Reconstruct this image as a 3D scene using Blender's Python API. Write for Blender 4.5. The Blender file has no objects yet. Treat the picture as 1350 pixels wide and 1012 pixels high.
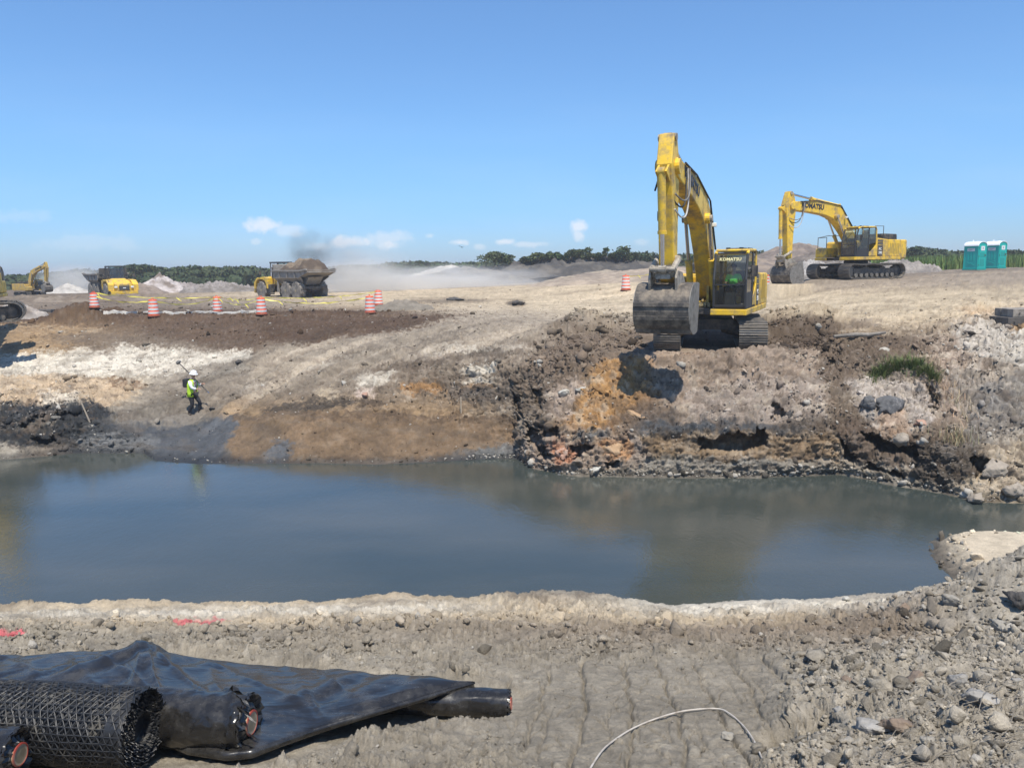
import bpy, bmesh, math, random
import numpy as np
from mathutils import Vector, Matrix, Euler
random.seed(7); np.random.seed(7)
R = math.radians
C = bpy.context.scene.collection
SC = bpy.context.scene

# ------------------------------------------------------------------ camera
F = 1013.0; EYE = 6.45
PITCH = math.atan(154/1013); ROLL = R(0.8)
cR = np.array([1.,0,0]); cF = np.array([0, math.cos(PITCH), -math.sin(PITCH)]); cU = np.array([0, math.sin(PITCH), math.cos(PITCH)])
cx_ = math.cos(ROLL)*cR - math.sin(ROLL)*cU
cy_ = math.sin(ROLL)*cR + math.cos(ROLL)*cU
cam_d = bpy.data.cameras.new('camera'); cam = bpy.data.objects.new('camera', cam_d); C.objects.link(cam)
cam_d.sensor_width = 36; cam_d.lens = 36*F/1350; cam_d.clip_start = 0.1; cam_d.clip_end = 20000
M = Matrix((( cx_[0], cy_[0], -cF[0], 0), (cx_[1], cy_[1], -cF[1], 0), (cx_[2], cy_[2], -cF[2], EYE), (0,0,0,1)))
cam.matrix_world = M
SC.camera = cam

# ------------------------------------------------------------------ sky, sun, exposure
SUN = Vector((0.10, -0.38, 0.91)).normalized()
w = bpy.data.worlds.new('World'); SC.world = w; w.use_nodes = True
nt = w.node_tree; nt.nodes.clear()
def wn(t, **k):
    n = nt.nodes.new(t)
    for a, b in k.items(): setattr(n, a, b)
    return n
sky = wn('ShaderNodeTexSky', sky_type='NISHITA', sun_disc=False, sun_elevation=math.asin(SUN.z), sun_rotation=math.atan2(SUN.x, SUN.y),
         altitude=0, air_density=1.0, dust_density=0.3, ozone_density=1.5)
bg = wn('ShaderNodeBackground'); bg.inputs['Strength'].default_value = 0.118
wo = wn('ShaderNodeOutputWorld')
def wm(op, a, b=None, c=None, clamp=False):
    n = wn('ShaderNodeMath', operation=op, use_clamp=clamp)
    for i, v in enumerate((a, b, c)):
        if v is None: continue
        if isinstance(v, (int, float)): n.inputs[i].default_value = v
        else: nt.links.new(v, n.inputs[i])
    return n.outputs[0]
tc = wn('ShaderNodeTexCoord'); sp = wn('ShaderNodeSeparateXYZ'); nt.links.new(tc.outputs['Generated'], sp.inputs[0])
yy = wm('MAXIMUM', sp.outputs['Y'], 0.02)
uu = wm('DIVIDE', sp.outputs['X'], yy); vv = wm('DIVIDE', sp.outputs['Z'], yy)
cxy = wn('ShaderNodeCombineXYZ'); nt.links.new(uu, cxy.inputs[0]); nt.links.new(vv, cxy.inputs[1])
nz = wn('ShaderNodeTexNoise'); nz.inputs['Scale'].default_value = 38; nz.inputs['Detail'].default_value = 7; nz.inputs['Roughness'].default_value = 0.62
nt.links.new(cxy.outputs[0], nz.inputs['Vector'])
nz2 = wn('ShaderNodeTexNoise'); nz2.inputs['Scale'].default_value = 3.0; nz2.inputs['Detail'].default_value = 5
mp = wn('ShaderNodeMapping'); mp.inputs['Scale'].default_value = (1, 5, 1); nt.links.new(cxy.outputs[0], mp.inputs[0]); nt.links.new(mp.outputs[0], nz2.inputs['Vector'])
def ray(px, py):
    a = (px-675)/F; b = (506-py)/F
    return cF + a*cx_ + b*cy_
clouds = [(352,297,30,12,1.0),(375,303,34,10,.6),(338,318,10,5,.5),(458,319,32,9,.95),(418,325,24,8,.55),(512,316,34,13,.6),(515,322,20,9,.9),(566,311,9,5,.5),(606,320,14,5,.95),(632,325,10,5,.5),
          (666,319,15,5,.9),(700,322,30,5,.6),(762,299,15,10,1.0),(762,310,10,9,.8),(845,319,14,5,.35),(20,285,70,10,.22),(120,320,100,14,.25)]
acc = None
for (x, y, rx, ry, st) in clouds:
    d = ray(x, y); u0 = d[0]/d[1]; v0 = d[2]/d[1]
    a = wm('DIVIDE', wm('SUBTRACT', uu, u0), rx/F); b = wm('DIVIDE', wm('SUBTRACT', vv, v0), ry/F)
    q = wm('ADD', wm('MULTIPLY', a, a), wm('MULTIPLY', b, b))
    m_ = wm('MULTIPLY', wm('SUBTRACT', 1.0, wm('SQRT', q)), 1.0)
    m_ = wm('ADD', m_, wm('MULTIPLY', wm('SUBTRACT', nz.outputs['Fac'], 0.5), 2.6))
    mr = wm('MULTIPLY', m_, 1.6, clamp=True)
    mr = wm('MULTIPLY', mr, wm('GREATER_THAN', sp.outputs['Y'], 0.1))
    # fade with distance so noise never makes stray clouds
    mr = wm('MULTIPLY', mr, wm('SUBTRACT', 1.9, wm('SQRT', q), clamp=True))
    mr = wm('MULTIPLY', mr, st)
    acc = mr if acc is None else wm('MAXIMUM', acc, mr)
thin = wm('MULTIPLY', wm('SUBTRACT', nz2.outputs['Fac'], 0.45, clamp=True), 0.5)
lowband = wm('SUBTRACT', 1.0, wm('MULTIPLY', wm('ABSOLUTE', sp.outputs['Z']), 4.0), clamp=True)
thin = wm('MULTIPLY', thin, lowband)
acc = wm('MULTIPLY', wm('MAXIMUM', acc, thin), 0.62)
hs = wn('ShaderNodeHueSaturation'); hs.inputs['Saturation'].default_value = 1.0; hs.inputs['Hue'].default_value = 0.5
nt.links.new(sky.outputs[0], hs.inputs['Color'])
tint = wn('ShaderNodeMix', data_type='RGBA', blend_type='MULTIPLY'); tint.inputs['Factor'].default_value = 1
nt.links.new(hs.outputs[0], tint.inputs['A'])
ramp = wn('ShaderNodeValToRGB'); nt.links.new(wm('MAXIMUM', sp.outputs['Z'], 0.0), ramp.inputs[0])     # camera white balance of a clear humid sky, by elevation
e_ = ramp.color_ramp.elements; e_[0].position = 0.0; e_[0].color = (.47,.67,1.14,1); e_[1].position = .5; e_[1].color = (.88,1.13,1.36,1)
for p_, c_ in ((.06,(.49,.75,1.18,1)), (.16,(.66,.93,1.22,1))):
    k_ = e_.new(p_); k_.color = c_
nt.links.new(ramp.outputs[0], tint.inputs['B'])
mx = wn('ShaderNodeMix', data_type='RGBA'); nt.links.new(acc, mx.inputs['Factor']); nt.links.new(tint.outputs['Result'], mx.inputs['A'])
mx.inputs['B'].default_value = (7.4, 7.3, 7.6, 1)
nt.links.new(mx.outputs['Result'], bg.inputs['Color']); nt.links.new(bg.outputs[0], wo.inputs['Surface'])

sun_d = bpy.data.lights.new('sun', 'SUN'); sun_d.energy = 5.0; sun_d.angle = R(0.53); sun_d.color = (1.0, 0.935, 0.83)
sun_o = bpy.data.objects.new('sun', sun_d); C.objects.link(sun_o)
sun_o.rotation_euler = (-SUN).to_track_quat('-Z', 'Y').to_euler()
sun_o.location = (0, 0, 60)
SC.view_settings.view_transform = 'Standard'; SC.view_settings.look = 'None'; SC.view_settings.gamma = 1; SC.view_settings.exposure = 0.2
SC.view_settings.use_curve_mapping = False
SC.render.engine = 'CYCLES'
cy = SC.cycles; cy.use_denoising = True; cy.max_bounces = 6; cy.transparent_max_bounces = 12; cy.volume_bounces = 3
cy.volume_step_rate = 2.0; cy.volume_max_steps = 128
cy.caustics_reflective = False; cy.caustics_refractive = False

# ------------------------------------------------------------------ pixel <-> world helpers (each point gets its own real distance)
def PZ(px, py, z):
    d = ray(px, py); t = (z-EYE)/d[2]; return Vector((d[0]*t, d[1]*t, z))
def PD(px, py, Y):
    d = ray(px, py); t = Y/d[1]; return Vector((d[0]*t, Y, EYE+d[2]*t))
def proj(X, Y, Z):
    q = np.stack([X, Y, Z-EYE], -1)
    dz = q@cF; dz = np.where(dz < 0.05, 0.05, dz)
    return 675+F*(q@cx_)/dz, 506-F*(q@cy_)/dz

# ------------------------------------------------------------------ numpy noise
def _h(ix, iy, iz, s):
    h = (ix.astype(np.int64)*374761393 + iy.astype(np.int64)*668265263 + iz.astype(np.int64)*2147483647 + s*1274126177) & 0xFFFFFFFF
    h = ((h ^ (h >> 13))*1274126177) & 0xFFFFFFFF
    h = ((h ^ (h >> 16))*2246822519) & 0xFFFFFFFF
    return ((h ^ (h >> 15)) & 0xFFFFFF)/float(0xFFFFFF)
def vnoise(x, y, z, s=0):
    ix = np.floor(x); iy = np.floor(y); iz = np.floor(z)
    fx = x-ix; fy = y-iy; fz = z-iz
    fx = fx*fx*fx*(fx*(fx*6-15)+10); fy = fy*fy*fy*(fy*(fy*6-15)+10); fz = fz*fz*fz*(fz*(fz*6-15)+10)
    r = 0
    for dx in (0, 1):
        wx = fx if dx else 1-fx
        for dy in (0, 1):
            wy = fy if dy else 1-fy
            for dz in (0, 1):
                wz = fz if dz else 1-fz
                r = r + _h(ix+dx, iy+dy, iz+dz, s)*wx*wy*wz
    return r*2-1
def fbm(x, y, z, f, o=4, s=0, g=0.5):
    r = 0; a = 1; t = 0
    for i in range(o):
        r = r + a*vnoise(x*f+13.7*i, y*f-7.1*i, z*f+3.3*i, s+i*17); t += a; a *= g; f *= 2.03
    return r/t
def worley(x, y, f, s=0):
    x = x*f; y = y*f; ix = np.floor(x); iy = np.floor(y)
    f1 = np.full(x.shape, 9.); f2 = np.full(x.shape, 9.); cid = np.zeros(x.shape)
    z0 = np.zeros_like(ix)
    for dx in (-1, 0, 1):
        for dy in (-1, 0, 1):
            cx = ix+dx; cy2 = iy+dy
            ox = cx+.5+(_h(cx, cy2, z0, s)-.5)*.95; oy = cy2+.5+(_h(cx, cy2, z0, s+5)-.5)*.95
            d = np.sqrt((x-ox)**2+(y-oy)**2)
            cc = _h(cx, cy2, z0, s+9)
            n = d < f1
            f2 = np.where(n, f1, np.minimum(f2, d)); cid = np.where(n, cc, cid); f1 = np.where(n, d, f1)
    return f1, f2, cid
def sst(a, b, x):
    t = np.clip((x-a)/(b-a), 0, 1); return t*t*(3-2*t)

# ------------------------------------------------------------------ materials
MATS = {}
def mat(name, color=(.5,.5,.5), rough=.6, metal=0., var=0., scale=8., bump=0., bscale=40., dirt=None, dirt_amt=.0, dirt_scale=2.5, spec=.5, objrand=0., coat=0.):
    if name in MATS: return MATS[name]
    m = bpy.data.materials.new(name); m.use_nodes = True; n = m.node_tree; b = n.nodes['Principled BSDF']
    b.inputs['Roughness'].default_value = rough; b.inputs['Metallic'].default_value = metal; b.inputs['Specular IOR Level'].default_value = spec
    if coat: b.inputs['Coat Weight'].default_value = coat
    tcn = n.nodes.new('ShaderNodeTexCoord')
    nn = n.nodes.new('ShaderNodeTexNoise'); nn.inputs['Scale'].default_value = scale; nn.inputs['Detail'].default_value = 6; nn.inputs['Roughness'].default_value = .65
    n.links.new(tcn.outputs['Object'], nn.inputs['Vector'])
    mr = n.nodes.new('ShaderNodeMapRange'); mr.inputs['From Min'].default_value = .3; mr.inputs['From Max'].default_value = .7
    mr.inputs['To Min'].default_value = 1-var; mr.inputs['To Max'].default_value = 1+var
    n.links.new(nn.outputs['Fac'], mr.inputs['Value'])
    hv = n.nodes.new('ShaderNodeHueSaturation'); hv.inputs['Color'].default_value = (*color, 1); n.links.new(mr.outputs[0], hv.inputs['Value'])
    out = hv.outputs[0]
    if objrand:
        oi = n.nodes.new('ShaderNodeObjectInfo'); m2 = n.nodes.new('ShaderNodeMapRange')
        m2.inputs['To Min'].default_value = 1-objrand; m2.inputs['To Max'].default_value = 1+objrand
        n.links.new(oi.outputs['Random'], m2.inputs['Value']); h2 = n.nodes.new('ShaderNodeHueSaturation')
        n.links.new(m2.outputs[0], h2.inputs['Value']); n.links.new(out, h2.inputs['Color']); out = h2.outputs[0]
    if dirt is not None and dirt_amt > 0:
        dn = n.nodes.new('ShaderNodeTexNoise'); dn.inputs['Scale'].default_value = dirt_scale; dn.inputs['Detail'].default_value = 8; dn.inputs['Roughness'].default_value = .7
        n.links.new(tcn.outputs['Object'], dn.inputs['Vector'])
        dr = n.nodes.new('ShaderNodeMapRange'); dr.inputs['From Min'].default_value = .62-.35*dirt_amt; dr.inputs['From Max'].default_value = .78-.25*dirt_amt
        n.links.new(dn.outputs['Fac'], dr.inputs['Value'])
        mm = n.nodes.new('ShaderNodeMix'); mm.data_type = 'RGBA'; n.links.new(dr.outputs[0], mm.inputs['Factor']); n.links.new(out, mm.inputs['A']); mm.inputs['B'].default_value = (*dirt, 1)
        out = mm.outputs['Result']
        rr = n.nodes.new('ShaderNodeMapRange'); rr.inputs['To Min'].default_value = rough; rr.inputs['To Max'].default_value = .9
        n.links.new(dr.outputs[0], rr.inputs['Value']); n.links.new(rr.outputs[0], b.inputs['Roughness'])
    n.links.new(out, b.inputs['Base Color'])
    if bump:
        bn = n.nodes.new('ShaderNodeTexNoise'); bn.inputs['Scale'].default_value = bscale; bn.inputs['Detail'].default_value = 4
        n.links.new(tcn.outputs['Object'], bn.inputs['Vector'])
        bp = n.nodes.new('ShaderNodeBump'); bp.inputs['Strength'].default_value = 1; bp.inputs['Distance'].default_value = bump
        n.links.new(bn.outputs['Fac'], bp.inputs['Height']); n.links.new(bp.outputs[0], b.inputs['Normal'])
    MATS[name] = m; return m
def soil_mat(name, bscale=(9, 45, 200), bdist=(.06, .02, .006), rough=.95):
    # colour comes from the 'soil' attribute (kind of earth), with procedural grain and relief on top
    m = bpy.data.materials.new(name); m.use_nodes = True; n = m.node_tree; b = n.nodes['Principled BSDF']
    b.inputs['Specular IOR Level'].default_value = .25
    at = n.nodes.new('ShaderNodeAttribute'); at.attribute_name = 'soil'
    wt = n.nodes.new('ShaderNodeAttribute'); wt.attribute_name = 'wet'
    g = n.nodes.new('ShaderNodeNewGeometry')
    prev = None; val = None
    for i, (s_, d_) in enumerate(zip(bscale, bdist)):
        t = n.nodes.new('ShaderNodeTexNoise'); t.inputs['Scale'].default_value = s_; t.inputs['Detail'].default_value = 5; t.inputs['Roughness'].default_value = .7
        n.links.new(g.outputs['Position'], t.inputs['Vector'])
        bp = n.nodes.new('ShaderNodeBump'); bp.inputs['Distance'].default_value = d_; bp.inputs['Strength'].default_value = .9
        n.links.new(t.outputs['Fac'], bp.inputs['Height'])
        if prev: n.links.new(prev, bp.inputs['Normal'])
        prev = bp.outputs[0]
        mr = n.nodes.new('ShaderNodeMapRange'); mr.inputs['From Min'].default_value = .3; mr.inputs['From Max'].default_value = .7
        a_ = (.14, .16, .14)[i]; mr.inputs['To Min'].default_value = 1-a_; mr.inputs['To Max'].default_value = 1+a_
        n.links.new(t.outputs['Fac'], mr.inputs['Value'])
        if val is None: val = mr.outputs[0]
        else:
            mu = n.nodes.new('ShaderNodeMath'); mu.operation = 'MULTIPLY'; n.links.new(val, mu.inputs[0]); n.links.new(mr.outputs[0], mu.inputs[1]); val = mu.outputs[0]
    hv = n.nodes.new('ShaderNodeHueSaturation'); n.links.new(at.outputs['Color'], hv.inputs['Color']); n.links.new(val, hv.inputs['Value'])
    n.links.new(hv.outputs[0], b.inputs['Base Color']); n.links.new(prev, b.inputs['Normal'])
    mr = n.nodes.new('ShaderNodeMapRange'); mr.inputs['To Min'].default_value = rough; mr.inputs['To Max'].default_value = .42
    n.links.new(wt.outputs['Fac'], mr.inputs['Value']); n.links.new(mr.outputs[0], b.inputs['Roughness'])
    return m

# ------------------------------------------------------------------ object helpers
def tag(o, label=None, cat=None, group=None, kind=None):
    if label: o['label'] = label
    if cat: o['category'] = cat
    if group: o['group'] = group
    if kind: o['kind'] = kind
    return o
def empty(name, loc=(0,0,0), rz=0, scale=1):
    o = bpy.data.objects.new(name, None); C.objects.link(o); o.location = loc; o.rotation_euler = (0,0,rz); o.scale = (scale,)*3
    o.empty_display_size = .2; return o
def link(name, me, m, parent=None, kind=None):
    o = bpy.data.objects.new(name, me); C.objects.link(o)
    if m is not None and not me.materials: me.materials.append(m)
    if parent is not None: o.parent = parent
    if kind: o['kind'] = kind
    return o
def np_mesh(name, V, Fc, cols=None, wet=None, smooth=False):
    me = bpy.data.meshes.new(name); V = np.asarray(V, dtype=np.float32); Fc = np.asarray(Fc, dtype=np.int32)
    k = Fc.shape[1]
    me.vertices.add(len(V)); me.vertices.foreach_set('co', V.ravel())
    me.loops.add(Fc.size); me.loops.foreach_set('vertex_index', Fc.ravel())
    me.polygons.add(len(Fc)); me.polygons.foreach_set('loop_start', np.arange(0, Fc.size, k, dtype=np.int32))
    me.polygons.foreach_set('loop_total', np.full(len(Fc), k, dtype=np.int32))
    if smooth: me.polygons.foreach_set('use_smooth', np.ones(len(Fc), dtype=bool))
    if cols is not None:
        a = me.attributes.new('soil', 'FLOAT_COLOR', 'POINT'); c4 = np.ones((len(V), 4), np.float32); c4[:, :3] = cols; a.data.foreach_set('color', c4.ravel())
    if wet is not None:
        a = me.attributes.new('wet', 'FLOAT', 'POINT'); a.data.foreach_set('value', np.asarray(wet, np.float32))
    me.update(); return me
class MB:
    def __init__(s): s.v = []; s.f = []
    def add(s, vs, fs):
        o = len(s.v); s.v += [tuple(v) for v in vs]; s.f += [tuple(i+o for i in f) for f in fs]; return s
    def box(s, c, d, rot=None, taper=None):
        x, y, z = d[0]/2, d[1]/2, d[2]/2
        vs = [Vector((a*x, b*y, e*z)) for e in (-1, 1) for b in (-1, 1) for a in (-1, 1)]
        if taper:
            for v in vs[4:]: v.x *= taper[0]; v.y *= taper[1]
        if rot is not None:
            m = Euler(rot).to_matrix(); vs = [m@v for v in vs]
        c = Vector(c)
        return s.add([v+c for v in vs], [(0,2,3,1),(4,5,7,6),(0,1,5,4),(2,6,7,3),(0,4,6,2),(1,3,7,5)])
    def bx(s, x0, x1, y0, y1, z0, z1): return s.box(((x0+x1)/2,(y0+y1)/2,(z0+z1)/2), (abs(x1-x0),abs(y1-y0),abs(z1-z0)))
    def tube(s, pts, r, n=8, cap=True):
        pts = [Vector(p) for p in pts]; rs = r if isinstance(r, (list, tuple)) else [r]*len(pts)
        vs = []; up = None
        for i, p in enumerate(pts):
            t = (pts[min(i+1, len(pts)-1)]-pts[max(i-1, 0)])
            t = t.normalized() if t.length > 1e-9 else Vector((0,0,1))
            if up is None:
                up = Vector((0,0,1)) if abs(t.z) < .9 else Vector((1,0,0))
            a = t.cross(up); a = a.normalized() if a.length > 1e-6 else Vector((1,0,0)); b = a.cross(t).normalized(); up = b
            for k in range(n):
                q = 2*math.pi*k/n; vs.append(p+a*math.cos(q)*rs[i]+b*math.sin(q)*rs[i])
        fs = []
        for i in range(len(pts)-1):
            for k in range(n):
                k2 = (k+1) % n; fs.append((i*n+k, i*n+k2, (i+1)*n+k2, (i+1)*n+k))
        if cap: fs.append(tuple(range(n-1, -1, -1))); fs.append(tuple((len(pts)-1)*n+k for k in range(n)))
        return s.add(vs, fs)
    def cyl(s, a, b, r, n=12, r2=None): return s.tube([a, b], [r, r if r2 is None else r2], n)
    def prism(s, pts, x0, x1, axis='x', w1=None):
        # pts = list of (y,z); extruded along x
        n = len(pts); vs = [(x0, p[0], p[1]) for p in pts]+[(x1, p[0], p[1]) for p in pts]
        if axis == 'z': vs = [(v[1], v[2], v[0]) for v in vs]
        if axis == 'y': vs = [(v[1], v[0], v[2]) for v in vs]
        fs = [tuple(range(n)), tuple(range(2*n-1, n-1, -1))]+[(i, i+n, (i+1) % n+n, (i+1) % n) for i in range(n)]
        return s.add(vs, fs)
    def lathe(s, prof, n=16, c=(0,0,0), axis='z'):
        vs = []
        for (r, h) in prof:
            for k in range(n):
                q = 2*math.pi*k/n; a, b = r*math.cos(q), r*math.sin(q)
                v = (a, b, h) if axis == 'z' else ((h, a, b) if axis == 'x' else (a, h, b))
                vs.append((v[0]+c[0], v[1]+c[1], v[2]+c[2]))
        fs = []
        for i in range(len(prof)-1):
            for k in range(n):
                k2 = (k+1) % n; fs.append((i*n+k, i*n+k2, (i+1)*n+k2, (i+1)*n+k))
        fs.append(tuple(range(n-1, -1, -1))); fs.append(tuple((len(prof)-1)*n+k for k in range(n)))
        return s.add(vs, fs)
    def mesh(s, name):
        me = bpy.data.meshes.new(name); me.from_pydata(s.v, [], s.f); me.update()
        bm = bmesh.new(); bm.from_mesh(me); bmesh.ops.recalc_face_normals(bm, faces=bm.faces); bm.to_mesh(me); bm.free(); return me
    def build(s, name, m, parent=None, bevel=0, smooth=False, kind=None):
        me = s.mesh(name)
        if smooth:
            me.polygons.foreach_set('use_smooth', [True]*len(me.polygons)); 
            me.set_sharp_from_angle(angle=R(38))
        o = link(name, me, m, parent, kind)
        if bevel:
            b = o.modifiers.new('bevel', 'BEVEL'); b.width = bevel; b.segments = 2; b.limit_method = 'ANGLE'; b.angle_limit = R(35)
        return o
def copy_tree(o, parent=None):
    c = o.copy(); C.objects.link(c); c.parent = parent
    for ch in list(o.children): copy_tree(ch, c)
    return c
# ------------------------------------------------------------------ terrain
FG=(.30,.27,.22); WH=(.55,.51,.435); SAND=(.46,.385,.28); BR=(.115,.077,.05); TAN=(.31,.23,.145); MUCK=(.05,.052,.053)
GM=(.25,.21,.165); LGM=(.33,.285,.225); OCH=(.34,.21,.10); LG=(.325,.295,.245); RB=(.34,.275,.22); SLATE=(.10,.105,.11); CREAM=(.46,.39,.29); PGR=(.185,.148,.112)
# each curve: (px, py, z, colour, clod roughness)
K = [
 [(0,1085,2.55,FG,1),(700,1085,2.55,FG,.7),(1000,1085,2.6,FG,1),(1150,1085,2.95,LG,1.5),(1350,1085,3.15,LG,1.4)],
 [(0,930,1.5,FG,1),(640,930,1.5,FG,.7),(760,930,1.5,FG,.45),(1000,930,1.5,FG,.5),(1080,930,1.75,LG,1.6),(1350,930,2.1,LG,1.6)],
 [(0,872,.98,FG,1),(680,872,.98,FG,.8),(760,872,.98,FG,.7),(1000,872,1.0,FG,.7),(1060,872,1.2,LG,1.5),(1250,872,1.45,LG,1.5),(1350,872,1.75,LG,1.5)],
 [(0,842,.62,FG,1),(200,840,.66,FG,1),(1000,838,.66,GM,1),(1180,838,.8,GM,1.2),(1290,835,1.15,LG,1.6),(1350,835,1.4,LG,1.6)],
 [(0,830,.42,CREAM,.5),(200,825,.42,CREAM,.5),(640,822,.45,CREAM,.7),(1000,822,.45,CREAM,.7),(1150,818,.5,GM,.9),(1270,802,.8,LG,1.5),(1350,795,1.2,LG,1.6)],
 [(0,817,.09,WH,.55),(400,813,.09,WH,.55),(560,808,.09,WH,.6),(720,806,.1,CREAM,.8),(900,814,.09,WH,.6),(1150,804,.09,WH,.6),(1250,794,.2,WH,.6),(1350,765,.9,LG,1.5)],
 [(0,803,0,CREAM,.25),(100,802,0,CREAM,.25),(230,801,0,CREAM,.25),(300,799,0,CREAM,.25),(420,797,0,CREAM,.25),(520,787,0,CREAM,.25),(600,793,0,CREAM,.3),(720,783,0,LG,.3),(800,788,0,LG,.3),(880,801,0,WH,.1),(960,795,0,WH,.1),(1100,790,0,WH,.1),(1180,784,0,WH,.2),(1270,772,0,LG,.4),(1350,745,0,LG,.6)],
 'NB', 'FB',
 [(0,606,0,LG,.3),(60,601,0,GM,.3),(100,597,0,SLATE,.2),(190,597,0,SLATE,.15),(205,607,0,SLATE,.15),(260,611,0,SLATE,.15),(420,610,0,GM,.2),(500,612,0,GM,.2),(640,605,0,SLATE,.2),(680,604,0,SLATE,.3),(705,617,0,RB,.8),(760,627,0,LG,.8),(900,629,0,LG,.7),(1000,629,0,LG,.7),(1110,624,0,LG,.8),(1180,639,0,LG,.8),(1250,651,0,LG,.8),(1290,661,0,CREAM,.5),(1350,662,0,CREAM,.5)],
 [(0,560,.9,MUCK,1.2),(110,560,.85,MUCK,1.2),(170,572,.6,SLATE,.5),(215,560,.6,SLATE,.2),(256,549,.58,SLATE,.2),(300,547,.9,TAN,.3),(420,548,1.1,TAN,.4),(600,548,1.0,TAN,.5),(680,552,1.1,GM,.7),(725,572,1.1,PGR,1),(780,570,1.2,OCH,1),(850,571,1.2,SLATE,.8),(1000,572,1.2,SLATE,.8),(1100,570,1.2,PGR,1),(1160,572,1.2,PGR,1),(1250,598,1.0,PGR,1.2),(1350,612,.8,CREAM,.8)],
 [(0,520,1.3,CREAM,.8),(100,518,1.3,CREAM,.8),(170,520,1.3,CREAM,.6),(256,520,1.25,GM,.5),(420,520,1.5,GM,.6),(600,520,1.6,PGR,1),(680,520,1.8,PGR,1),(725,528,1.9,PGR,1.1),(850,515,2.32,OCH,.9),(1000,515,2.25,RB,1.0),(1100,520,2.1,PGR,1.1),(1150,510,2.2,LG,1.1),(1250,540,1.75,RB,1.2),(1350,560,1.5,GM,.9)],
 [(0,478,1.9,WH,.6),(120,480,1.9,WH,.7),(200,480,1.9,WH,.7),(300,482,2.1,GM,.5),(420,480,2.3,LGM,.5),(600,480,2.6,GM,.7),(680,480,2.8,GM,.8),(720,480,2.9,PGR,1.),(780,475,3.1,PGR,.9),(860,468,3.22,RB,.5),(1015,467,3.25,RB,.6),(1100,470,3.0,PGR,1.2),(1180,475,3.0,PGR,1.),(1250,480,2.95,RB,1.2),(1350,490,2.8,LG,1.)],
 [(0,450,2.7,TAN,.4),(120,450,2.7,TAN,.5),(200,450,2.7,PGR,.8),(340,450,2.8,BR,.8),(420,448,2.9,LGM,.5),(560,448,3.0,LGM,.5),(680,448,3.2,GM,.6),(780,452,3.27,PGR,.7),(860,455,3.28,PGR,.4),(1015,455,3.3,PGR,.4),(1100,455,3.3,BR,1.),(1200,455,3.35,PGR,1.),(1290,450,3.5,RB,1.2),(1350,450,3.6,WH,1.)],
 [(0,428,3.35,BR,.8),(120,424,3.4,BR,.8),(256,422,3.5,BR,.8),(345,418,3.6,BR,.9),(500,416,3.5,BR,.9),(600,418,3.5,LGM,.7),(680,420,3.5,LGM,.5),(760,425,3.4,LGM,.6),(860,430,3.5,GM,.5),(1015,430,3.6,GM,.5),(1100,432,3.6,SAND,.6),(1200,428,3.75,SAND,.5),(1290,425,3.9,SAND,.8),(1350,425,4.0,RB,.9)],
 [(0,404,3.6,GM,.5),(125,404,3.6,PGR,.5),(345,403,3.65,GM,.5),(500,400,3.6,SAND,.35),(675,398,3.6,SAND,.25),(860,396,3.9,SAND,.25),(1000,395,4.1,SAND,.25),(1100,390,4.5,SAND,.25),(1200,390,4.6,SAND,.25),(1350,390,4.7,SAND,.25)],
 [(0,391,3.5,PGR,.4),(150,390,3.5,PGR,.4),(345,389,3.75,SAND,.3),(500,386,3.9,SAND,.2),(675,380,4.3,SAND,.2),(860,373,4.9,SAND,.2),(1000,374,4.9,SAND,.2),(1100,369,5.2,GM,.2),(1200,364,5.4,GM,.2),(1300,357,5.65,GM,.2),(1350,355,5.7,GM,.2)],
 'far1', 'far2', 'far3',
]
NROWS = [14,118,52,34,22,14,14,9,42,8,44,38,36,24,26,26,16,12,6,3]
uin = np.linspace(-.71, .71, 1050); 
uL = -.71-np.cumsum(np.linspace(.002, .045, 30)); uR = -uL
U = np.concatenate([uL[::-1], uin, uR]); NC = len(U)
YK = []; ZK = []; CK = []; RK = []
def curve(c):
    P = [(PZ(p[0], p[1], p[2]), p) for p in c]
    P.sort(key=lambda q: q[0].x/q[0].y)
    us = [q[0].x/q[0].y for q in P]
    return (np.interp(U, us, [q[0].y for q in P]), np.interp(U, us, [q[0].z for q in P]),
            np.stack([np.interp(U, us, [q[1][3][k] for q in P]) for k in range(3)], -1), np.interp(U, us, [q[1][4] for q in P]))
def smooth1(a, n=9):
    k = np.hanning(n+2)[1:-1]; k /= k.sum(); p = np.pad(a, (n//2, n//2), mode='edge'); return np.convolve(p, k, 'valid')
Y0 = np.full(NC, 1.2); Z0 = np.full(NC, 4.8)
YK.append(Y0); ZK.append(Z0); CK.append(np.tile(FG, (NC, 1))); RK.append(np.ones(NC))
for c in K:
    if isinstance(c, str): YK.append(c); ZK.append(None); CK.append(None); RK.append(None); continue
    y, z, cc, rr = curve(c); YK.append(smooth1(y)); ZK.append(smooth1(z)); CK.append(cc); RK.append(rr)
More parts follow.
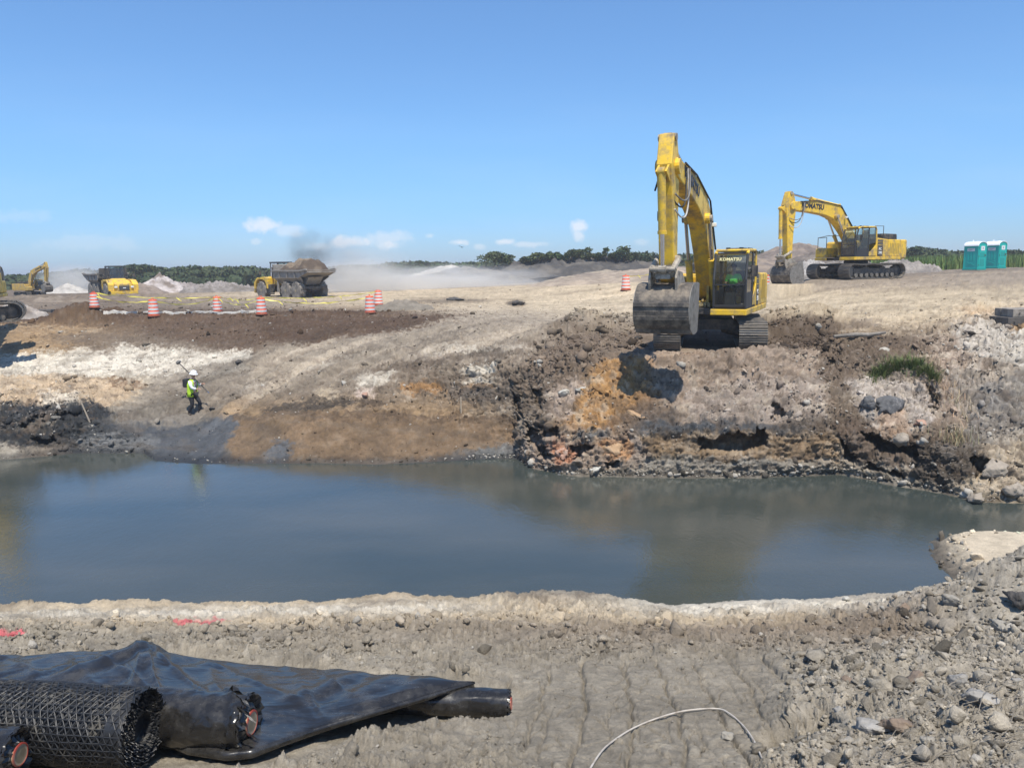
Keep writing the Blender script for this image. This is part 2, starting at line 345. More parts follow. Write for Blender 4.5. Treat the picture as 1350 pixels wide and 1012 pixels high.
for i, y in enumerate(YK):
    if isinstance(y, str):
        t = y
        if t == 'NB': YK[i] = YK[i-1]+1.3; ZK[i] = np.full(NC, -.45); CK[i] = np.tile((.2,.18,.14), (NC,1)); RK[i] = np.full(NC, .2)
        if t == 'FB': YK[i] = YK[i+1]-1.6; ZK[i] = np.full(NC, -.5); CK[i] = np.tile((.15,.13,.1), (NC,1)); RK[i] = np.full(NC, .2)
        if t == 'far1': YK[i] = np.full(NC, 170.); ZK[i] = np.interp(U, [-.6,-.1,.3,.6], [3.3,3.6,4.2,5.3]); CK[i] = np.tile(PGR, (NC,1)); RK[i] = np.full(NC, .2)
        if t == 'far2': YK[i] = np.full(NC, 700.); ZK[i] = np.full(NC, 4.2); CK[i] = np.tile((.1,.11,.06), (NC,1)); RK[i] = np.full(NC, .1)
        if t == 'far3': YK[i] = np.full(NC, 6000.); ZK[i] = np.full(NC, 3.5); CK[i] = np.tile((.08,.1,.06), (NC,1)); RK[i] = np.full(NC, .1)
for i in range(1, len(YK)): YK[i] = np.maximum(YK[i], YK[i-1]+.12)
YK = np.array(YK); ZK = np.array(ZK); CK = np.array(CK); RK = np.array(RK)
dY = np.diff(YK, axis=0); dl = np.diff(ZK, axis=0)/dY
mS = np.zeros_like(ZK)
mS[1:-1] = np.where(dl[1:]*dl[:-1] > 0, 2*dl[1:]*dl[:-1]/(dl[1:]+dl[:-1]+1e-12), 0); mS[0] = dl[0]; mS[-1] = dl[-1]
ys = []; zs = []; cs = []; rs = []; sidx = []
for i in range(len(YK)-1):
    n = NROWS[i]
    for j in range(n+(1 if i == len(YK)-2 else 0)):
        t = j/n; y = 1/((1-t)/YK[i]+t/YK[i+1]); h = dY[i]; q = (y-YK[i])/h
        z = (2*q**3-3*q**2+1)*ZK[i]+(q**3-2*q**2+q)*h*mS[i]+(-2*q**3+3*q**2)*ZK[i+1]+(q**3-q**2)*h*mS[i+1]
        ys.append(y); zs.append(z); cs.append(CK[i]*(1-q)[:, None]+CK[i+1]*q[:, None]); rs.append(RK[i]*(1-q)+RK[i+1]*q); sidx.append(np.full(NC, i+t))
GY = np.array(ys); GZ = np.array(zs); GX = GY*U[None, :]; GC = np.array(cs); GR = np.array(rs); GS = np.array(sidx)
NRr = GY.shape[0]
PX, PY = proj(GX, GY, GZ)
# --- larger shapes on top of the loft (world-space mounds, a spit, hollows)
def mound(px, py, z, rx, ry, h, p=1.3, rot=0, seed=0, n=.25):
    global GZ
    c = PZ(px, py, z); dx = GX-c.x; dy = GY-c.y; cr, sr = math.cos(rot), math.sin(rot)
    a = (dx*cr+dy*sr)/rx; b = (-dx*sr+dy*cr)/ry
    d = np.sqrt(a*a+b*b); m = d < 1.8
    d = d[m]+n*fbm(GX[m], GY[m], GX[m]*0+seed, 1.0, 3, seed)
    GZ[m] += h*np.clip(1-d, 0, 1)**p
def inpoly(X, Y, P):
    ins = np.zeros(X.shape, bool); dist = np.full(X.shape, 1e9); n = len(P)
    for i in range(n):
        x1, y1 = P[i]; x2, y2 = P[(i+1) % n]
        cnd = ((y1 > Y) != (y2 > Y)) & (X < (x2-x1)*(Y-y1)/((y2-y1) if abs(y2-y1) > 1e-9 else 1e-9)+x1); ins ^= cnd
        ex, ey = x2-x1, y2-y1; t = np.clip(((X-x1)*ex+(Y-y1)*ey)/(ex*ex+ey*ey+1e-12), 0, 1)
        dist = np.minimum(dist, np.hypot(X-x1-t*ex, Y-y1-t*ey))
    return np.where(ins, dist, -dist)
mound(115,424,3.4,3.6,2.2,1.15,1.0,0,3)           # brown heap on the left
mound(205,422,3.5,3.5,1.8,.35,1.0,0,4)
mound(320,420,3.5,6,1.6,.3,1.0,0,5); mound(470,417,3.5,6,1.6,.25,1.0,0,6)
mound(770,436,3.4,2.6,2.6,.95,1.0,0,7)            # loose dirt left of the big excavator
mound(720,450,3.1,1.8,2.,.35,1.0,0,27)
mound(1060,438,3.45,2.8,2.4,1.05,.9,0,8,.5)           # loose dirt right of it
mound(1015,470,3.2,1.0,1.0,.2,1.0,0,9)
mound(1130,470,3.0,1.6,1.2,.45,1.,0,10)
mound(1290,445,3.4,3.0,2.4,.35,1.,0,11)
mound(1290,412,4.1,1.6,.8,.35,1.,0,12)
mound(545,406,3.6,2.6,1.6,.5,1.,0,13)
mound(590,404,3.6,2.0,1.0,.28,1.,0,14); mound(680,403,3.6,.8,.7,.4,1.,0,15)
mound(895,477,3.1,1.6,.9,.22,1.,0,16); mound(960,476,3.1,2.2,.7,.25,1.,0,17)
mound(1330,545,1.6,2.6,2.6,.5,1.,0,18)
mound(1150,538,1.9,1.1,.9,.35,1.,0,19)
mound(1300,800,.8,1.6,1.4,.55,1.,0,20); mound(1350,770,.9,1.5,1.6,.5,1.,0,21)
mound(1110,935,1.7,.9,.7,.22,1.,0,22); mound(1200,900,1.6,1.2,.6,.22,1.,0,23); mound(1280,960,2.1,1.4,.6,.2,1.,0,24)
mound(180,797,.0,1.1,.35,.13,1.,0,35); mound(60,801,0,1.3,.3,.1,1.,0,36)
mound(60,838,.6,1.4,.5,.12,1.,0,25); mound(650,838,.6,3.4,.45,.12,1.,0,26); mound(1180,835,.65,1.2,.4,.2,1.,0,28)
# sand-topped spit on the right
sp_poly = [tuple(PZ(a, b, 0)[:2]) for a, b in ((1224,726),(1228,715),(1250,709),(1350,711),(1480,715),(1480,800),(1350,775),(1285,776),(1262,764),(1243,744))]
sd = inpoly(GX, GY, sp_poly)
# pit along the near edge of the rubble, beside the smooth track-marked pad
mound(1060,968,1.95,.55,.40,-.5,1.,.3,33); mound(1062,900,1.2,.2,.6,-.2,1.,.1,34)

# --- relief displaced along the surface normal
def grid_normals(X, Y, Z):
    P = np.stack([X, Y, Z], -1); du = np.gradient(P, axis=1); dv = np.gradient(P, axis=0)
    n = np.cross(du, dv); n /= np.linalg.norm(n, axis=-1, keepdims=True)+1e-12
    n *= np.sign(n[..., 2:3]+1e-9); return n
PX, PY = proj(GX, GY, GZ)
NRM = grid_normals(GX, GY, GZ)
w1 = fbm(GX, GY, GZ, .7, 4, 51); w2 = fbm(GX, GY, GZ, 3.1, 4, 52)
def clods(f, s, x=GX, y=GY, z=GZ):
    wx = x+.35/f*fbm(x, y, z, f*1.5, 2, s+1); wy = (y+z*1.3)+.35/f*fbm(y, x, z, f*1.5, 2, s+2)
    f1, f2, c = worley(wx, wy, f, s)
    return np.clip(1-(f1/.62)**2, 0, 1)**.6*(c**1.6), f2-f1
near = sst(15, 11, GY); mid = 1-near
def billow(f, s, o=2):
    r = 0; a = 1
    for i in range(o): r = r+a*np.abs(vnoise(GX*f+.4*w2+s, GY*f+.4*w1, GZ*f-s, s+i)); a *= .5; f *= 2.1
    return r/1.5
b1 = billow(3.3, 65, 1); b2 = billow(8., 66, 3); b3 = billow(19., 67, 2)
c1, e1 = clods(4.2, 61); c2, e2 = clods(10., 62); c3, e3 = clods(24., 63); c4, e4 = clods(1.6, 64)
farf = sst(20, 55, GY)
GRn = np.minimum(GR, .85); lump = sst(-.25, .35, fbm(GX, GY, GZ, 1.7, 3, 68))
disp = GRn*(near*(.04*c1+.08*b1+(.35+.65*lump)*(.155*b2+.10*b3+.02*c3)+.03*c2*lump+.05*w2+.05*w1) + mid*(.17*c4+.15*c1+.07*c2+.26*b1+.19*b2+.08*b3+.11*w1+.07*w2)) 
disp += GR*(.018*fbm(GX, GY, GZ, 14, 3, 71))
# cracked mud with track imprints on the pad
pad = inpoly(GX, GY, [tuple(PZ(a, b, z)[:2]) for a, b, z in ((690,1030,2.2),(640,930,1.5),(620,905,1.3),(760,872,1.0),(1040,868,1.),(1056,905,1.3),(1040,960,1.8),(1010,1030,2.3))])
pad = sst(-.1, .25, pad+.12*w2)
q1, qe = worley(GX+.12*w2, GY+.12*w1, 2.4, 81)[0], worley(GX+.12*w2, GY+.12*w1, 2.4, 81)[1]
crack = np.exp(-((qe-q1)/.035)**2)
xs_ = GX*math.cos(.12)+GY*math.sin(-.12)+.03*w2
sv = xs_/.50+.30*w1+.10*w2; saw = np.mod(sv, 1.0); sv2 = xs_/.31+.22*w1+.4; saw2 = np.mod(sv2, 1.0); rut = -1.2*np.exp(-((saw-.5)/.055)**2)-.8*np.exp(-((saw2-.5)/.06)**2)*sst(-.1, .15, fbm(GX, GY, GZ, .8, 2, 85))+1.1*_h(np.floor(sv+.5), sv*0, sv*0, 5)*sst(0, .06, np.abs(saw-.5))+.35*fbm(xs_*2, GY*.4, GZ*0, 3, 3, 84)
padrel = -.03*crack+.034*rut+.02*pad*b2+.016*fbm(GX, GY, GZ, 6, 3, 82)+.03*fbm(GX, GY, GZ, 1.2, 3, 83)+.05*np.clip(w2-.15, 0, 1)
disp = disp*(1-pad*.88)+padrel*pad
# diagonal haul ruts on the ramp across the river, lengthwise ruts on the plateau
rp = inpoly(PX, PY, [(150,560),(300,480),(430,440),(640,420),(720,440),(640,470),(470,500),(330,545),(240,600)]); rp = sst(-10, 12, rp)
dr = (GX*.62-GY*.32); disp += rp*.11*(fbm(dr, GY*0, GZ*0, 1.6, 3, 91)+.5*np.sin(dr*9+2*w1))
pl = sst(14.7, 15.2, GS)*sst(18.0, 17.2, GS)
disp += pl*.05*(fbm(GX*.18, GY*.9, GZ*0, 1.3, 4, 92)+.4*np.sin(GY*3.3+GX*.3+3*w1))
# near low berm with a broken crest
disp += near*sst(4.2,4.9,GS)*sst(6.0,5.4,GS)*(.05*c1+.05*w2)
disp *= (1-.6*farf)
disp *= np.where(GZ < -.05, .3, 1)*(1-.75*np.exp(-((GS-10)/.12)**2))
# bucket-scraped grooves down the brown bank
gv = inpoly(PX, PY, [(300,548),(420,546),(690,552),(700,600),(560,608),(290,610)]); gv = sst(-6, 8, gv)
gg = fbm(GX*1.0+GY*.55+.4*w1, GY*.35, GZ*0, 1.7, 5, 93, .6); disp += gv*(.10*gg+.05*np.abs(fbm(GX+GY*.3, GY*.5, GZ*0, 6, 3, 94)))
# flattened ground under the rolls and sheet
LZ = inpoly(GX, GY, [tuple(PZ(a, b, z)[:2]) for a, b, z in ((-150,872,1.0),(190,856,.9),(440,882,1.1),(640,900,1.3),(700,908,1.4),(700,942,1.6),(560,955,1.75),(400,992,2.05),(345,1015,2.2),(-150,1060,2.45))])
LZ = sst(-.12, .12, LZ); disp = disp*(1-LZ*.8)-.07*LZ
disp = disp*(1-.65*near*sst(3.5, 4.6, GS)*sst(.5, .58, U)[None, :])
# keep the parking spots of machines level
def level(x, y, r, z=None):
    d = np.hypot(GX-x, GY-y); k = sst(r*1.3, r*.75, d)
    global disp, GZ
    zz = z if z is not None else float(GZ[d < r].mean()); GZ = GZ*(1-k)+zz*k; disp = disp*(1-k*.85); return zz
EXC1 = (7.8, 30.25); EXC1_Z = level(*EXC1, 2.9, 3.27)
_e2 = PD(1127, 367, 55); EXC2 = (_e2.x, _e2.y); EXC2_Z = level(*EXC2, 3.6, _e2.z-.02)
level(EXC2[0]-5.75, EXC2[1]-3.35, 1.8, EXC2_Z-.20)
VX = GX+NRM[..., 0]*disp; VY = GY+NRM[..., 1]*disp; VZ = GZ+NRM[..., 2]*disp
# undercut hollows: real recesses pushed back into the bank
WPX = PX+9*w2+5*fbm(GX, GY, GZ, 9, 3, 95); WPY = PY+6*fbm(GX, GY, GZ, 2.6, 4, 96)+3*fbm(GX, GY, GZ, 9, 3, 97)
def hollow(poly, depth, soft=3.5):
    global VX, VY, VZ
    m = sst(0, soft, inpoly(WPX, WPY, poly))*(GS > 9)*(GS < 14)
    L = np.hypot(VX, VY)+1e-6; VX = VX+VX/L*depth*m; VY = VY+VY/L*depth*m; VZ = VZ-.05*m; return m
holes = [([(918,580),(960,577),(1012,575),(1014,590),(990,598),(950,600),(920,598)], 1.0),
 ([(1132,573),(1180,585),(1215,592),(1216,611),(1180,606),(1150,592)], 1.0),
 ([(1100,580),(1112,584),(1135,610),(1130,614),(1110,606)], .8),
 ([(1275,606),(1320,618),(1300,640),(1282,636)], .9), ([(1140,612),(1170,620),(1200,634),(1180,634),(1145,624)], .6),
 ([(700,560),(712,566),(722,590),(738,612),(722,606),(704,584)], .8), ([(680,520),(690,530),(700,560),(690,556),(680,540)], .6), ([(712,562),(738,572),(742,583),(718,576)], .6),
 ([(756,590),(785,585),(778,600),(764,612),(757,604)], .7), ([(795,608),(820,610),(820,622),(795,622)], .5), ([(705,512),(718,518),(722,540),(708,540)], .45),
 ([(1018,535),(1040,545),(1034,558),(1015,560)], .5), ([(1222,515),(1236,520),(1236,548),(1226,552)], .5), ([(1085,478),(1100,484),(1112,480),(1112,490),(1090,492)], .5),
 ([(30,560),(70,552),(120,548),(110,562),(60,575),(35,572)], .5), ([(40,580),(75,576),(70,588),(45,590)], .4)]
for p, d in holes: hollow(p, d)

# --- colours: soils, strata and stains (where the earth itself changes)
streak = fbm(GX*.5+GY*.2, GY*.5, GZ*3., 2.0, 4, 101)
MF = fbm(GX, GY, GZ, 4.1, 3, 111); HF = fbm(GX, GY, GZ, 11., 3, 112); HF2 = fbm(GX, GY, GZ*1.5, 12., 3, 113)
def paint(poly, col, amt=1., soft=8, edge=1.):
    m = sst(-soft*.5, soft*.5, inpoly(PX+edge*(10*w2+8*streak+7*HF), PY+edge*(7*MF+5*w1+5*HF2), poly))*amt*(GS > 3)
    global GC; GC = GC*(1-m[..., None])+np.array(col)*m[..., None]
def ell(cx, cy, rx, ry, rot=0):
    return [(cx+rx*math.cos(t)*math.cos(rot)-ry*math.sin(t)*math.sin(rot), cy+rx*math.cos(t)*math.sin(rot)+ry*math.sin(t)*math.cos(rot)) for t in [i*math.pi/4 for i in range(8)]]
P_ = paint
P_([(0,432),(60,428),(130,436),(146,455),(140,476),(60,482),(0,478)], TAN, 1)
P_([(0,470),(130,462),(330,466),(325,496),(250,500),(180,494),(0,502)], WH, .92, 10, 1.3)
P_([(150,455),(175,455),(182,490),(146,490)], WH, .9); P_([(192,460),(204,462),(210,492),(196,490)], WH, .8); P_([(238,462),(250,468),(262,490),(240,488)], WH, .8)
P_([(60,444),(150,440),(230,455),(330,452),(330,462),(160,458),(146,470)], PGR, .8)
P_([(0,500),(120,498),(190,508),(170,530),(120,545),(0,545)], (.46,.36,.25), .8); P_([(50,520),(110,525),(100,540),(60,540)], WH, .7)
P_([(140,506),(185,505),(190,512),(150,514)], (.16,.1,.06), .8)
P_([(0,540),(60,536),(125,534),(150,548),(110,575),(60,590),(0,600)], MUCK, 1); P_([(30,565),(80,560),(75,572),(35,575)], GM, .6)
P_([(0,588),(22,590),(18,606),(0,610)], LG, 1)
P_([(110,578),(150,574),(215,578),(200,600),(105,598)], (.19,.19,.185), .9)
P_([(240,552),(312,550),(318,570),(280,612),(195,612),(215,580)], (.115,.12,.125), 1, 10, .7)
P_([(200,500),(350,470),(330,520),(260,560),(150,560)], (.25,.22,.18), .7)
P_([(330,418),(620,415),(560,430),(480,445),(420,456),(340,452)], BR, .95); P_([(180,418),(350,422),(340,466),(250,452),(190,440)], (.14,.1,.07), .8)
P_([(330,470),(420,452),(600,428),(720,428),(720,450),(560,470),(440,490),(330,530)], LGM, .8)
P_([(470,505),(500,492),(530,490),(520,505),(490,516),(470,515)], WH, .75); P_(ell(480,522,10,7), (.5,.42,.36), .9)
P_(ell(558,518,32,9), OCH, .8); P_(ell(637,489,22,8), WH, .9); P_(ell(636,505,26,5), WH, .8); P_(ell(632,513,22,5), OCH, .6); P_(ell(430,522,14,9), CREAM, .6)
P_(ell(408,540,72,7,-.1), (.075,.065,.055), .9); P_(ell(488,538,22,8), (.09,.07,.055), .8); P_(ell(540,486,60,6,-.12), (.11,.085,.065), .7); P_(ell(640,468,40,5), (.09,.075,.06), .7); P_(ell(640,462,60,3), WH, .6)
P_(ell(640,525,50,14), (.13,.12,.11), .6)
P_([(312,552),(420,546),(600,548),(690,552),(690,585),(640,592),(560,606),(400,604),(300,606)], (.215,.155,.10), .9); P_(ell(370,594,22,12,-.5), (.16,.165,.17), 1); P_(ell(650,598,24,9), (.2,.2,.19), .9)
P_([(330,548),(400,550),(380,575),(310,600)], (.2,.15,.1), .5)
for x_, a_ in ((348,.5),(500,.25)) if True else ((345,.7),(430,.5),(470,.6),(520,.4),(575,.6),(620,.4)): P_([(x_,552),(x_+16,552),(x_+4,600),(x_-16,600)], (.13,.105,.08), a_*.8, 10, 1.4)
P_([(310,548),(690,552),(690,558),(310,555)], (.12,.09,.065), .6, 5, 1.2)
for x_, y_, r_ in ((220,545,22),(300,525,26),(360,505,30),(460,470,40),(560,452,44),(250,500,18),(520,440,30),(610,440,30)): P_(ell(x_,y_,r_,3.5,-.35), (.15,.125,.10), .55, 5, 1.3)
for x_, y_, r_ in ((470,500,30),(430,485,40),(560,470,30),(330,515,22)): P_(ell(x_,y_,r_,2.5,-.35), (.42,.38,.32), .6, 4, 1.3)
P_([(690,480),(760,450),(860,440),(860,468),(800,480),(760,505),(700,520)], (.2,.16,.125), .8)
P_([(790,482),(850,478),(845,540),(800,560),(760,590),(745,570),(775,520)], (.36,.23,.11), .9); P_([(722,520),(765,500),(772,520),(745,560),(722,556)], (.37,.31,.26), .8)
P_([(862,470),(1080,470),(1090,540),(1040,562),(900,560),(862,530)], (.30,.245,.195), .9); P_([(900,520),(1000,505),(1090,500),(1085,560),(910,562)], (.35,.305,.265), .65)
P_([(850,562),(1000,564),(1000,572),(850,574)], SLATE, .9, 4, .6); P_([(850,575),(880,590),(900,610),(860,605),(845,590)], (.2,.17,.13), .8)
P_([(850,575),(1000,575),(1100,575),(1100,608),(940,606),(850,600)], (.3,.21,.12), .65); P_([(700,575),(760,572),(852,575),(850,620),(700,620)], (.33,.27,.22), .7)
P_([(728,586),(748,582),(764,606),(752,616),(735,608)], (.40,.22,.14), .95); P_([(785,584),(826,578),(832,606),(800,606)], (.40,.25,.14), .9); P_([(770,574),(800,573),(785,586),(762,584)], (.15,.16,.165), .9)
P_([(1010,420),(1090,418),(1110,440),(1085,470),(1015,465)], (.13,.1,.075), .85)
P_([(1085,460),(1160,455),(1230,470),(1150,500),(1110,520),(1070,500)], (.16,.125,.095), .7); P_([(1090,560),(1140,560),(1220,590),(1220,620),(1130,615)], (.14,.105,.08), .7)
P_([(1110,510),(1180,505),(1220,520),(1230,570),(1150,572)], (.40,.36,.32), .8); P_([(1150,550),(1190,545),(1200,580),(1160,585)], (.40,.30,.22), .7)
P_([(1250,430),(1350,430),(1350,500),(1280,480)], (.46,.43,.38), .75); P_([(1240,500),(1290,490),(1330,530),(1280,580)], (.34,.31,.27), .6); P_([(1290,520),(1350,500),(1350,590),(1260,600)], (.21,.2,.185), .7)
P_([(1200,590),(1290,598),(1290,635),(1210,640)], (.10,.085,.07), .85); P_([(1290,600),(1350,600),(1350,660),(1290,660)], (.42,.36,.28), .8)
P_(ell(1290,412,24,8), (.33,.2,.1), .7); P_(ell(1345,435,14,8), (.32,.2,.09), .8)
P_([(1100,424),(1160,424),(1160,436),(1110,438)], (.2,.165,.13), .7)
P_([(700,392),(1010,390),(1350,385),(1350,415),(1000,420),(860,424),(700,410)], (.47,.40,.295), .6, 14)
P_([(1040,366),(1200,366),(1450,354),(1450,374),(1180,378),(1040,384)], (.25,.215,.18), .6, 12, 1.2)
P_(ell(590,397,60,4), (.15,.12,.09), .6, 6, .3); P_(ell(680,400,14,4), (.1,.08,.06), .9, 5, .3)
P_(ell(262,824,40,3.5), (.62,.17,.19), .8, 3, .5); P_(ell(12,843,24,4), (.62,.17,.19), .8, 3, .5)
# general mottling, then crevice shading painted in by relief
n5 = fbm(GX, GY, GZ, 5., 4, 122); n9 = fbm(GX, GY, GZ*2, 2.3, 5, 124, .62)
var = 1+.2*fbm(GX, GY, GZ, .9, 4, 121)+.2*n5
mm_ = (sst(.10, .30, n9)*mid*np.clip(GR+.1, 0, 1)*.55)[..., None]; GC = GC*(1-mm_)+np.array((.135,.105,.08))*mm_
mm_ = (sst(.12, .34, -n9)*mid*np.clip(GR, 0, 1)*.5*sst(.16, .26, GC[..., 0]))[..., None]; GC = GC*(1-mm_)+np.array((.43,.38,.31))*mm_
mm_ = (sst(.05, .4, streak)*mid*sst(14.5, 13.5, GS)*.35)[..., None]; GC = GC*(1-mm_)+np.array((.17,.14,.11))*mm_
pale = sst(.1, .6, fbm(GX, GY, GZ, 7., 3, 123))*GR*.35; GC = GC*(1-pale[..., None]*.5)+np.array((.42,.39,.35))*pale[..., None]*.5
bright = (b2*.5+b3*.25-.17+c3*.05)*np.clip(GR, 0, 1.2)  # clod tops lightened and creases darkened: shade put into the soil colour
GC = GC*(var+bright)[..., None]
GC = GC*(1+rp*(.38*fbm(dr, GY*0, GZ*0, 1.1, 4, 131)+.12*fbm(dr, GX*.1, GZ*0, 5, 3, 132)))[..., None]      # packed wheel lanes and loose soil between them
GC = GC*(1+gv*(.22*gg+.25*fbm(GX, GY, GZ*2, 2.2, 4, 134)))[..., None]
GC = GC*(1+pl*.22*fbm(GX*.12+3, GY*.55, GZ*0, 1.0, 4, 133))[..., None]
lum_ = GC.mean(-1, keepdims=True); GC = (lum_+(GC-lum_)*.98)*.85
# rubble strewn white crumbs on the right bank
# crumbly dirt breaking up the pale shore strip
mm_ = (sst(.0, .3, n9+.5*w2)*near*sst(4.6, 5.4, GS)*sst(7.2, 6.6, GS)*.65)[..., None]; GC = GC*(1-mm_)+np.array((.26,.235,.195))*mm_
# damp rim by the water
wet = np.clip(sst(.24, .03, VZ+.12*w2)*.9*(GS > 9), 0, 1); wet = np.maximum(wet, sst(.03, 0., VZ)*.5)
GC = GC*(1-wet*.5)[..., None]
slate = (np.abs(GC[..., 0]-GC[..., 2]) < .012)*(GC[..., 0] < .2); wet = np.maximum(wet, slate*.45)
GC = .30*(np.clip(GC, .004, .8)/.30)**1.28
GC = np.clip(GC, .012, .8)
idx = np.arange(NRr*NC).reshape(NRr, NC)
FT = np.stack([idx[:-1, :-1], idx[:-1, 1:], idx[1:, 1:], idx[1:, :-1]], -1).reshape(-1, 4)
TV = np.stack([VX, VY, VZ], -1).reshape(-1, 3)
SOIL = soil_mat('earth')
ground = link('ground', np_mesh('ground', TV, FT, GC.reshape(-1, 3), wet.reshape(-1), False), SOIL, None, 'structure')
MBg = MB().add([(-7000,-7000,-.9),(7000,-7000,-.9),(7000,7000,-.9),(-7000,7000,-.9)], [(0,1,2,3)])
MBg.build('lower_ground', mat('subsoil', (.25,.22,.18), .95, var=.2, scale=.05), None, kind='structure')
# the spit is a finer piece of ground of its own
sx0, sx1, sy0, sy1 = min(p[0] for p in sp_poly)-.6, max(p[0] for p in sp_poly)+.2, min(p[1] for p in sp_poly)-.6, max(p[1] for p in sp_poly)+.8
SX, SY = np.meshgrid(np.arange(sx0, sx1, .035), np.arange(sy0, sy1, .035), indexing='ij'); SZ0 = SX*0
ssd = inpoly(SX, SY, sp_poly)+.10*fbm(SX, SY, SZ0, 1.7, 3, 31)+.03*fbm(SX, SY, SZ0, 6, 3, 35)
flk = sst(.6, .3, ssd)
SZ = -.4+.4*sst(-.5, 0, ssd)+.36*sst(0, .6, ssd)+.05*fbm(SX, SY, SZ0, .8, 3, 32)
SZ = SZ+flk*(.07*np.abs(fbm(SX, SY, SZ0, 3.2, 3, 36))+.05*np.abs(fbm(SX, SY, SZ0, 8, 3, 37))-.02)+(1-flk)*.012*fbm(SX, SY, SZ0, 5, 4, 38)
tmix = sst(.15, .45, ssd+.15*fbm(SX, SY, SZ0, 3, 3, 39))[..., None]
SCOL = (np.array((.52,.44,.325))*tmix+np.array((.215,.185,.145))*(1-tmix))*(1+.2*fbm(SX, SY, SZ0, 4, 4, 40))[..., None]
swet = sst(.12, .01, SZ); SCOL = np.clip(SCOL*(1-.5*swet)[..., None], .012, .8)
si = np.arange(SX.size).reshape(SX.shape); SFc = np.stack([si[:-1, :-1], si[1:, :-1], si[1:, 1:], si[:-1, 1:]], -1).reshape(-1, 4)
link('ground_spit', np_mesh('ground_spit', np.stack([SX, SY, SZ], -1).reshape(-1, 3), SFc, SCOL.reshape(-1, 3), swet.reshape(-1), False), SOIL, None, 'structure')
def ground_at(x, y):
    u = x/y; j = int(np.clip(np.searchsorted(U, u), 1, NC-1)); t = (u-U[j-1])/(U[j]-U[j-1])
    a = np.interp(y, GY[:, j-1], VZ[:, j-1]); b = np.interp(y, GY[:, j], VZ[:, j]); return float(a*(1-t)+b*t)
def on_ground(px, py, z=None):
    """first hit of the ray through the pixel with the terrain loft (undisplaced)"""
    d = ray(px, py); prev = None
    yv = np.geomspace(4.5, 400, 900)
    zg = np.array([0.0]); 
    for y in yv:
        zr = EYE+d[2]/d[1]*y; x = d[0]/d[1]*y; g = ground_at(x, y)
        if zr <= g: return Vector((x, y, g))
    return Vector((x, y, g))
# pond
water_m = bpy.data.materials.new('pond_water'); water_m.use_nodes = True
n = water_m.node_tree; b = n.nodes['Principled BSDF']
b.inputs['Base Color'].default_value = (.085,.09,.08,1); b.inputs['Roughness'].default_value = .07; b.inputs['IOR'].default_value = 1.4; b.inputs['Specular IOR Level'].default_value = .8
tcw = n.nodes.new('ShaderNodeNewGeometry'); prev = None
for sc_, st_, dd, mpv in ((1.1, .5, .012, (1,.55,1)), (7., .7, .006, (1,.5,1)), (24., .8, .0036, (1,.6,1))):
    mpn = n.nodes.new('ShaderNodeMapping'); mpn.inputs['Scale'].default_value = mpv; n.links.new(tcw.outputs['Position'], mpn.inputs[0])
    t = n.nodes.new('ShaderNodeTexNoise'); t.inputs['Scale'].default_value = sc_; t.inputs['Detail'].default_value = 3; n.links.new(mpn.outputs[0], t.inputs['Vector'])
    bp = n.nodes.new('ShaderNodeBump'); bp.inputs['Strength'].default_value = st_; bp.inputs['Distance'].default_value = dd; n.links.new(t.outputs['Fac'], bp.inputs['Height'])
    if prev: n.links.new(prev, bp.inputs['Normal'])
    prev = bp.outputs[0]
n.links.new(prev, b.inputs['Normal'])
tn = n.nodes.new('ShaderNodeTexNoise'); tn.inputs['Scale'].default_value = .22; tn.inputs['Detail'].default_value = 4; mpn = n.nodes.new('ShaderNodeMapping'); mpn.inputs['Scale'].default_value = (.6,1.6,1)
n.links.new(tcw.outputs['Position'], mpn.inputs[0]); n.links.new(mpn.outputs[0], tn.inputs['Vector'])
cr = n.nodes.new('ShaderNodeValToRGB'); cr.color_ramp.elements[0].position = .35; cr.color_ramp.elements[0].color = (.040,.050,.045,1); cr.color_ramp.elements[1].position = .7; cr.color_ramp.elements[1].color = (.072,.075,.062,1)
n.links.new(tn.outputs['Fac'], cr.inputs[0]); n.links.new(cr.outputs[0], b.inputs['Base Color'])
rr_ = n.nodes.new('ShaderNodeMapRange'); rr_.inputs['From Min'].default_value = .35; rr_.inputs['From Max'].default_value = .65; rr_.inputs['To Min'].default_value = .01; rr_.inputs['To Max'].default_value = .05
n.links.new(tn.outputs['Fac'], rr_.inputs['Value']); n.links.new(rr_.outputs[0], b.inputs['Roughness'])
MB().add([(-45,8,0),(45,8,0),(45,33,0),(-45,33,0)], [(0,1,2,3)]).build('water', water_m, None, kind='structure')
# ------------------------------------------------------------------ loose rubble lying on the ground (nobody could count it)
def ico(sub):
    bm = bmesh.new(); bmesh.ops.create_icosphere(bm, subdivisions=sub, radius=1)
    v = np.array([x.co[:] for x in bm.verts]); f = np.array([[q.index for q in t.verts] for t in bm.faces]); bm.free(); return v, f
def rock_shape(sub, seed, flat=.75, cut=8):
    v, f = ico(sub); rg = np.random.RandomState(seed)
    v = v*(1+.42*fbm(v[:,0]+seed, v[:,1], v[:,2], 1.5, 3, seed)[:, None])
    for _ in range(cut):                                  # knock flat facets into it
        n_ = rg.normal(size=3); n_ /= np.linalg.norm(n_); d = v@n_; lim = rg.uniform(.38, .68)
        v = v-np.clip(d-lim, 0, None)[:, None]*n_*.9
    if sub > 1: v = v*(1+.34*fbm(v[:,0], v[:,1], v[:,2]+seed, 2.6, 4, seed+3, .65)[:, None])
    v = v*(1+rg.uniform(-.13, .13, (len(v), 1))); v[:, 2] *= flat; return v, f
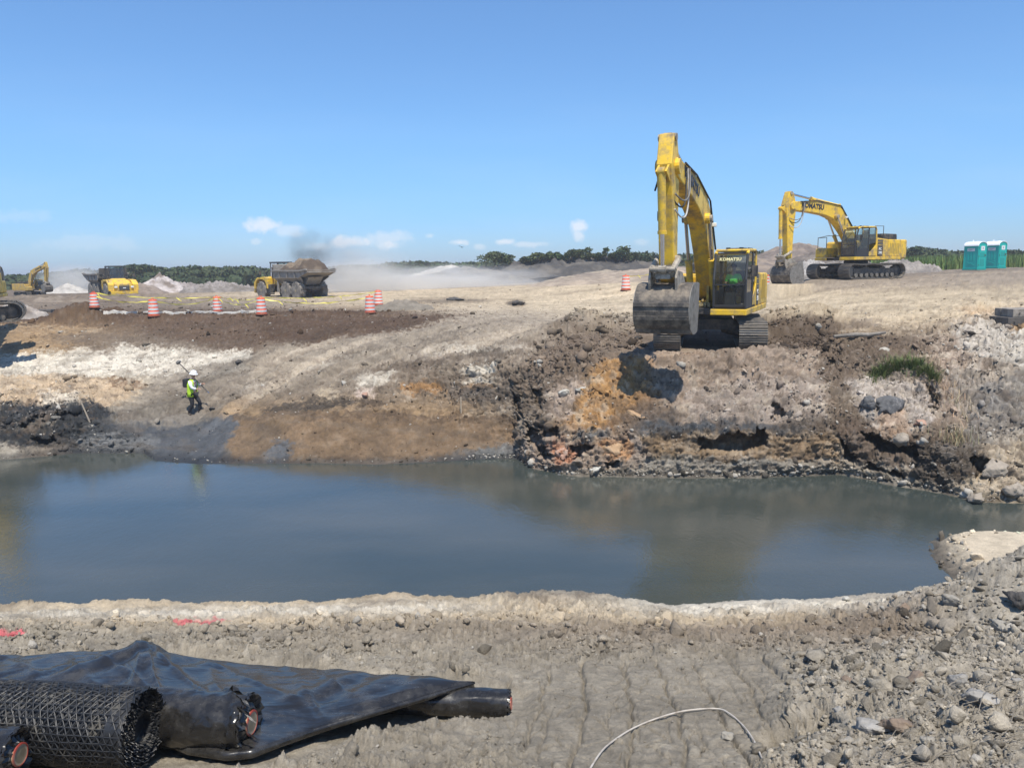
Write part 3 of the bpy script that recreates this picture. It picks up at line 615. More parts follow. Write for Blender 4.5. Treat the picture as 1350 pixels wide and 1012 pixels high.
def rotm(rg, n):
    a = rg.uniform(0, 2*np.pi, n); b = rg.normal(0, .5, n); c = rg.normal(0, .5, n)
    ca, sa, cb, sb, cc, sc = np.cos(a), np.sin(a), np.cos(b), np.sin(b), np.cos(c), np.sin(c)
    Rz = np.zeros((n,3,3)); Rz[:,0,0]=ca; Rz[:,0,1]=-sa; Rz[:,1,0]=sa; Rz[:,1,1]=ca; Rz[:,2,2]=1
    Rx = np.zeros((n,3,3)); Rx[:,0,0]=1; Rx[:,1,1]=cb; Rx[:,1,2]=-sb; Rx[:,2,1]=sb; Rx[:,2,2]=cb
    Ry = np.zeros((n,3,3)); Ry[:,0,0]=cc; Ry[:,0,2]=sc; Ry[:,1,1]=1; Ry[:,2,0]=-sc; Ry[:,2,2]=cc
    return Rz@Rx@Ry
_TX, _TY = proj(VX, VY, VZ)
def scatter(name, n, mask, size_px, sub, seed, whiten=.12, rmin=0, rmax=1, dark=.0, src=None):
    """size_px gives the typical radius in thousandths of the distance"""
    rg = np.random.RandomState(seed); wgt = (mask*1.0).ravel(); wgt /= wgt.sum()
    ids = rg.choice(wgt.size, n, p=wgt)
    pos = (TV if src is None else src[0])[ids].copy(); nr = (NRM.reshape(-1, 3) if src is None else src[1])[ids]; dist = pos[:, 1]
    r = size_px*(rg.pareto(2.6, n)*.55+.45)*dist/1000.; r = np.clip(r, rmin, rmax)
    pos += nr*(r*(.38 if src is None and seed in (5, 6, 7, 15) else .2))[:, None]; pos[:, 0] += rg.normal(0, .01, n); 
    col = (GC.reshape(-1, 3) if src is None else src[2])[ids]*rg.uniform(.62, 1.38, (n, 1))
    wm_ = rg.rand(n) < whiten; col[wm_] = np.array((.43,.395,.335))*rg.uniform(.8, 1.15, (wm_.sum(), 1))
    dm = rg.rand(n) < dark; col[dm] *= .4
    RM = rotm(rg, n); Vs = []; Fs = []; Cs = []; off = 0
    shapes = [rock_shape(sub, seed*10+k, .55+.1*k) for k in range(5)]
    which = rg.randint(0, 5, n)
    for k in range(5):
        i = np.where(which == k)[0]
        if len(i) == 0: continue
        v, f = shapes[k]; st = rg.uniform(.55, 1.45, (len(i), 1, 3))
        q = np.einsum('nij,nvj->nvi', RM[i], v[None]*st)*r[i][:, None, None]+pos[i][:, None, :]
        Vs.append(q.reshape(-1, 3)); Fs.append((f[None]+(np.arange(len(i))*len(v))[:, None, None]).reshape(-1, 3)+off); off += len(i)*len(v)
        Cs.append(np.repeat(col[i], len(v), 0))
    o = link(name, np_mesh(name, np.concatenate(Vs), np.concatenate(Fs), np.clip(np.concatenate(Cs), .01, .8), None, False), SOIL, None, 'stuff')
    return o
inview = (_TX > -60) & (_TX < 1410) & (VZ > .02)
nearm = (GY < 16) & inview & (LZ < .3); midm = (GY > 16) & (GY < 60) & inview & (GS < 17)
shore = sst(.9, .1, VZ)*(GS > 9)*(GS < 12)
_patch = sst(-.15, .35, fbm(GX, GY, GZ, 1.3, 3, 211))
rubble_area = sst(1.0, 1.45, GR)
_sn = np.zeros((SX.size, 3)); _sn[:, 2] = 1
o = scatter('spit_rubble', 260, (ssd > -.1)*(ssd < .75)*(SZ > -.03)*(.2+sst(-.2, .2, fbm(SX, SY, SZ0, 1.6, 2, 41))), 4.2, 2, 27, .06, .02, .16, .05, (np.stack([SX, SY, SZ], -1).reshape(-1, 3), _sn, SCOL.reshape(-1, 3)*1.3))
tag(o, 'broken clods along the flank of the sandy spit', 'rubble', kind='stuff')
o = scatter('dirt_clods', 14000, nearm*(1-pad*.93)*(GR**1.2)*(.12+_patch)*(GS < 5.6), 1.9, 0, 5, .06, .005, .09)
tag(o, 'loose grey dirt clods strewn over the near bank', 'dirt clods', kind='stuff')
o = scatter('dirt_lumps', 1500, nearm*(1-pad*.93)*(GR**1.2)*(.12+_patch)*(GS < 5.6), 3.8, 2, 15, .05, .012, .12)
tag(o, 'fist sized grey lumps among the clods of the near bank', 'dirt lumps', kind='stuff')
o = scatter('dirt_crumbs', 12000, nearm*(1-pad*.85)*(GR+.1)*(GS < 6.5), 1.0, 0, 6, .10, .004, .03)
tag(o, 'fine grey crumbs covering the near bank', 'dirt crumbs', kind='stuff')
o = scatter('rubble', 3600, (nearm*rubble_area*(GS < 6.6)), 4.0, 2, 7, .10, .012, .15, .06)
tag(o, 'pale broken rubble heaped on the right of the near bank', 'rubble', kind='stuff')
o = scatter('bank_stones', 12000, midm*(GR**1.6)*(.15+_patch+shore*1.2)*(GS < 15.8), 1.45, 0, 8, .12, .02, .22, .10)
tag(o, 'stones and clods littering the excavated far bank', 'stones', kind='stuff')
o = scatter('bank_rubble', 1900, midm*(sst(.75, 1.1, GR))*(GS < 15.8)*(.2+_patch), 2.6, 2, 9, .06, .03, .17, .15)
tag(o, 'larger lumps of earth on the far bank below the big excavator', 'rubble', kind='stuff')
o = scatter('shore_debris', 800, (GS > 9.75)*(GS < 10.7)*inview*(VZ > -.03)*(VZ < .14)*(_TX > 620)+.25*(GS > 9.75)*(GS < 10.4)*inview*(VZ > -.03)*(VZ < .08), 1.9, 1, 19, .55, .02, .2, .1)
tag(o, 'pale broken crumbs washed along the far waterline', 'debris', kind='stuff')
o = scatter('plateau_clods', 1800, (GS > 15)*(GS < 17)*inview*(GR**1.5), 1.2, 0, 10, .03, .03, .2, .4)
tag(o, 'scattered dark clods on the flat sandy ground', 'dirt clods', kind='stuff')

_mm = sst(0, 8, inpoly(PX+6*w2, PY+4*w1, [(1008,405),(1095,408),(1120,470),(1100,486),(1015,468)]))+sst(0, 8, inpoly(PX+6*w2, PY+4*w1, [(760,405),(848,410),(850,462),(790,480),(700,520),(690,480),(720,440)]))
o = scatter('mound_clods', 2600, _mm*(GS > 11)*(GS < 16.6), 2.5, 1, 17, .03, .03, .30, .2)
tag(o, 'dark brown clods dug up on both sides of the big excavator', 'dirt clods', kind='stuff')
# ------------------------------------------------------------------ spoil heaps far behind
def heap(name, label, px, pyb, Y, rx, ry, h, col, col2, seed, cat='dirt pile', p=1.1, rough=.3, base=None, spread=1.0, group=None, nf=1.0):
    c = PD(px, pyb, Y)
    bz = c.z if base is None else base
    nr, na = (64, 230) if rx > 10 else (34, 110); V = []; cols = []
    rr = np.linspace(0, 1, nr)[:, None]*np.ones((1, na)); aa = np.linspace(0, 2*np.pi, na, endpoint=False)[None, :]*np.ones((nr, 1))
    x = rr*np.cos(aa)*rx; y = rr*np.sin(aa)*ry
    d = rr*(1+.22*fbm(np.cos(aa)*1.3+seed, np.sin(aa)*1.3, rr*0+seed, 1.2, 3, seed))
    z = h*np.clip(1-d, 0, 1)**p
    k = sst(1., .8, rr)
    z = z+k*(rough*.3*fbm(x+seed, y, z, 3.2*nf, 4, seed+5, .6)+rough*h*.35*fbm(x+seed, y, z, 2.2*nf/max(h, .6), 4, seed)+rough*.55*fbm(x, y+seed, z, 1.5*nf, 3, seed+1))
    f1, e1_, cc = worley(x+seed, y+z, 1.3*nf, seed); z = z+k*rough*.4*np.clip(1-f1/.6, 0, 1)*cc
    z = z-.25*sst(.85, 1, rr)
    t = sst(-.25, .35, fbm(x, y, z*1.5, .6*nf, 4, seed+7)); v_ = 1+.35*fbm(x, y, z, 2.2*nf, 3, seed+8)
    colr = (np.array(col)*(1-t[..., None])+np.array(col2)*t[..., None])*v_[..., None]
    V = np.stack([x, y, z], -1).reshape(-1, 3); idx = np.arange(nr*na).reshape(nr, na)
    Fq = np.stack([idx[:-1], idx[1:], np.roll(idx, -1, 1)[1:], np.roll(idx, -1, 1)[:-1]], -1).reshape(-1, 4)
    o = link(name, np_mesh(name, V, Fq, np.clip(colr, .01, .7).reshape(-1, 3), None, True), SOIL); o.location = (c.x, c.y, bz); tag(o, label, cat, group); return o
heap('spoil_heap', 'long dark grey spoil heap with bushes growing along its top', 757, 366, 120, 20, 9, 4.3, (.07,.066,.062), (.125,.112,.095), 1, 'spoil heap', .5, .5, 3.9)
heap('spoil_heap', 'low dark heap below the white heap left of the long spoil heap', 615, 372, 112, 12, 6, 3.0, (.12,.11,.10), (.2,.18,.15), 2, 'spoil heap', .8, .3, 3.7)
heap('sand_heap', 'bright white sand heap between the haul road and the far trees', 592, 366, 132, 8.5, 4, 3.0, (.55,.50,.42), (.42,.38,.32), 3, 'sand pile', .7, .25, 4.0)
heap('sand_heap', 'sandy brown slope rising towards the big excavator', 880, 372, 82, 15.5, 8, 2.0, (.27,.22,.17), (.36,.29,.22), 4, 'sand pile', .9, .12, 4.4)
heap('sand_heap', 'small sandy heap beside the sagging tape near the excavator arm', 800, 375, 92, 9, 5, 1.5, (.22,.18,.145), (.30,.25,.19), 14, 'sand pile', .9, .2, 4.5)
heap('spoil_heap', 'tall brown spoil hill behind the idle excavator', 1052, 352, 96, 11, 8, 4.1, (.24,.19,.15), (.17,.14,.12), 5, 'spoil heap', .8, .22, 5.0)
heap('spoil_heap', 'wide low brown spoil hill behind the cab of the big excavator', 985, 352, 92, 9, 6, 2.4, (.25,.2,.155), (.18,.15,.13), 15, 'spoil heap', .8, .22, 5.0)
heap('spoil_heap', 'dark crumbly heap crest left of the idle excavator cab', 1085, 350, 86, 6.5, 4, 2.9, (.13,.11,.095), (.2,.17,.14), 16, 'spoil heap', .7, .4, 5.1)
heap('rubble_heap', 'pale grey rubble heap right behind the idle excavator bucket', 1070, 358, 66, 3.6, 2.4, 1.5, (.38,.36,.34), (.22,.2,.18), 6, 'rubble pile', .8, .6, 5.1, nf=1.8)
heap('rubble_heap', 'dark rubble heap behind the tracks of the idle excavator', 1110, 358, 68, 4.5, 2.6, 1.5, (.17,.15,.13), (.3,.28,.26), 7, 'rubble pile', .8, .6, 5.2, nf=1.8)
heap('rubble_heap', 'grey rubble heap between the idle excavator and the reeds', 1185, 358, 72, 4.2, 2.6, 1.3, (.2,.18,.165), (.3,.27,.24), 17, 'rubble pile', .8, .6, 5.3, nf=1.8)
heap('rubble_heap', 'white and brown rubble heap right of the facing dump truck', 212, 384, 108, 4.6, 3.6, 2.7, (.46,.41,.38), (.2,.16,.13), 8, 'rubble pile', .9, .5, 3.3, nf=1.3)
heap('dirt_heap', 'brown dirt heap against the white and brown rubble heap', 186, 386, 102, 4.0, 3.0, 1.8, (.2,.16,.13), (.26,.21,.17), 9, 'dirt pile', .9, .3, 3.3)
heap('rubble_heap', 'low grey rubble heap left of the loaded dump truck', 290, 386, 104, 5.8, 3, 1.5, (.28,.25,.23), (.17,.15,.13), 10, 'rubble pile', .7, .7, 3.5, nf=1.6)
heap('rubble_heap', 'low rubble heap nearly touching the tall rubble heap', 243, 386, 112, 4, 3, 1.3, (.22,.19,.17), (.32,.28,.26), 11, 'rubble pile', .7, .7, 3.5, nf=1.6)
heap('sand_heap', 'pale dusty cone of sand between the left excavator and a dump truck', 90, 388, 118, 5.6, 4, 2.0, (.44,.41,.36), (.38,.35,.31), 12, 'sand pile', 1.3, .12, 3.0)
heap('dirt_heap', 'brown heap beside the tracks of the cut off excavator', 22, 410, 52, 2.2, 1.5, 1.0, (.25,.2,.16), (.36,.32,.28), 13, 'dirt pile', .9, .4, 3.55)
heap('dirt_heap', 'low grey dirt heap right of the stacked drums', 528, 408, 54, 2.6, 1.6, .75, (.2,.175,.14), (.23,.2,.16), 18, 'dirt pile', .9, .3, 3.55)

heap('dirt_berm', 'low brown berm hiding the wheels of the facing dump truck', 150, 397, 78, 12, 2.2, .8, (.16,.125,.095), (.22,.18,.14), 19, 'dirt berm', .6, .3, 3.5)
heap('dirt_berm', 'low brown berm in front of the small far excavator', 45, 398, 82, 7, 2, .7, (.15,.12,.09), (.24,.2,.16), 20, 'dirt berm', .6, .3, 3.5)
# ------------------------------------------------------------------ vegetation
def foliage_mat():
    m = bpy.data.materials.new('foliage'); m.use_nodes = True; n = m.node_tree; b = n.nodes['Principled BSDF']
    at = n.nodes.new('ShaderNodeAttribute'); at.attribute_name = 'soil'
    n.links.new(at.outputs['Color'], b.inputs['Base Color']); b.inputs['Roughness'].default_value = .7; b.inputs['Specular IOR Level'].default_value = .25
    g = n.nodes.new('ShaderNodeNewGeometry'); t = n.nodes.new('ShaderNodeTexNoise'); t.inputs['Scale'].default_value = 1.5; n.links.new(g.outputs['Position'], t.inputs['Vector'])
    mr = n.nodes.new('ShaderNodeMapRange'); mr.inputs['From Min'].default_value = .3; mr.inputs['From Max'].default_value = .7; mr.inputs['To Min'].default_value = .8; mr.inputs['To Max'].default_value = 1.2
    n.links.new(t.outputs['Fac'], mr.inputs['Value']); hv = n.nodes.new('ShaderNodeHueSaturation'); n.links.new(at.outputs['Color'], hv.inputs['Color']); n.links.new(mr.outputs[0], hv.inputs['Value'])
    n.links.new(hv.outputs[0], b.inputs['Base Color']); return m
LEAF = foliage_mat(); BARK = mat('bark', (.12,.095,.07), .9, var=.3, scale=6)
def leaf_cloud(blobs, per, size, col, seed, spiky=0.):
    """blobs: (x,y,z,rx,ry,rz). Returns quads spread through the outer part of each blob."""
    rg = np.random.RandomState(seed); Vs = []; Cs = []
    for (x, y, z, rx, ry, rz) in blobs:
        d = rg.normal(size=(per, 3)); d /= np.linalg.norm(d, axis=1, keepdims=True); d[:, 2] = np.abs(d[:, 2])*np.where(rg.rand(per) < .3, -1, 1)
        rad = rg.uniform(.72, 1.12, (per, 1))+spiky*rg.rand(per, 1)**4
        c = d*rad*np.array([rx, ry, rz])+np.array([x, y, z])
        a = rg.normal(size=(per, 3)); a /= np.linalg.norm(a, axis=1, keepdims=True); b = np.cross(a, rg.normal(size=(per, 3))); b /= np.linalg.norm(b, axis=1, keepdims=True)
        s = size*rg.uniform(.5, 1.3, (per, 1)); s2 = s*rg.uniform(.45, .8, (per, 1))
        q = np.stack([c-a*s, c-b*s2, c+a*s, c+b*s2], 1); Vs.append(q.reshape(-1, 3))
        tone = rg.uniform(.8, 1.2)*rg.uniform(.65, 1.4, (per, 1)); cc = np.array(col)*tone*np.array([rg.uniform(.85, 1.2), 1, rg.uniform(.8, 1.1)])
        Cs.append(np.repeat(cc, 4, 0))
    V = np.concatenate(Vs); return V, np.arange(len(V)).reshape(-1, 4), np.concatenate(Cs)
_iv, _if = ico(2)
def cores(blobs, k=.82):
    Vs = []; Fs = []
    for i, (x, y, z, rx, ry, rz) in enumerate(blobs):
        v = _iv*np.array([rx, ry, rz])*k*(1+.18*fbm(_iv[:,0]+x, _iv[:,1]+y, _iv[:,2], 1.6, 3, 5)[:, None])+np.array([x, y, z]); Vs.append(v); Fs.append(_if+i*len(_iv))
    return np.concatenate(Vs), np.concatenate(Fs)
def wood(name, label, segs, Yr, base_z, col, seed, n, per=85, size=.42):
    rg = np.random.RandomState(seed); blobs = []
    for i in range(n):
        t = rg.rand(); px = np.interp(t, np.linspace(0, 1, len(segs)), [s[0] for s in segs]); top = np.interp(px, [s[0] for s in segs], [s[1] for s in segs])+rg.exponential(2.)-1
        Y = rg.uniform(*Yr); P = PD(px, top, Y); h = max(1.2, P.z-base_z); r = rg.uniform(1.3, 2.5)
        blobs.append((P.x, Y, P.z-r*.65, r*rg.uniform(.9, 1.4), r, r*.7))
        if h > 2.4: blobs.append((P.x+rg.normal()*.6, Y-.8, P.z-r*.65-1.5, r*1.2, r*1.1, r*.9))
        if h > 4: blobs.append((P.x+rg.normal()*.6, Y-1.2, max(base_z+.6, P.z-r-2.8), r*1.3, r*1.1, r*.9))
    V, Fq, Cc = leaf_cloud(blobs, per, size, col, seed)
    V2, F2 = cores(blobs); n0 = len(V)
    F2q = np.concatenate([F2, F2[:, 2:3]], 1)
    # one joined canopy: leaf quads plus the dense inner mass
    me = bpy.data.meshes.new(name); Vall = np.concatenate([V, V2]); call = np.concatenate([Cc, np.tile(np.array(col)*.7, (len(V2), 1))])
    faces = [tuple(f) for f in Fq.tolist()]+[tuple(f) for f in (F2+n0).tolist()]
    me.from_pydata(Vall.tolist(), [], faces); a = me.attributes.new('soil', 'FLOAT_COLOR', 'POINT'); c4 = np.ones((len(Vall), 4), np.float32); c4[:, :3] = call; a.data.foreach_set('color', c4.ravel())
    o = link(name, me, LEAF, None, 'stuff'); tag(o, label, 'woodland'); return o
TG = (.052,.075,.028)
wood('woodland', 'dense dark green woodland along the left horizon', [(-120,366),(0,366),(40,362),(70,361),(100,357),(150,356),(165,352),(190,351),(215,355),(250,352),(290,354),(330,352),(360,356),(450,352),(520,351)], (150,185), 3.4, TG, 301, 250)
wood('woodland', 'low green woodland behind the white sand heap in the middle', [(440,352),(500,350),(540,346),(575,347),(610,348),(640,347),(700,343),(760,341),(830,338),(880,337),(940,335)], (150,175), 3.8, (.055,.08,.032), 302, 230)
wood('woodland', 'dark green woodland along the right horizon behind the toilets', [(940,339),(985,334),(1010,333),(1060,334),(1140,334),(1190,330),(1215,327),(1240,331),(1270,333),(1310,331),(1350,331),(1450,328)], (140,170), 5., (.05,.072,.03), 303, 110)
def tree(px, pyb, Y, pytop, wpx, col, label, seed, spiky=.4, nb=7, name='tree', group='bushy trees on the spoil heap crest', gaps=1.0):
    rg = random.Random(seed); b = PD(px, pyb, Y); topz = PD(px, pytop+1.2, Y).z; W = wpx/F*Y/2; H = topz-b.z
    t = empty(name, b); tag(t, label, 'tree', group)
    m = MB(); m.tube([(0,0,-.4),(rg.uniform(-.1,.1),0,H*.35),(rg.uniform(-.2,.2),0,H*.75)], [H*.045, H*.035, H*.015], 7)
    blobs = []
    for k in range(nb):
        a = 2*math.pi*k/nb+rg.uniform(-.3,.3); q = rg.uniform(.35,.8); x, y = math.cos(a)*W*q, math.sin(a)*W*q*.8; z = H*rg.uniform(.42,.85)
        r = W*rg.uniform(.26,.42)*gaps; blobs.append((x, y, z, r, r, min(r*.8, H*.3))); m.tube([(0,0,H*.25),(x*.5,y*.5,H*.42),(x,y,z)], [H*.022,H*.016,H*.008], 5)
    blobs.append((0, 0, H*.86, W*.3, W*.3, H*.16))
    m.build('trunk', BARK, t)
    V, Fq, Cc = leaf_cloud(blobs, 130, max(.13, .0017*Y), col, seed, spiky)
    link('crown', np_mesh('crown', V, Fq, Cc), LEAF, t); return t
CT = (.062,.085,.036)
tree(652,352,118,331,44,CT,'widest bushy tree standing alone at the left end of the spoil heap crest',1)
tree(668,352,119,336,26,CT,'bush leaning against the right side of the widest crest tree',2,nb=5)
tree(712,348,117,333,26,(.07,.095,.035),'small round bush right of the gap in the crest trees',3,nb=5)
tree(734,347,117,332,26,(.06,.085,.03),'low rounded bush second right of the gap in the crest trees',4,nb=5)
tree(753,346,117,329,26,(.055,.075,.03),'upright bush at the middle of the spoil heap crest',5,nb=5)
tree(775,345,117,326,24,CT,'thin spiky tree with open crown right of the heap middle',6,.9,4,gaps=.6)
tree(789,345,117,333,20,CT,'tiny scraggly tree between two thin spiky trees',7,.9,4,gaps=.6)
tree(799,344,117,327,16,CT,'narrow scraggly tree like a thin spike on the crest',8,1.1,3,gaps=.5)
tree(824,349,117,325,34,(.042,.06,.028),'tall dark tree with leaning branches at the right end of the crest',9,.8,6)
tree(851,348,125,333,38,(.045,.065,.03),'round dark tree behind the orange drum near the excavator arm',10,.2,8)
tree(1340,345,120,330,26,(.045,.066,.03),'dark tree at the right edge behind the second toilet',11,.3,7,group=None)
tree(1203,342,120,326,26,(.045,.064,.03),'dark rounded tree rising behind the idle excavator counterweight',12,.3,7,group=None)
tree(188,362,138,349,40,(.045,.066,.028),'broad domed tree rising above the left woodland behind the facing dump truck',13,.2,9,group=None)
tree(120,366,140,357,22,(.05,.07,.03),'small tree in the dust left of the facing dump truck',14,.2,6,group=None)
tree(694,348,117.5,338,26,(.055,.07,.03),'low scruffy bush at the dip left of the crest bushes',21,nb=5)
tree(765,345,117.5,334,22,(.055,.07,.03),'low bush hugging the crest between upright bush and thin spiky tree',22,nb=5)
tree(811,345,117.5,332,24,(.05,.07,.03),'dense low bush just left of the tall dark crest tree',23,nb=5)
# reeds on the right
def blades(name, label, cat, pts, h, wdt, col, seed, bend=.3, mt=None):
    rg = np.random.RandomState(seed); n = len(pts); p = np.array(pts); a = rg.uniform(0, 2*np.pi, n); hh = h*rg.uniform(.6, 1.15, n)
    dx, dy = np.cos(a), np.sin(a); sx, sy = -dy*wdt/2, dx*wdt/2; be = bend*hh*rg.uniform(.3, 1.3, n)
    def at_(f, wf, zf): return [np.stack([p[:,0]+dx*be*f+s*sx*wf, p[:,1]+dy*be*f+s*sy*wf, p[:,2]+hh*zf], -1) for s in (-1, 1)]
    l0, r0 = at_(0, 1, -.05); l1, r1 = at_(.3, .8, .6); l2, r2 = at_(1, .1, 1)
    V = np.stack([l0, r0, r1, l1, r2, l2], 1).reshape(-1, 3); o6 = np.arange(n)[:, None]*6
    Fq = np.concatenate([o6+np.array([[0,1,2,3]]), o6+np.array([[3,2,4,5]])])
    cc = np.array(col)*rg.uniform(.6, 1.4, (n, 1))*np.array([1, 1, 1]); cc[:, 0] *= rg.uniform(.85, 1.3, n)
    o = link(name, np_mesh(name, V, Fq, np.repeat(cc, 6, 0)), LEAF, None, 'stuff'); tag(o, label, cat); return o
rg = np.random.RandomState(5); pts = []
for i in range(9000):
    px = rg.uniform(1150, 1500); Y = rg.uniform(84, 112); x = PD(px, 350, Y).x; pts.append((x, Y, 5.05))
blades('reeds', 'tall light green reeds between the strip of road and the right woodland', 'reeds', pts, 1.95, .10, (.12,.19,.05), 6, .25)
# grass tuft and dry stalks on the right bank
pts = []
for i in range(1500):
    t = rg.rand(); px = 1150+85*t+rg.normal()*3; py = 500-13*math.sin(min(1, t*1.3)*math.pi*.75)+rg.normal()*3+(60*(t-.75) if t > .75 else 0)
    P = on_ground(px, py+3); pts.append((P.x, P.y, ground_at(P.x, P.y)))
blades('grass_tuft', 'tuft of green grass hanging on the lip of the right bank', 'grass', pts, .42, .016, (.10,.145,.045), 7, .95)
pts = []
for i in range(240):
    t = rg.rand(); P = on_ground(1222+52*t+rg.normal()*9, 478+75*t+rg.normal()*8); pts.append((P.x, P.y, ground_at(P.x, P.y)))
blades('dry_stalks', 'dry straw coloured stalks to the right of the green grass', 'dry grass', pts, .38, .013, (.36,.28,.17), 8, .9)
pts = []
for i in range(160):
    P = on_ground(1262+rg.normal()*14, 584+rg.normal()*5); pts.append((P.x, P.y, ground_at(P.x, P.y)))
blades('dry_grass', 'thin dry grass patch low on the right bank', 'dry grass', pts, .35, .014, (.30,.27,.15), 9, .6)
# dry brush in the bottom right corner
m = MB()
for i in range(120):
    px = rg.uniform(1150, 1370); py = rg.uniform(900, 1012)+(1350-px)*.12; P = PZ(px, min(py, 1030), 2.1+(py-930)/100*.5); g = ground_at(P.x, P.y)+.03
    a = rg.normal()*.45+.25; L = rg.uniform(.15, .5); m.tube([(P.x,P.y,g),(P.x+L*.5*math.cos(a),P.y+L*.5*math.sin(a),g+rg.uniform(.0,.09)),(P.x+L*math.cos(a),P.y+L*math.sin(a),g+rg.uniform(-.02,.07))], [.004,.0035,.0015], 4)
o = m.build('dry_twigs', mat('dry_twig', (.2,.175,.14), .9, var=.3, scale=20), None, kind='stuff'); tag(o, 'tangle of thin dry twigs in the bottom right corner', 'twigs')
# ------------------------------------------------------------------ machine materials
YEL = mat('machine_yellow', (.78,.50,.035), .42, var=.08, scale=3, dirt=(.27,.205,.12), dirt_amt=.5, dirt_scale=2.2, bump=.002, bscale=30)
YELD = mat('dusty_yellow', (.55,.36,.07), .6, var=.12, scale=3, dirt=(.3,.24,.17), dirt_amt=.45, dirt_scale=2.0, bump=.002, bscale=30)
STEEL = mat('bucket_steel', (.085,.075,.065), .62, .35, var=.35, scale=5, dirt=(.30,.25,.19), dirt_amt=.5, dirt_scale=3.2, bump=.012, bscale=9)
DARK = mat('dark_paint', (.022,.023,.025), .5, var=.25, scale=5, dirt=(.16,.135,.105), dirt_amt=.5, dirt_scale=3)
TRK = mat('track_steel', (.16,.145,.125), .5, .5, var=.3, scale=7, dirt=(.30,.26,.21), dirt_amt=.5, dirt_scale=5, bump=.006, bscale=20, objrand=.15)
CHROME = mat('cylinder_rod', (.55,.55,.56), .18, 1.0, var=.05)
RUB = mat('hose_rubber', (.02,.02,.02), .6, var=.2)
PALEH = mat('grey_hose', (.42,.41,.39), .6, var=.15)
DUSTY = mat('dusty_grey', (.19,.18,.165), .8, var=.25, scale=4)
PALEP = mat('worn_linkage', (.34,.30,.24), .7, .1, var=.3, scale=8, dirt=(.07,.06,.05), dirt_amt=.35, dirt_scale=5)
LETT = mat('lettering_dark', (.015,.018,.03), .5); LETW = mat('lettering_white', (.8,.8,.76), .6); LETY = mat('lettering_cream', (.75,.68,.35), .6)
CABIN = mat('cab_trim', (.03,.031,.033), .6, var=.15)
def glass_mat(name, tint, dens):
    m = bpy.data.materials.new(name); m.use_nodes = True; n = m.node_tree; n.nodes.clear()
    o = n.nodes.new('ShaderNodeOutputMaterial'); mx_ = n.nodes.new('ShaderNodeMixShader'); tr = n.nodes.new('ShaderNodeBsdfTransparent'); gl = n.nodes.new('ShaderNodeBsdfGlossy')
    tr.inputs['Color'].default_value = (*tint, 1); gl.inputs['Roughness'].default_value = .03
    fr = n.nodes.new('ShaderNodeFresnel'); fr.inputs['IOR'].default_value = 1.5; ad = n.nodes.new('ShaderNodeMath'); ad.operation = 'ADD'; ad.inputs[1].default_value = dens
    nz_ = n.nodes.new('ShaderNodeTexNoise'); nz_.inputs['Scale'].default_value = 4; n.links.new(fr.outputs[0], ad.inputs[0]); n.links.new(ad.outputs[0], mx_.inputs[0])
    df = n.nodes.new('ShaderNodeBsdfDiffuse'); df.inputs['Color'].default_value = (.3,.28,.24,1); m2 = n.nodes.new('ShaderNodeMixShader')
    mr = n.nodes.new('ShaderNodeMapRange'); mr.inputs['To Min'].default_value = 0; mr.inputs['To Max'].default_value = .16; n.links.new(nz_.outputs['Fac'], mr.inputs['Value'])
    n.links.new(tr.outputs[0], mx_.inputs[1]); n.links.new(gl.outputs[0], mx_.inputs[2]); n.links.new(mr.outputs[0], m2.inputs[0]); n.links.new(mx_.outputs[0], m2.inputs[1]); n.links.new(df.outputs[0], m2.inputs[2])
    n.links.new(m2.outputs[0], o.inputs[0]); return m
GLASS = glass_mat('cab_glass', (.70,.77,.75), .03)
TEXTS = []
def text(s, size, m, parent, loc, rot, name='lettering', ext=.004, bold=.02):
    cu = bpy.data.curves.new(name, 'FONT'); cu.body = s; cu.size = size; cu.extrude = ext; cu.offset = bold*size; cu.align_x = 'CENTER'; cu.align_y = 'CENTER'; cu.resolution_u = 2
    o = bpy.data.objects.new(name, cu); C.objects.link(o); cu.materials.append(m); o.parent = parent
    if isinstance(rot, Matrix): o.matrix_local = Matrix.Translation(loc)@rot.to_4x4()
    else: o.location = loc; o.rotation_euler = rot
    TEXTS.append(o); return o
def arc(c, r, a0, a1, n): return [(c[0]+r*math.cos(a0+(a1-a0)*i/n), c[1]+r*math.sin(a0+(a1-a0)*i/n)) for i in range(n+1)]

# shared track shoe
_m = MB(); _m.bx(-.42,.42,-.1,.1,-.015,.015)
for yy_ in (-.075, 0, .075): _m.bx(-.42,.42,yy_-.012,yy_+.012,.0145,.05)
SHOE = _m.mesh('track_shoe'); SHOE.materials.append(TRK)
def track_path(n):
    L = 3.95; r = .43; zc = .49; per = 2*L+2*math.pi*r; out = []
    for i in range(n):
        s = per*i/n
        if s < L: y, z, a = -L/2+s, zc-r, math.pi          # bottom
        elif s < L+math.pi*r: q = (s-L)/r; y, z, a = L/2+r*math.sin(q), zc-r*math.cos(q), math.pi+q
        elif s < 2*L+math.pi*r:
            q = s-L-math.pi*r; y = L/2-q; z = zc+r-.05*math.sin(q/L*math.pi*2-.6)**2*1.2*math.sin(q/L*math.pi); a = 0
        else: q = (s-2*L-math.pi*r)/r; y, z, a = -L/2-r*math.sin(q), zc+r*math.cos(q), q
        out.append((y, z, a))
    return out
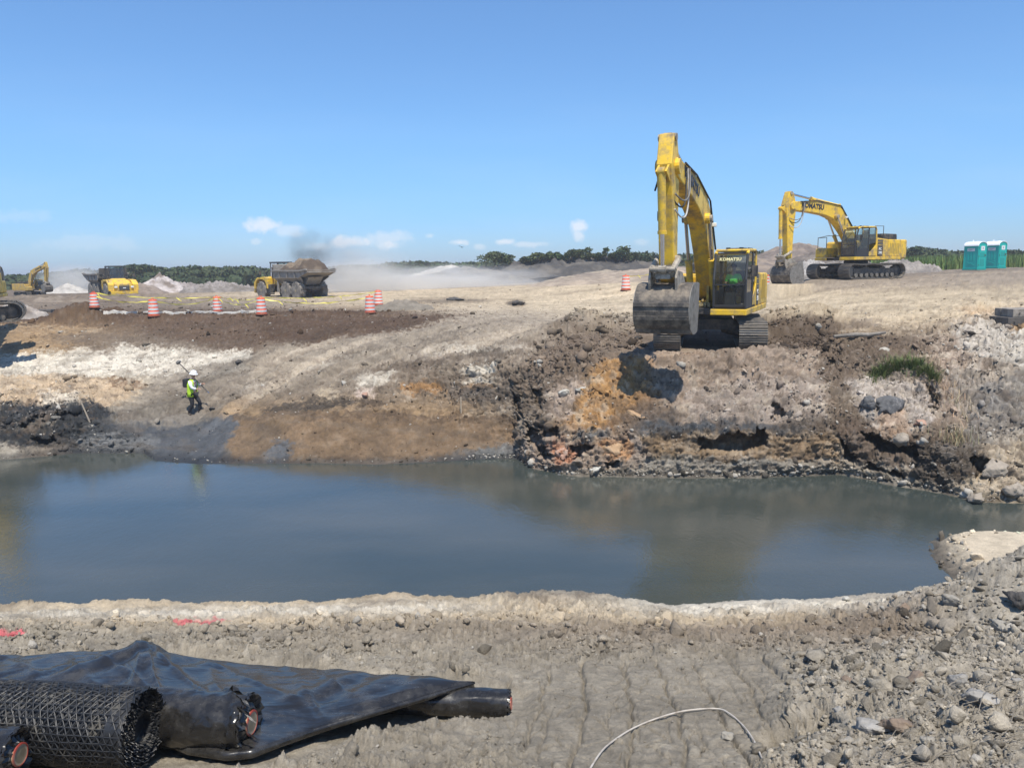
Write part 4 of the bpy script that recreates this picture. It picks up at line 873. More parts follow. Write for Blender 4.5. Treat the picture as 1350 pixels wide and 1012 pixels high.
def excavator(label, loc, yaw, swing, scale, beta, armang, buckang, yel=YEL, front_marks=True, gauge=2.6, arm_len=3.2, back_only=False, group='tracked excavators'):
    """forward is -Y, the machine's left is +X; side-plane points are (forward, up)"""
    root = empty('excavator', loc, yaw, scale); tag(root, label, 'excavator', group)
    def S(o): o.rotation_euler.z = swing; return o
    # undercarriage
    m = MB(); m.bx(-.75,.75,-1.0,1.0,.62,.98); m.lathe([(.72,.96),(.72,1.12),(.62,1.2)], 28)
    for sx in (-1, 1):
        for sy in (-1, 1): m.tube([(sx*.5, sy*.6, .72), (sx*(gauge/2-.1), sy*1.15, .55)], [.25,.2], 8)
    m.build('car_body', DARK, root, .02)
    for sx in (-1, 1):
        cx = sx*gauge/2
        tr = MB(); tr.bx(cx-.17,cx+.17,-1.75,1.75,.32,.66); tr.bx(cx-.2,cx+.2,-1.0,-.5,.64,.72); tr.bx(cx-.2,cx+.2,.4,.9,.64,.72)
        t = tr.build('track', DARK, root, .02)
        for i in range(8):
            y = -1.55+i*.443; MB().lathe([(.13,-.2),(.15,-.16),(.1,-.06),(.1,.06),(.15,.16),(.13,.2)], 14, (cx,y,.24), 'x').build('roller', TRK, t, smooth=True)
        for y in (-.75, .65): MB().lathe([(.07,-.2),(.09,0),(.07,.2)], 12, (cx,y,.8), 'x').build('carrier_roller', TRK, t, smooth=True)
        MB().lathe([(.08,-.17),(.12,-.16),(.36,-.08),(.37,.0),(.36,.08),(.12,.16),(.08,.17)], 24, (cx,-1.95,.49), 'x').build('idler', TRK, t, smooth=True)
        sp_ = MB(); pr = []
        for k in range(42): q = 2*math.pi*k/42; pr.append((1.97+(.38 if k % 2 else .31)*math.cos(q), .49+(.38 if k % 2 else .31)*math.sin(q)))
        sp_.prism(pr, cx-.04, cx+.04); sp_.lathe([(.26,-.26),(.3,-.2),(.3,.12),(.2,.17)], 20, (cx,1.97,.49), 'x'); sp_.build('sprocket', DARK, t)
        for (y, z, a) in track_path(50):
            o = bpy.data.objects.new('track_shoe', SHOE); C.objects.link(o); o.parent = t; o.location = (cx, y, z); o.rotation_euler = (a, 0, 0)
            # outward normal follows the loop
        ln = MB(); P_ = [(y, z) for (y, z, a) in track_path(50)]
        for i in range(50):
            a0, b0 = P_[i], P_[(i+1) % 50]; cyc, czc = 0, .49
            for dx in (-.1, .1): ln.tube([(cx+dx, a0[0]*.975, .49+(a0[1]-.49)*.9), (cx+dx, b0[0]*.975, .49+(b0[1]-.49)*.9)], .045, 5)
        ln.build('chain_links', DARK, t)
    # revolving frame
    m = MB(); m.bx(-1.48,1.48,-1.3,2.35,1.16,1.34); m.bx(-.46,.42,-1.55,-1.2,1.16,1.36); m.bx(.42,1.5,-2.1,-1.3,1.16,1.25)
    S(m.build('deck', DARK, root, .02))
    m = MB(); m.bx(.43,1.52,-2.14,-2.03,1.18,1.36); m.bx(1.44,1.53,-2.03,2.3,1.18,1.36); m.bx(-1.53,-1.45,-2.0,2.3,1.18,1.34); m.bx(-1.45,-.62,-2.06,-1.98,1.18,1.34)
    S(m.build('sill', yel, root, .02))
    # bodywork left rear, right side boxes
    sp1 = MB(); sp1.prism([(-.1,1.36),(1.02,1.36),(1.02,2.42),(.1,2.5),(-.1,2.5)], .56, 1.5)
    s1 = S(sp1.build('side_panel', yel, root, .04))
    sp2 = MB(); sp2.prism([(1.035,1.36),(2.28,1.36),(2.28,2.42),(1.035,2.42)], .56, 1.5); s2 = S(sp2.build('engine_panel', yel, root, .04))
    m = MB(); m.prism([(-.02,1.4),(.5,1.4),(.5,2.4),(-.02,2.4)], 1.497, 1.506); m.build('badge_panel', DARK, s1)
    for k in range(5): MB().bx(1.505,1.512,.0,.48,1.98+k*.085,2.01+k*.085).build('louvre', yel if k % 2 else DUSTY, s1)
    text('PC', .22, LETW, s1, (1.515,.24,1.82), (R(90),0,R(90))); text('390', .22, LETW, s1, (1.515,.25,1.60), (R(90),0,R(90)))
    m = MB()
    for k in range(6): m.bx(1.5,1.51,1.2+k*.16,1.28+k*.16,1.55,2.2)
    m.build('grille', mat('yellow_grille', (.42,.29,.05), .6, var=.1), s2)
    fb = MB(); fb.prism([(-2.0,1.36),(-1.0,1.36),(-1.0,1.95),(-1.9,1.95),(-2.0,1.85)], -1.5, -.68); S(fb.build('tool_box', yel, root, .05))
    fb = MB(); fb.prism([(-.98,1.36),(.7,1.36),(.7,2.35),(-.85,2.35),(-.98,2.25)], -1.5, -.62); S(fb.build('fuel_tank', yel, root, .05))
    fb = MB(); fb.prism([(.72,1.36),(2.28,1.36),(2.28,2.42),(.72,2.42)], -1.5, -.5); S(fb.build('pump_panel', yel, root, .05))
    hd = MB(); hd.prism([(.9,2.42),(2.3,2.42),(2.25,2.78),(1.0,2.8)], -1.0, 1.2); h_ = S(hd.build('engine_hood', DARK, root, .05))
    MB().cyl((-.45,1.6,2.7),(-.45,1.6,3.12),.07,10).build('exhaust', DARK, h_); MB().lathe([(.2,2.5),(.2,2.95),(.12,3.05)], 14, (.25,.45,0)).build('air_cleaner', DARK, h_)
    cw = MB(); pr = [(-1.49,2.3),(1.49,2.3),(1.49,2.75)]+[(1.49*math.cos(q), 2.75+.7*math.sin(q)) for q in [i*math.pi/12 for i in range(1, 12)]]+[(-1.49,2.75)]
    cw.prism([(p[0], p[1]) for p in pr], 1.22, 2.42, 'z'); c_ = S(cw.build('counterweight', yel, root, .08))
    # middle: centre section between cab and tank
    m = MB(); m.bx(-.6,.4,.6,2.28,1.34,2.3); m.bx(.12,.2,-1.2,.6,1.34,2.05); m.bx(-.42,-.34,-1.2,.6,1.34,2.05); m.cyl((-.5,-.25,1.75),(.28,-.25,1.75),.13,12); m.cyl((-.5,-.85,1.45),(.28,-.85,1.45),.1,12)
    S(m.build('boom_bracket', yel, root, .015))
    m = MB()
    for k in range(7): m.tube([(-.38+k*.09,.5,1.9),(-.4+k*.1,-.7,1.5+.08*(k % 2)),(-.3+k*.07,-1.4,1.42)], .028, 6)
    for k in range(5): m.box((-.3+k*.13,-1.25,1.45),(.08,.12,.14))
    S(m.build('hydraulic_valves', mat('valve_metal', (.38,.31,.17), .5, .3, var=.4, scale=18), root))
    # handrails
    rl = [S(MB().tube([(-1.4,-1.9,1.95),(-1.4,-1.9,2.6),(-1.4,-.9,2.75),(-1.4,.5,2.75),(-1.4,.5,2.38)], .022, 6).build('handrail', DARK, root)),
          S(MB().tube([(-.75,-1.9,1.95),(-.75,-1.9,2.6),(-1.4,-1.9,2.6)], .022, 6).build('handrail', DARK, root)),
          S(MB().tube([(1.2,.1,2.5),(1.2,.1,3.25),(1.2,.9,3.25),(1.2,.9,2.5)], .022, 6).build('handrail', DARK, root))]
    # cab
    x0, x1, y0, y1, z0, z1 = .48, 1.5, -2.05, -.12, 1.37, 3.15
    def post(a, b, w_): return (a, b, w_)
    m = MB()
    m.bx(x0,x1,y0+.03,y1,z0,z0+.08)
    for xx in (x0+.03, x1-.03):
        m.tube([(xx,y0+.02,z0),(xx,y0-.02,z0+.9),(xx,y0+.22,z1-.12),(xx,y0+.42,z1-.03)], .042, 6)
        m.tube([(xx,-.85,z0),(xx,-.85,z1-.05)], .045, 6)
    m.bx(x0,x0+.07,y0+.04,y1,z0,z0+.55); m.bx(x1-.05,x1-.01,y0+.1,-.85,z0,z0+.5)
    cab = S(m.build('cab', CABIN, root, .012))
    m = MB(); 
    for xx in (x0+.03, x1-.04): m.tube([(xx,y0+.2,z1-.1),(xx,y0+.5,z1+.01),(xx,y1-.1,z1+.02),(xx,y1,z1-.15),(xx,y1+.02,z0)], .05, 6)
    m.tube([(x0+.03,y0+.34,z1-.0),(x1-.04,y0+.34,z1-.0)], .05, 6); m.prism([(-.8,z0+.02),(y1,z0+.02),(y1,z0+.75),(-.62,z0+.35),(-.8,z0+.28)], x1-.03, x1+.0); m.bx(x0,x1,y1-.03,y1,z0,z0+.7)
    m.build('cab_frame', yel, cab, .01)
    MB().bx(x0+.06,x1-.06,y0+.42,y1-.06,z1-.04,z1+.03).build('cab_roof', DARK, cab, .02)
    MB().bx(x0+.2,x1-.2,y0+.9,y0+1.4,z1+.03,z1+.09).build('roof_hatch', DARK, cab, .02)
    ws = MB(); pp = [(y0+.0,z0+.12),(y0-.035,z0+.9),(y0+.22,z1-.14),(y0+.36,z1-.06)]
    for i in range(3): ws.add([(x0+.06,pp[i][0],pp[i][1]),(x1-.06,pp[i][0],pp[i][1]),(x1-.06,pp[i+1][0],pp[i+1][1]),(x0+.06,pp[i+1][0],pp[i+1][1])], [(0,1,2,3)])
    wsh = ws.build('windshield', GLASS, cab)
    MB().add([(x1-.02,y0+.1,z0+.5),(x1-.02,-.88,z0+.5),(x1-.02,-.88,z1-.08),(x1-.02,y0+.45,z1-.08),(x1-.02,y0+.1,z0+.95)], [(0,1,2,3,4)]).build('door_window', GLASS, cab)
    MB().add([(x1-.02,-.8,z0+.75),(x1-.02,y1-.06,z0+.85),(x1-.02,y1-.06,z1-.08),(x1-.02,-.8,z1-.08)], [(0,1,2,3)]).build('side_window', GLASS, cab)
    MB().add([(x0+.02,y0+.1,z0+.55),(x0+.02,y1-.06,z0+.55),(x0+.02,y1-.06,z1-.08),(x0+.02,y0+.45,z1-.08),(x0+.02,y0+.1,z0+.95)], [(0,1,2,3,4)]).build('inner_window', GLASS, cab)
    MB().add([(x0+.06,y1-.02,z0+.75),(x1-.06,y1-.02,z0+.75),(x1-.06,y1-.02,z1-.1),(x0+.06,y1-.02,z1-.1)], [(0,1,2,3)]).build('rear_window', GLASS, cab)
    m = MB(); m.bx(x0+.05,x1-.05,y0-.045,y0-.01,z0+.72,z0+.76); m.bx(x0+.02,x0+.07,y0-.03,y0+.01,z0+.08,z0+.95); m.bx(x1-.07,x1-.02,y0-.03,y0+.01,z0+.08,z0+.95); m.bx(x0+.02,x1-.02,y0-.01,y0+.04,z0+.06,z0+.13)
    m.build('window_bar', CABIN, cab)
    m = MB(); m.bx(x0+.3,x1-.3,-1.1,-.6,z0+.35,z0+.5); m.prism([(-.72,z0+.5),(-.58,z0+.5),(-.48,z0+1.15),(-.6,z0+1.15)], x0+.3, x1-.3); m.box((x0+.16,-1.2,z0+.4),(.14,.6,.5)); m.box((x1-.2,-1.2,z0+.4),(.12,.5,.5)); m.bx(x0+.35,x1-.35,-1.95,-1.75,z0+.1,z0+.5)
    m.build('seat', CABIN, cab, .02)
    m = MB(); m.tube([(x1,y0+.35,z0+1.1),(x1+.17,y0+.2,z0+1.15)], .015, 6); m.box((x1+.2,y0+.2,z0+1.15),(.17,.06,.34)); m.build('mirror', DARK, cab, .02)
    m = MB(); m.tube([(x0+.2,y0-.03,z0+.95),(x1-.35,y0+.16,z1-.25)], .012, 5); m.build('wiper', CABIN, cab)
    if front_marks: text('KOMATSU', .14, LETY, cab, ((x0+x1)/2-.02,y0+.13,z1-.27), (R(71),0,0))
    # front equipment (side-plane kinematics)
    bw = .255
    def V3(x, p): return (x, -p[0], p[1])
    Ft = (.25, 1.75); cb, sb = math.cos(beta), math.sin(beta)
    def BR_(p): return (Ft[0]+p[0]*cb-p[1]*sb, Ft[1]+p[0]*sb+p[1]*cb)
    ax = [(0,0,.26),(.7,.48,.34),(1.5,.92,.42),(2.4,1.25,.47),(3.0,1.3,.46),(3.8,1.12,.41),(4.8,.74,.35),(5.8,.3,.29),(6.35,.06,.25),(6.55,0,.2)]
    up_, lo_ = [], []
    for i, (a, b, h) in enumerate(ax):
        a0, b0 = ax[max(0, i-1)][:2]; a1, b1 = ax[min(len(ax)-1, i+1)][:2]; tx, ty = a1-a0, b1-b0; l = math.hypot(tx, ty); nx, ny = -ty/l, tx/l
        up_.append((a+nx*h, b+ny*h)); lo_.append((a-nx*h, b-ny*h))
    prof = [BR_(p) for p in up_]+[BR_(p) for p in reversed(lo_)]
    bo = MB(); n_ = len(prof); vs = [V3(-.06-bw, p) for p in prof]+[V3(-.06+bw, p) for p in prof]
    k = len(ax); fs = []
    for i in range(k-1):                                         # side plates as quads so the curved boom shades cleanly
        j = n_-1-i; fs.append((i, i+1, j-1, j)); fs.append((i+n_, j+n_, j-1+n_, i+1+n_))
    fs += [(i, i+n_, (i+1) % n_+n_, (i+1) % n_) for i in range(n_)]
    bo.add(vs, fs)
    boom = S(bo.build('boom', yel, root, .035))
    def plate(name, pts, x, m_, par, th=.012): return MB().prism([(-p[0], p[1]) for p in pts], x, x+th).build(name, m_, par)
    # boom side reinforcements and cylinder bosses
    pc = BR_((2.75, 1.05))
    for pp_, e2_, r2_ in ((pc,.14,.16),(Ft,.05,.2),(BR_((6.47,0)),.07,.2)): MB().cyl(V3(-.06-bw-e2_, pp_), V3(-.06+bw+e2_, pp_), r2_, 16).build('pin_boss', yel, boom, .01)

    tq = BR_((4.9,.72)); ang = beta+math.atan2(-.38, 1.0)*.98
    # lettering on both sides of the boom
    Rl = Matrix(((0,0,1),(1,0,0),(0,1,0))).transposed()
    for sx in (1, -1):
        xa = -.06+sx*(bw+.012)
        dirv = Vector((0, -math.cos(ang), math.sin(ang)))
        X = -dirv if sx > 0 else dirv
        Z = Vector((sx, 0, 0)); Yv = Z.cross(X)
        mm_ = Matrix((X, Yv, Z)).transposed()
        text('KOMATSU', .42, LETT, boom, Vector((xa, -tq[0], tq[1])), mm_, ext=.006, bold=.03)
    # arm
    T = BR_((6.47, 0)); ca, sa = math.cos(armang), math.sin(armang)        # armang: direction of the arm from pivot to bucket pin in the side plane
    def AR(p): return (T[0]+p[0]*ca-p[1]*sa, T[1]+p[0]*sa+p[1]*ca)          # p=(along, out) ; out = +90 deg from the arm direction
    L = arm_len
    aprof = [(-.85,.02),(-.84,.2),(-.6,.31),(-.05,.50),(.5,.42),(1.6,.3),(L-.2,.2),(L+.05,.15),(L+.16,0),(L+.05,-.15),(L-.3,-.17),(1.6,-.22),(.5,-.33),(.1,-.36),(-.3,-.28),(-.75,-.12)]
    arm_w = .205; am = MB(); pr = [AR(p) for p in aprof]; am.prism([(-p[0], p[1]) for p in pr], -.06-arm_w, -.06+arm_w)
    arm = S(am.build('arm', yel, root, .03))
    for pp_, e2_, r2_ in ((AR((L,0)),.06,.13),(AR((L-.5,.02)),.1,.09),(AR((-.74,.1)),.04,.1)): MB().cyl(V3(-.06-arm_w-e2_, pp_), V3(-.06+arm_w+e2_, pp_), r2_, 14).build('pin', PALEP, arm)
    # cylinders
    def cylinder(name, A, B, x, r, frac=.58, col=None):
        A = Vector(V3(x, A)); B = Vector(V3(x, B)); Mp = A.lerp(B, frac)
        m = MB(); m.cyl(A, Mp, r, 16); m.cyl(A.lerp(B, frac-.02), A.lerp(B, frac+.012), r*1.18, 16); m.lathe([(r*1.1,-.09),(r*1.1,.09)], 12, tuple(A), 'x'); m.tube([A.lerp(B,.05)+Vector((0,r*.8,r*.8)), A.lerp(B,frac-.05)+Vector((0,r*.8,r*.8))], .02, 5)
        o = S(m.build(name, col or yel, root, smooth=True)); m = MB(); m.cyl(Mp, B, r*.52, 12); m.build('rod', CHROME, o, smooth=True); m = MB(); m.lathe([(r*1.05,-.1),(r*1.05,.1)], 12, tuple(B), 'x'); m.build('rod_eye', PALEP, o); return o
    for sx in (-1, 1): cylinder('boom_cylinder', (.85,1.45), pc, -.06+sx*(bw+.11), .105, .52)
    up2 = BR_((2.55, 1.86)); cylinder('arm_cylinder', up2, AR((-.74,.1)), -.06, .12, .56)
    m = MB(); m.prism([(-p[0], p[1]) for p in (BR_((2.2,1.62)), BR_((2.6,2.0)), BR_((2.95,1.72)))], -.06-.14, -.06-.09); m.prism([(-p[0], p[1]) for p in (BR_((2.2,1.62)), BR_((2.6,2.0)), BR_((2.95,1.72)))], -.06+.09, -.06+.14); m.build('cylinder_bracket', yel, boom)
    # bucket linkage: four-bar
    cb2, sb2 = math.cos(buckang), math.sin(buckang); PIN = AR((L, 0))
    def BK(p): return (PIN[0]+p[0]*cb2-p[1]*sb2, PIN[1]+p[0]*sb2+p[1]*cb2)
    q2 = BK((.42, .12)); n1 = AR((L-.5, .02)); 
    mid = ((q2[0]+n1[0])/2, (q2[1]+n1[1])/2); out = AR((L-.25, .62)); 
    cylinder('bucket_cylinder', AR((.15,.72)), out, -.06, .105, .62)
    m = MB(); m.prism([(-p[0], p[1]) for p in (AR((-.05,.46)), AR((.15,.82)), AR((.42,.42)))], -.06-.15, -.06-.1); m.prism([(-p[0], p[1]) for p in (AR((-.05,.46)), AR((.15,.82)), AR((.42,.42)))], -.06+.1, -.06+.15); m.build('cylinder_bracket', yel, arm)
    m = MB()
    for sx in (-1, 1):
        x = -.06+sx*(arm_w+.08); a, b = Vector(V3(x, n1)), Vector(V3(x, out)); m.tube([a, b], .085, 8); 
    m.cyl(V3(-.06-arm_w-.14, out), V3(-.06+arm_w+.14, out), .075, 10); m.cyl(V3(-.06-arm_w-.14, n1), V3(-.06+arm_w+.14, n1), .075, 10)
    S(m.build('rocker_link', PALEP, root, smooth=True))
    m = MB()
    for sx in (-1, 1): m.tube([V3(-.06+sx*.2, out), V3(-.06+sx*.2, q2)], [.1,.11], 8)
    m.bx(-.26,.14,-((out[0]+q2[0])/2)-.08,-((out[0]+q2[0])/2)+.08,(out[1]+q2[1])/2-.18,(out[1]+q2[1])/2+.18); m.cyl(V3(-.4, q2), V3(.28, q2), .08, 10)
    S(m.build('bucket_link', PALEP, root, smooth=True))
    # bucket: local frame, +x = outward (away from the machine) when hanging, y up
    W = .74; sh = [(-.42,-.22),(-.2,-.16),(.25,-.14),(.52,-.22),(.74,-.42),(.86,-.7),(.86,-1.0),(.74,-1.26),(.52,-1.44),(.2,-1.52),(-.12,-1.5)]
    sh2 = []
    for i in range(len(sh)-1):                                    # Catmull-Rom: a rounded back
        p0_, p1_, p2_, p3_ = sh[max(0,i-1)], sh[i], sh[i+1], sh[min(len(sh)-1,i+2)]
        for t in (0, .34, .67): sh2.append(tuple(.5*(2*p1_[q]+(p2_[q]-p0_[q])*t+(2*p0_[q]-5*p1_[q]+4*p2_[q]-p3_[q])*t*t+(3*p1_[q]-p0_[q]-3*p2_[q]+p3_[q])*t**3) for q in (0, 1)))
    sh = sh2+[sh[-1]]
    m = MB(); th = .045
    inn = [(p[0]*.94-.02, p[1]*.965-.03) for p in sh]
    for i in range(len(sh)-1):
        a, b, c, d = BK(sh[i]), BK(sh[i+1]), BK(inn[i+1]), BK(inn[i])
        m.prism([(-q[0], q[1]) for q in (a, b, c, d)], -.06-W, -.06+W)
    bk = S(m.build('bucket', STEEL, root))
    for sx in (-1, 1):
        x = -.06+sx*W; s_ = MB(); pl_ = [BK(p) for p in sh]+[BK((-.32,-.9))]; s_.prism([(-q[0], q[1]) for q in pl_], x-.02, x+.02); s_.build('side_plate', mat('worn_steel', (.24,.22,.19), .55, .4, var=.3, scale=6, dirt=(.1,.085,.07), dirt_amt=.3), bk, .005)
        m = MB(); m.prism([(-q[0], q[1]) for q in (BK((.0,.14)), BK((.5,.24)), BK((.62,.05)), BK((.6,-.28)), BK((-.3,-.16)), BK((-.14,.0)))], -.06+sx*.36-.03, -.06+sx*.36+.03); m.build('bucket_ear', PALEP, bk)
    for zz in ((.86,-.62),(.85,-.98),(.66,-1.36)):
        a = BK(zz); m = MB(); m.box(V3(-.06, a), (W*2.02, .05, .12), (-(buckang+math.atan2(zz[1]+.85, .9)*.6), 0, 0)); m.build('wear_strip', STEEL, bk, .01)
    for i in range(5):
        x = -.06-W+.12+i*(2*W-.24)/4; a, b = BK((-.02,-1.51)), BK((-.36,-1.47)); m = MB(); m.tube([V3(x, a), V3(x, b)], [.085,.03], 6); m.build('tooth', TRK, bk)
    # hoses along boom and arm
    hs_ = [MB().tube([V3(-.06-bw+.08, BR_((1.2,1.25))), V3(-.06-bw+.1, BR_((2.6,1.85))), V3(-.06-bw+.12, BR_((4.6,1.22))), V3(-.06-bw+.12, BR_((6.2,.42))), V3(-.06-bw, AR((-.35,-.35))), V3(-.06-bw-.05, AR((.3,-.1))), V3(-.06-bw-.02, AR((.6,.35)))], .026, 6),
           MB().tube([V3(.0+bw-.1, BR_((1.0,1.1))), V3(.0+bw-.12, BR_((2.6,1.83))), V3(.0+bw-.12, BR_((4.6,1.22))), V3(.0+bw-.1, BR_((6.0,.5)))], .03, 6),
           MB().tube([V3(.0+bw-.02, BR_((1.0,1.1))), V3(.0+bw-.04, BR_((2.6,1.83))), V3(.0+bw-.04, BR_((4.6,1.22))), V3(.0+bw-.02, BR_((6.0,.5)))], .03, 6)]
    for h2_ in hs_: h2_.build('hose', RUB, boom)
    for x, x2_, c_h, sag in ((bw+.04, arm_w+.02, PALEH, .75), (bw-.03, arm_w-.03, RUB, .5), (bw+.09, arm_w+.03, DUSTY, .35), (-bw-.05, -arm_w-.02, RUB, .8), (-bw-.0, -arm_w+.02, RUB, .5)):
        A = Vector(V3(-.06+x, BR_((5.7,.56)))); B = Vector(V3(-.06+x2_, AR((.35+sag,.22)))); mid_ = (A+B)/2+Vector((.22 if x > 0 else -.22, .35, -.55-sag))
        pts_ = [A*(1-t)**2+mid_*2*t*(1-t)+B*t*t for t in [i/16 for i in range(17)]]; MB().tube(pts_, .024, 6).build('hose', c_h, arm)
    MB().box(V3(-.06+bw+.12, BR_((2.0,1.35))), (.14,.12,.12)).build('work_light', LETW, boom, .02)
    if front_marks:
        for sx in (-.2, .2): MB().lathe([(.05,0),(.07,.08)], 10, (0,0,0)).build('beacon', DARK, cab).location = ((x0+x1)/2+sx, y0+.75, z1+.02)
    return root, dict(cab=cab)
ex1, e1p = excavator('large yellow excavator facing the camera with its bucket hanging over the river bank', (EXC1[0], EXC1[1], EXC1_Z), R(-14), R(-11.5), 1.16, R(33.3), R(-93), R(-6), arm_len=2.9)
ex2, e2p = excavator('idle yellow excavator on the right with its bucket resting on the ground', (EXC2[0], EXC2[1], EXC2_Z), R(-66), R(5), 1.11, R(24), R(-90), R(-20))
g3 = PD(40, 391, 102); ex3, _ = excavator('small dusty yellow excavator behind the dirt on the far left', (g3.x, g3.y, g3.z), R(58), R(6), .70, R(36), R(-97), R(0), yel=YELD, front_marks=False)
g4 = PD(-44, 425, 39); ex4, _ = excavator('yellow excavator cut off by the left edge of the photo', (g4.x, g4.y, g4.z), R(-60), R(-95), 1.05, R(40), R(-80), R(0), front_marks=False)
# ------------------------------------------------------------------ articulated dump trucks
TYRE = mat('tyre_rubber', (.045,.042,.038), .85, var=.25, scale=6, dirt=(.27,.24,.2), dirt_amt=.85, dirt_scale=2.5, bump=.01, bscale=14)
RIM = mat('wheel_rim', (.30,.25,.15), .6, .2, var=.3, scale=4)
BED = mat('bed_steel', (.27,.245,.21), .7, .15, var=.25, scale=1.6, dirt=(.14,.115,.09), dirt_amt=.35, dirt_scale=1.5)
def wheel(root, x, y, r=.92, w_=.62):
    wl = empty('wheel', (x, y, r)); wl.parent = root
    m = MB(); m.lathe([(r*.55,-w_/2),(r*.93,-w_/2),(r,-w_/2+.08),(r,w_/2-.08),(r*.93,w_/2),(r*.55,w_/2)], 32, (0,0,0), 'x')
    for k in range(24):
        q = 2*math.pi*k/24; s = 1 if k % 2 else -1; m.box((s*w_*.23, math.cos(q)*r*1.015, math.sin(q)*r*1.015), (w_*.5, .1, .1), (q, 0, 0))
    m.build('tyre', TYRE, wl)
    s = 1 if x > 0 else -1
    MB().lathe([(.12,s*(w_/2+.02)),(.16,s*(w_/2-.06)),(.3,s*(w_/2-.16)),(r*.45,s*(w_/2-.14)),(r*.56,s*(w_/2)),(r*.58,s*(w_/2-.02)),(r*.5,-s*w_/2),(.1,-s*w_/2)], 24, (0,0,0), 'x').build('rim', RIM, wl)
def dump_truck(label, loc, yaw, scale, steer=0.):
    root = empty('dump_truck', loc, yaw, scale); tag(root, label, 'dump truck', 'articulated dump trucks')
    for y in (-3.55, 1.15, 3.05):
        for x in (-1.32, 1.32): wheel(root, x, y)
    MB().bx(-.5,.5,-4.6,-1.2,.85,1.25).bx(-.45,.45,-1.3,4.2,.95,1.35).bx(-1.2,1.2,-3.7,-3.4,.8,1.05).bx(-1.2,1.2,1.0,1.3,.8,1.05).bx(-1.2,1.2,2.9,3.2,.8,1.05).cyl((0,-1.2,.8),(0,-1.2,1.6),.3,12).build('chassis', DARK, root, .02)
    ho = MB(); sec = [(-5.15,.62,1.05,1.75),(-5.0,.95,.95,2.0),(-3.9,1.02,1.3,2.3),(-2.7,1.05,1.3,2.45)]
    vs = []
    for (y, w_, zb, zt) in sec: vs += [(-w_,y,zb),(w_,y,zb),(w_,y,zt-.22),(w_*.72,y,zt),(-w_*.72,y,zt),(-w_,y,zt-.22)]
    fs = [tuple(range(5,-1,-1)), tuple(range(18,24))]
    for i in range(3): fs += [(i*6+k, i*6+(k+1) % 6, (i+1)*6+(k+1) % 6, (i+1)*6+k) for k in range(6)]
    ho.add(vs, fs); hood = ho.build('hood', YEL, root, .04)
    MB().bx(-.55,.55,-5.22,-5.1,1.08,1.6).build('grille', DARK, hood, .02)
    for k in range(6): MB().bx(-.5,.5,-5.235,-5.222,1.14+k*.08,1.16+k*.08).build('grille_bar', DUSTY, hood)
    MB().bx(-.16,.16,-5.245,-5.236,1.30,1.40).build('badge', LETW, hood)
    MB().bx(-1.45,1.45,-5.3,-4.95,.62,.98).build('bumper', YEL, root, .05)
    for s in (-1, 1):
        fd = MB(); fd.prism([(-5.0,1.0),(-4.72,1.1),(-4.55,1.75),(-4.1,2.08),(-3.1,2.08),(-2.62,1.75),(-2.45,1.1),(-2.2,1.1),(-2.2,2.2),(-3.0,2.32),(-4.3,2.25),(-4.95,1.75)], s*1.0, s*1.62); fd.build('fender', YEL, root, .03)
        MB().bx(s*.72,s*1.02,-5.18,-5.0,1.35,1.55).build('headlight', LETW, hood, .02)
        MB().box((s*1.32,-2.0,1.1),(.5,.5,.9)).bx(s*1.1,s*1.55,-2.2,-1.75,.5,.62).build('step', DARK, root, .03)
        MB().tube([(s*1.0,-3.0,2.9),(s*1.55,-3.6,2.9)], .025, 6).box((s*1.6,-3.62,2.75),(.28,.06,.5)).build('mirror', DARK, root)
        MB().tube([(s*1.5,-4.6,2.2),(s*1.5,-4.5,2.9),(s*1.5,-3.2,2.95),(s*1.5,-2.4,2.3)], .02, 6).build('handrail', DARK, root)
    # cab
    x0, x1, y0, y1, z0, z1 = -.85, .85, -2.95, -1.3, 1.5, 3.85
    m = MB(); m.bx(x0,x1,y0,y1,z0,2.35); cab = m.build('cab', YEL, root, .03)
    m = MB()
    for xx in (x0+.04, x1-.04):
        m.tube([(xx,y0+.02,2.3),(xx,y0+.22,z1-.08)], .07, 6); m.tube([(xx,y1-.04,2.3),(xx,y1-.04,z1-.08)], .1, 6); m.tube([(xx,(y0+y1)/2+.1,2.3),(xx,(y0+y1)/2+.1,z1-.08)], .04, 6)
    m.bx(x0-.04,x1+.04,y0+.1,y1+.05,z1-.1,z1+.04); m.build('cab_frame', CABIN, cab, .02)
    MB().add([(x0+.05,y0+.02,2.34),(x1-.05,y0+.02,2.34),(x1-.05,y0+.22,z1-.1),(x0+.05,y0+.22,z1-.1)], [(0,1,2,3)]).build('windshield', GLASS, cab)
    for xx in (x0+.02, x1-.02): MB().add([(xx,y0+.05,2.34),(xx,y1-.05,2.34),(xx,y1-.05,z1-.1),(xx,y0+.24,z1-.1)], [(0,1,2,3)]).build('side_window', GLASS, cab)
    MB().add([(x0+.05,y1-.02,2.34),(x1-.05,y1-.02,2.34),(x1-.05,y1-.02,z1-.1),(x0+.05,y1-.02,z1-.1)], [(0,1,2,3)]).build('rear_window', GLASS, cab)
    MB().bx(-.3,.3,-2.0,-1.6,2.0,2.4).bx(-.3,.3,-1.72,-1.6,2.4,2.95).build('seat', CABIN, cab, .03)
    MB().cyl((.98,-2.2,2.2),(.98,-2.2,3.35),.09,10).build('exhaust', DARK, root)
    # bed: hollow body with sloping floor
    b = MB()
    side = [(-1.0,3.05),(-.75,3.12),(.2,3.0),(3.9,3.0),(5.3,3.15),(5.35,2.75),(4.4,2.45),(3.6,1.75),(.5,1.45),(-.55,1.62),(-1.0,2.5)]
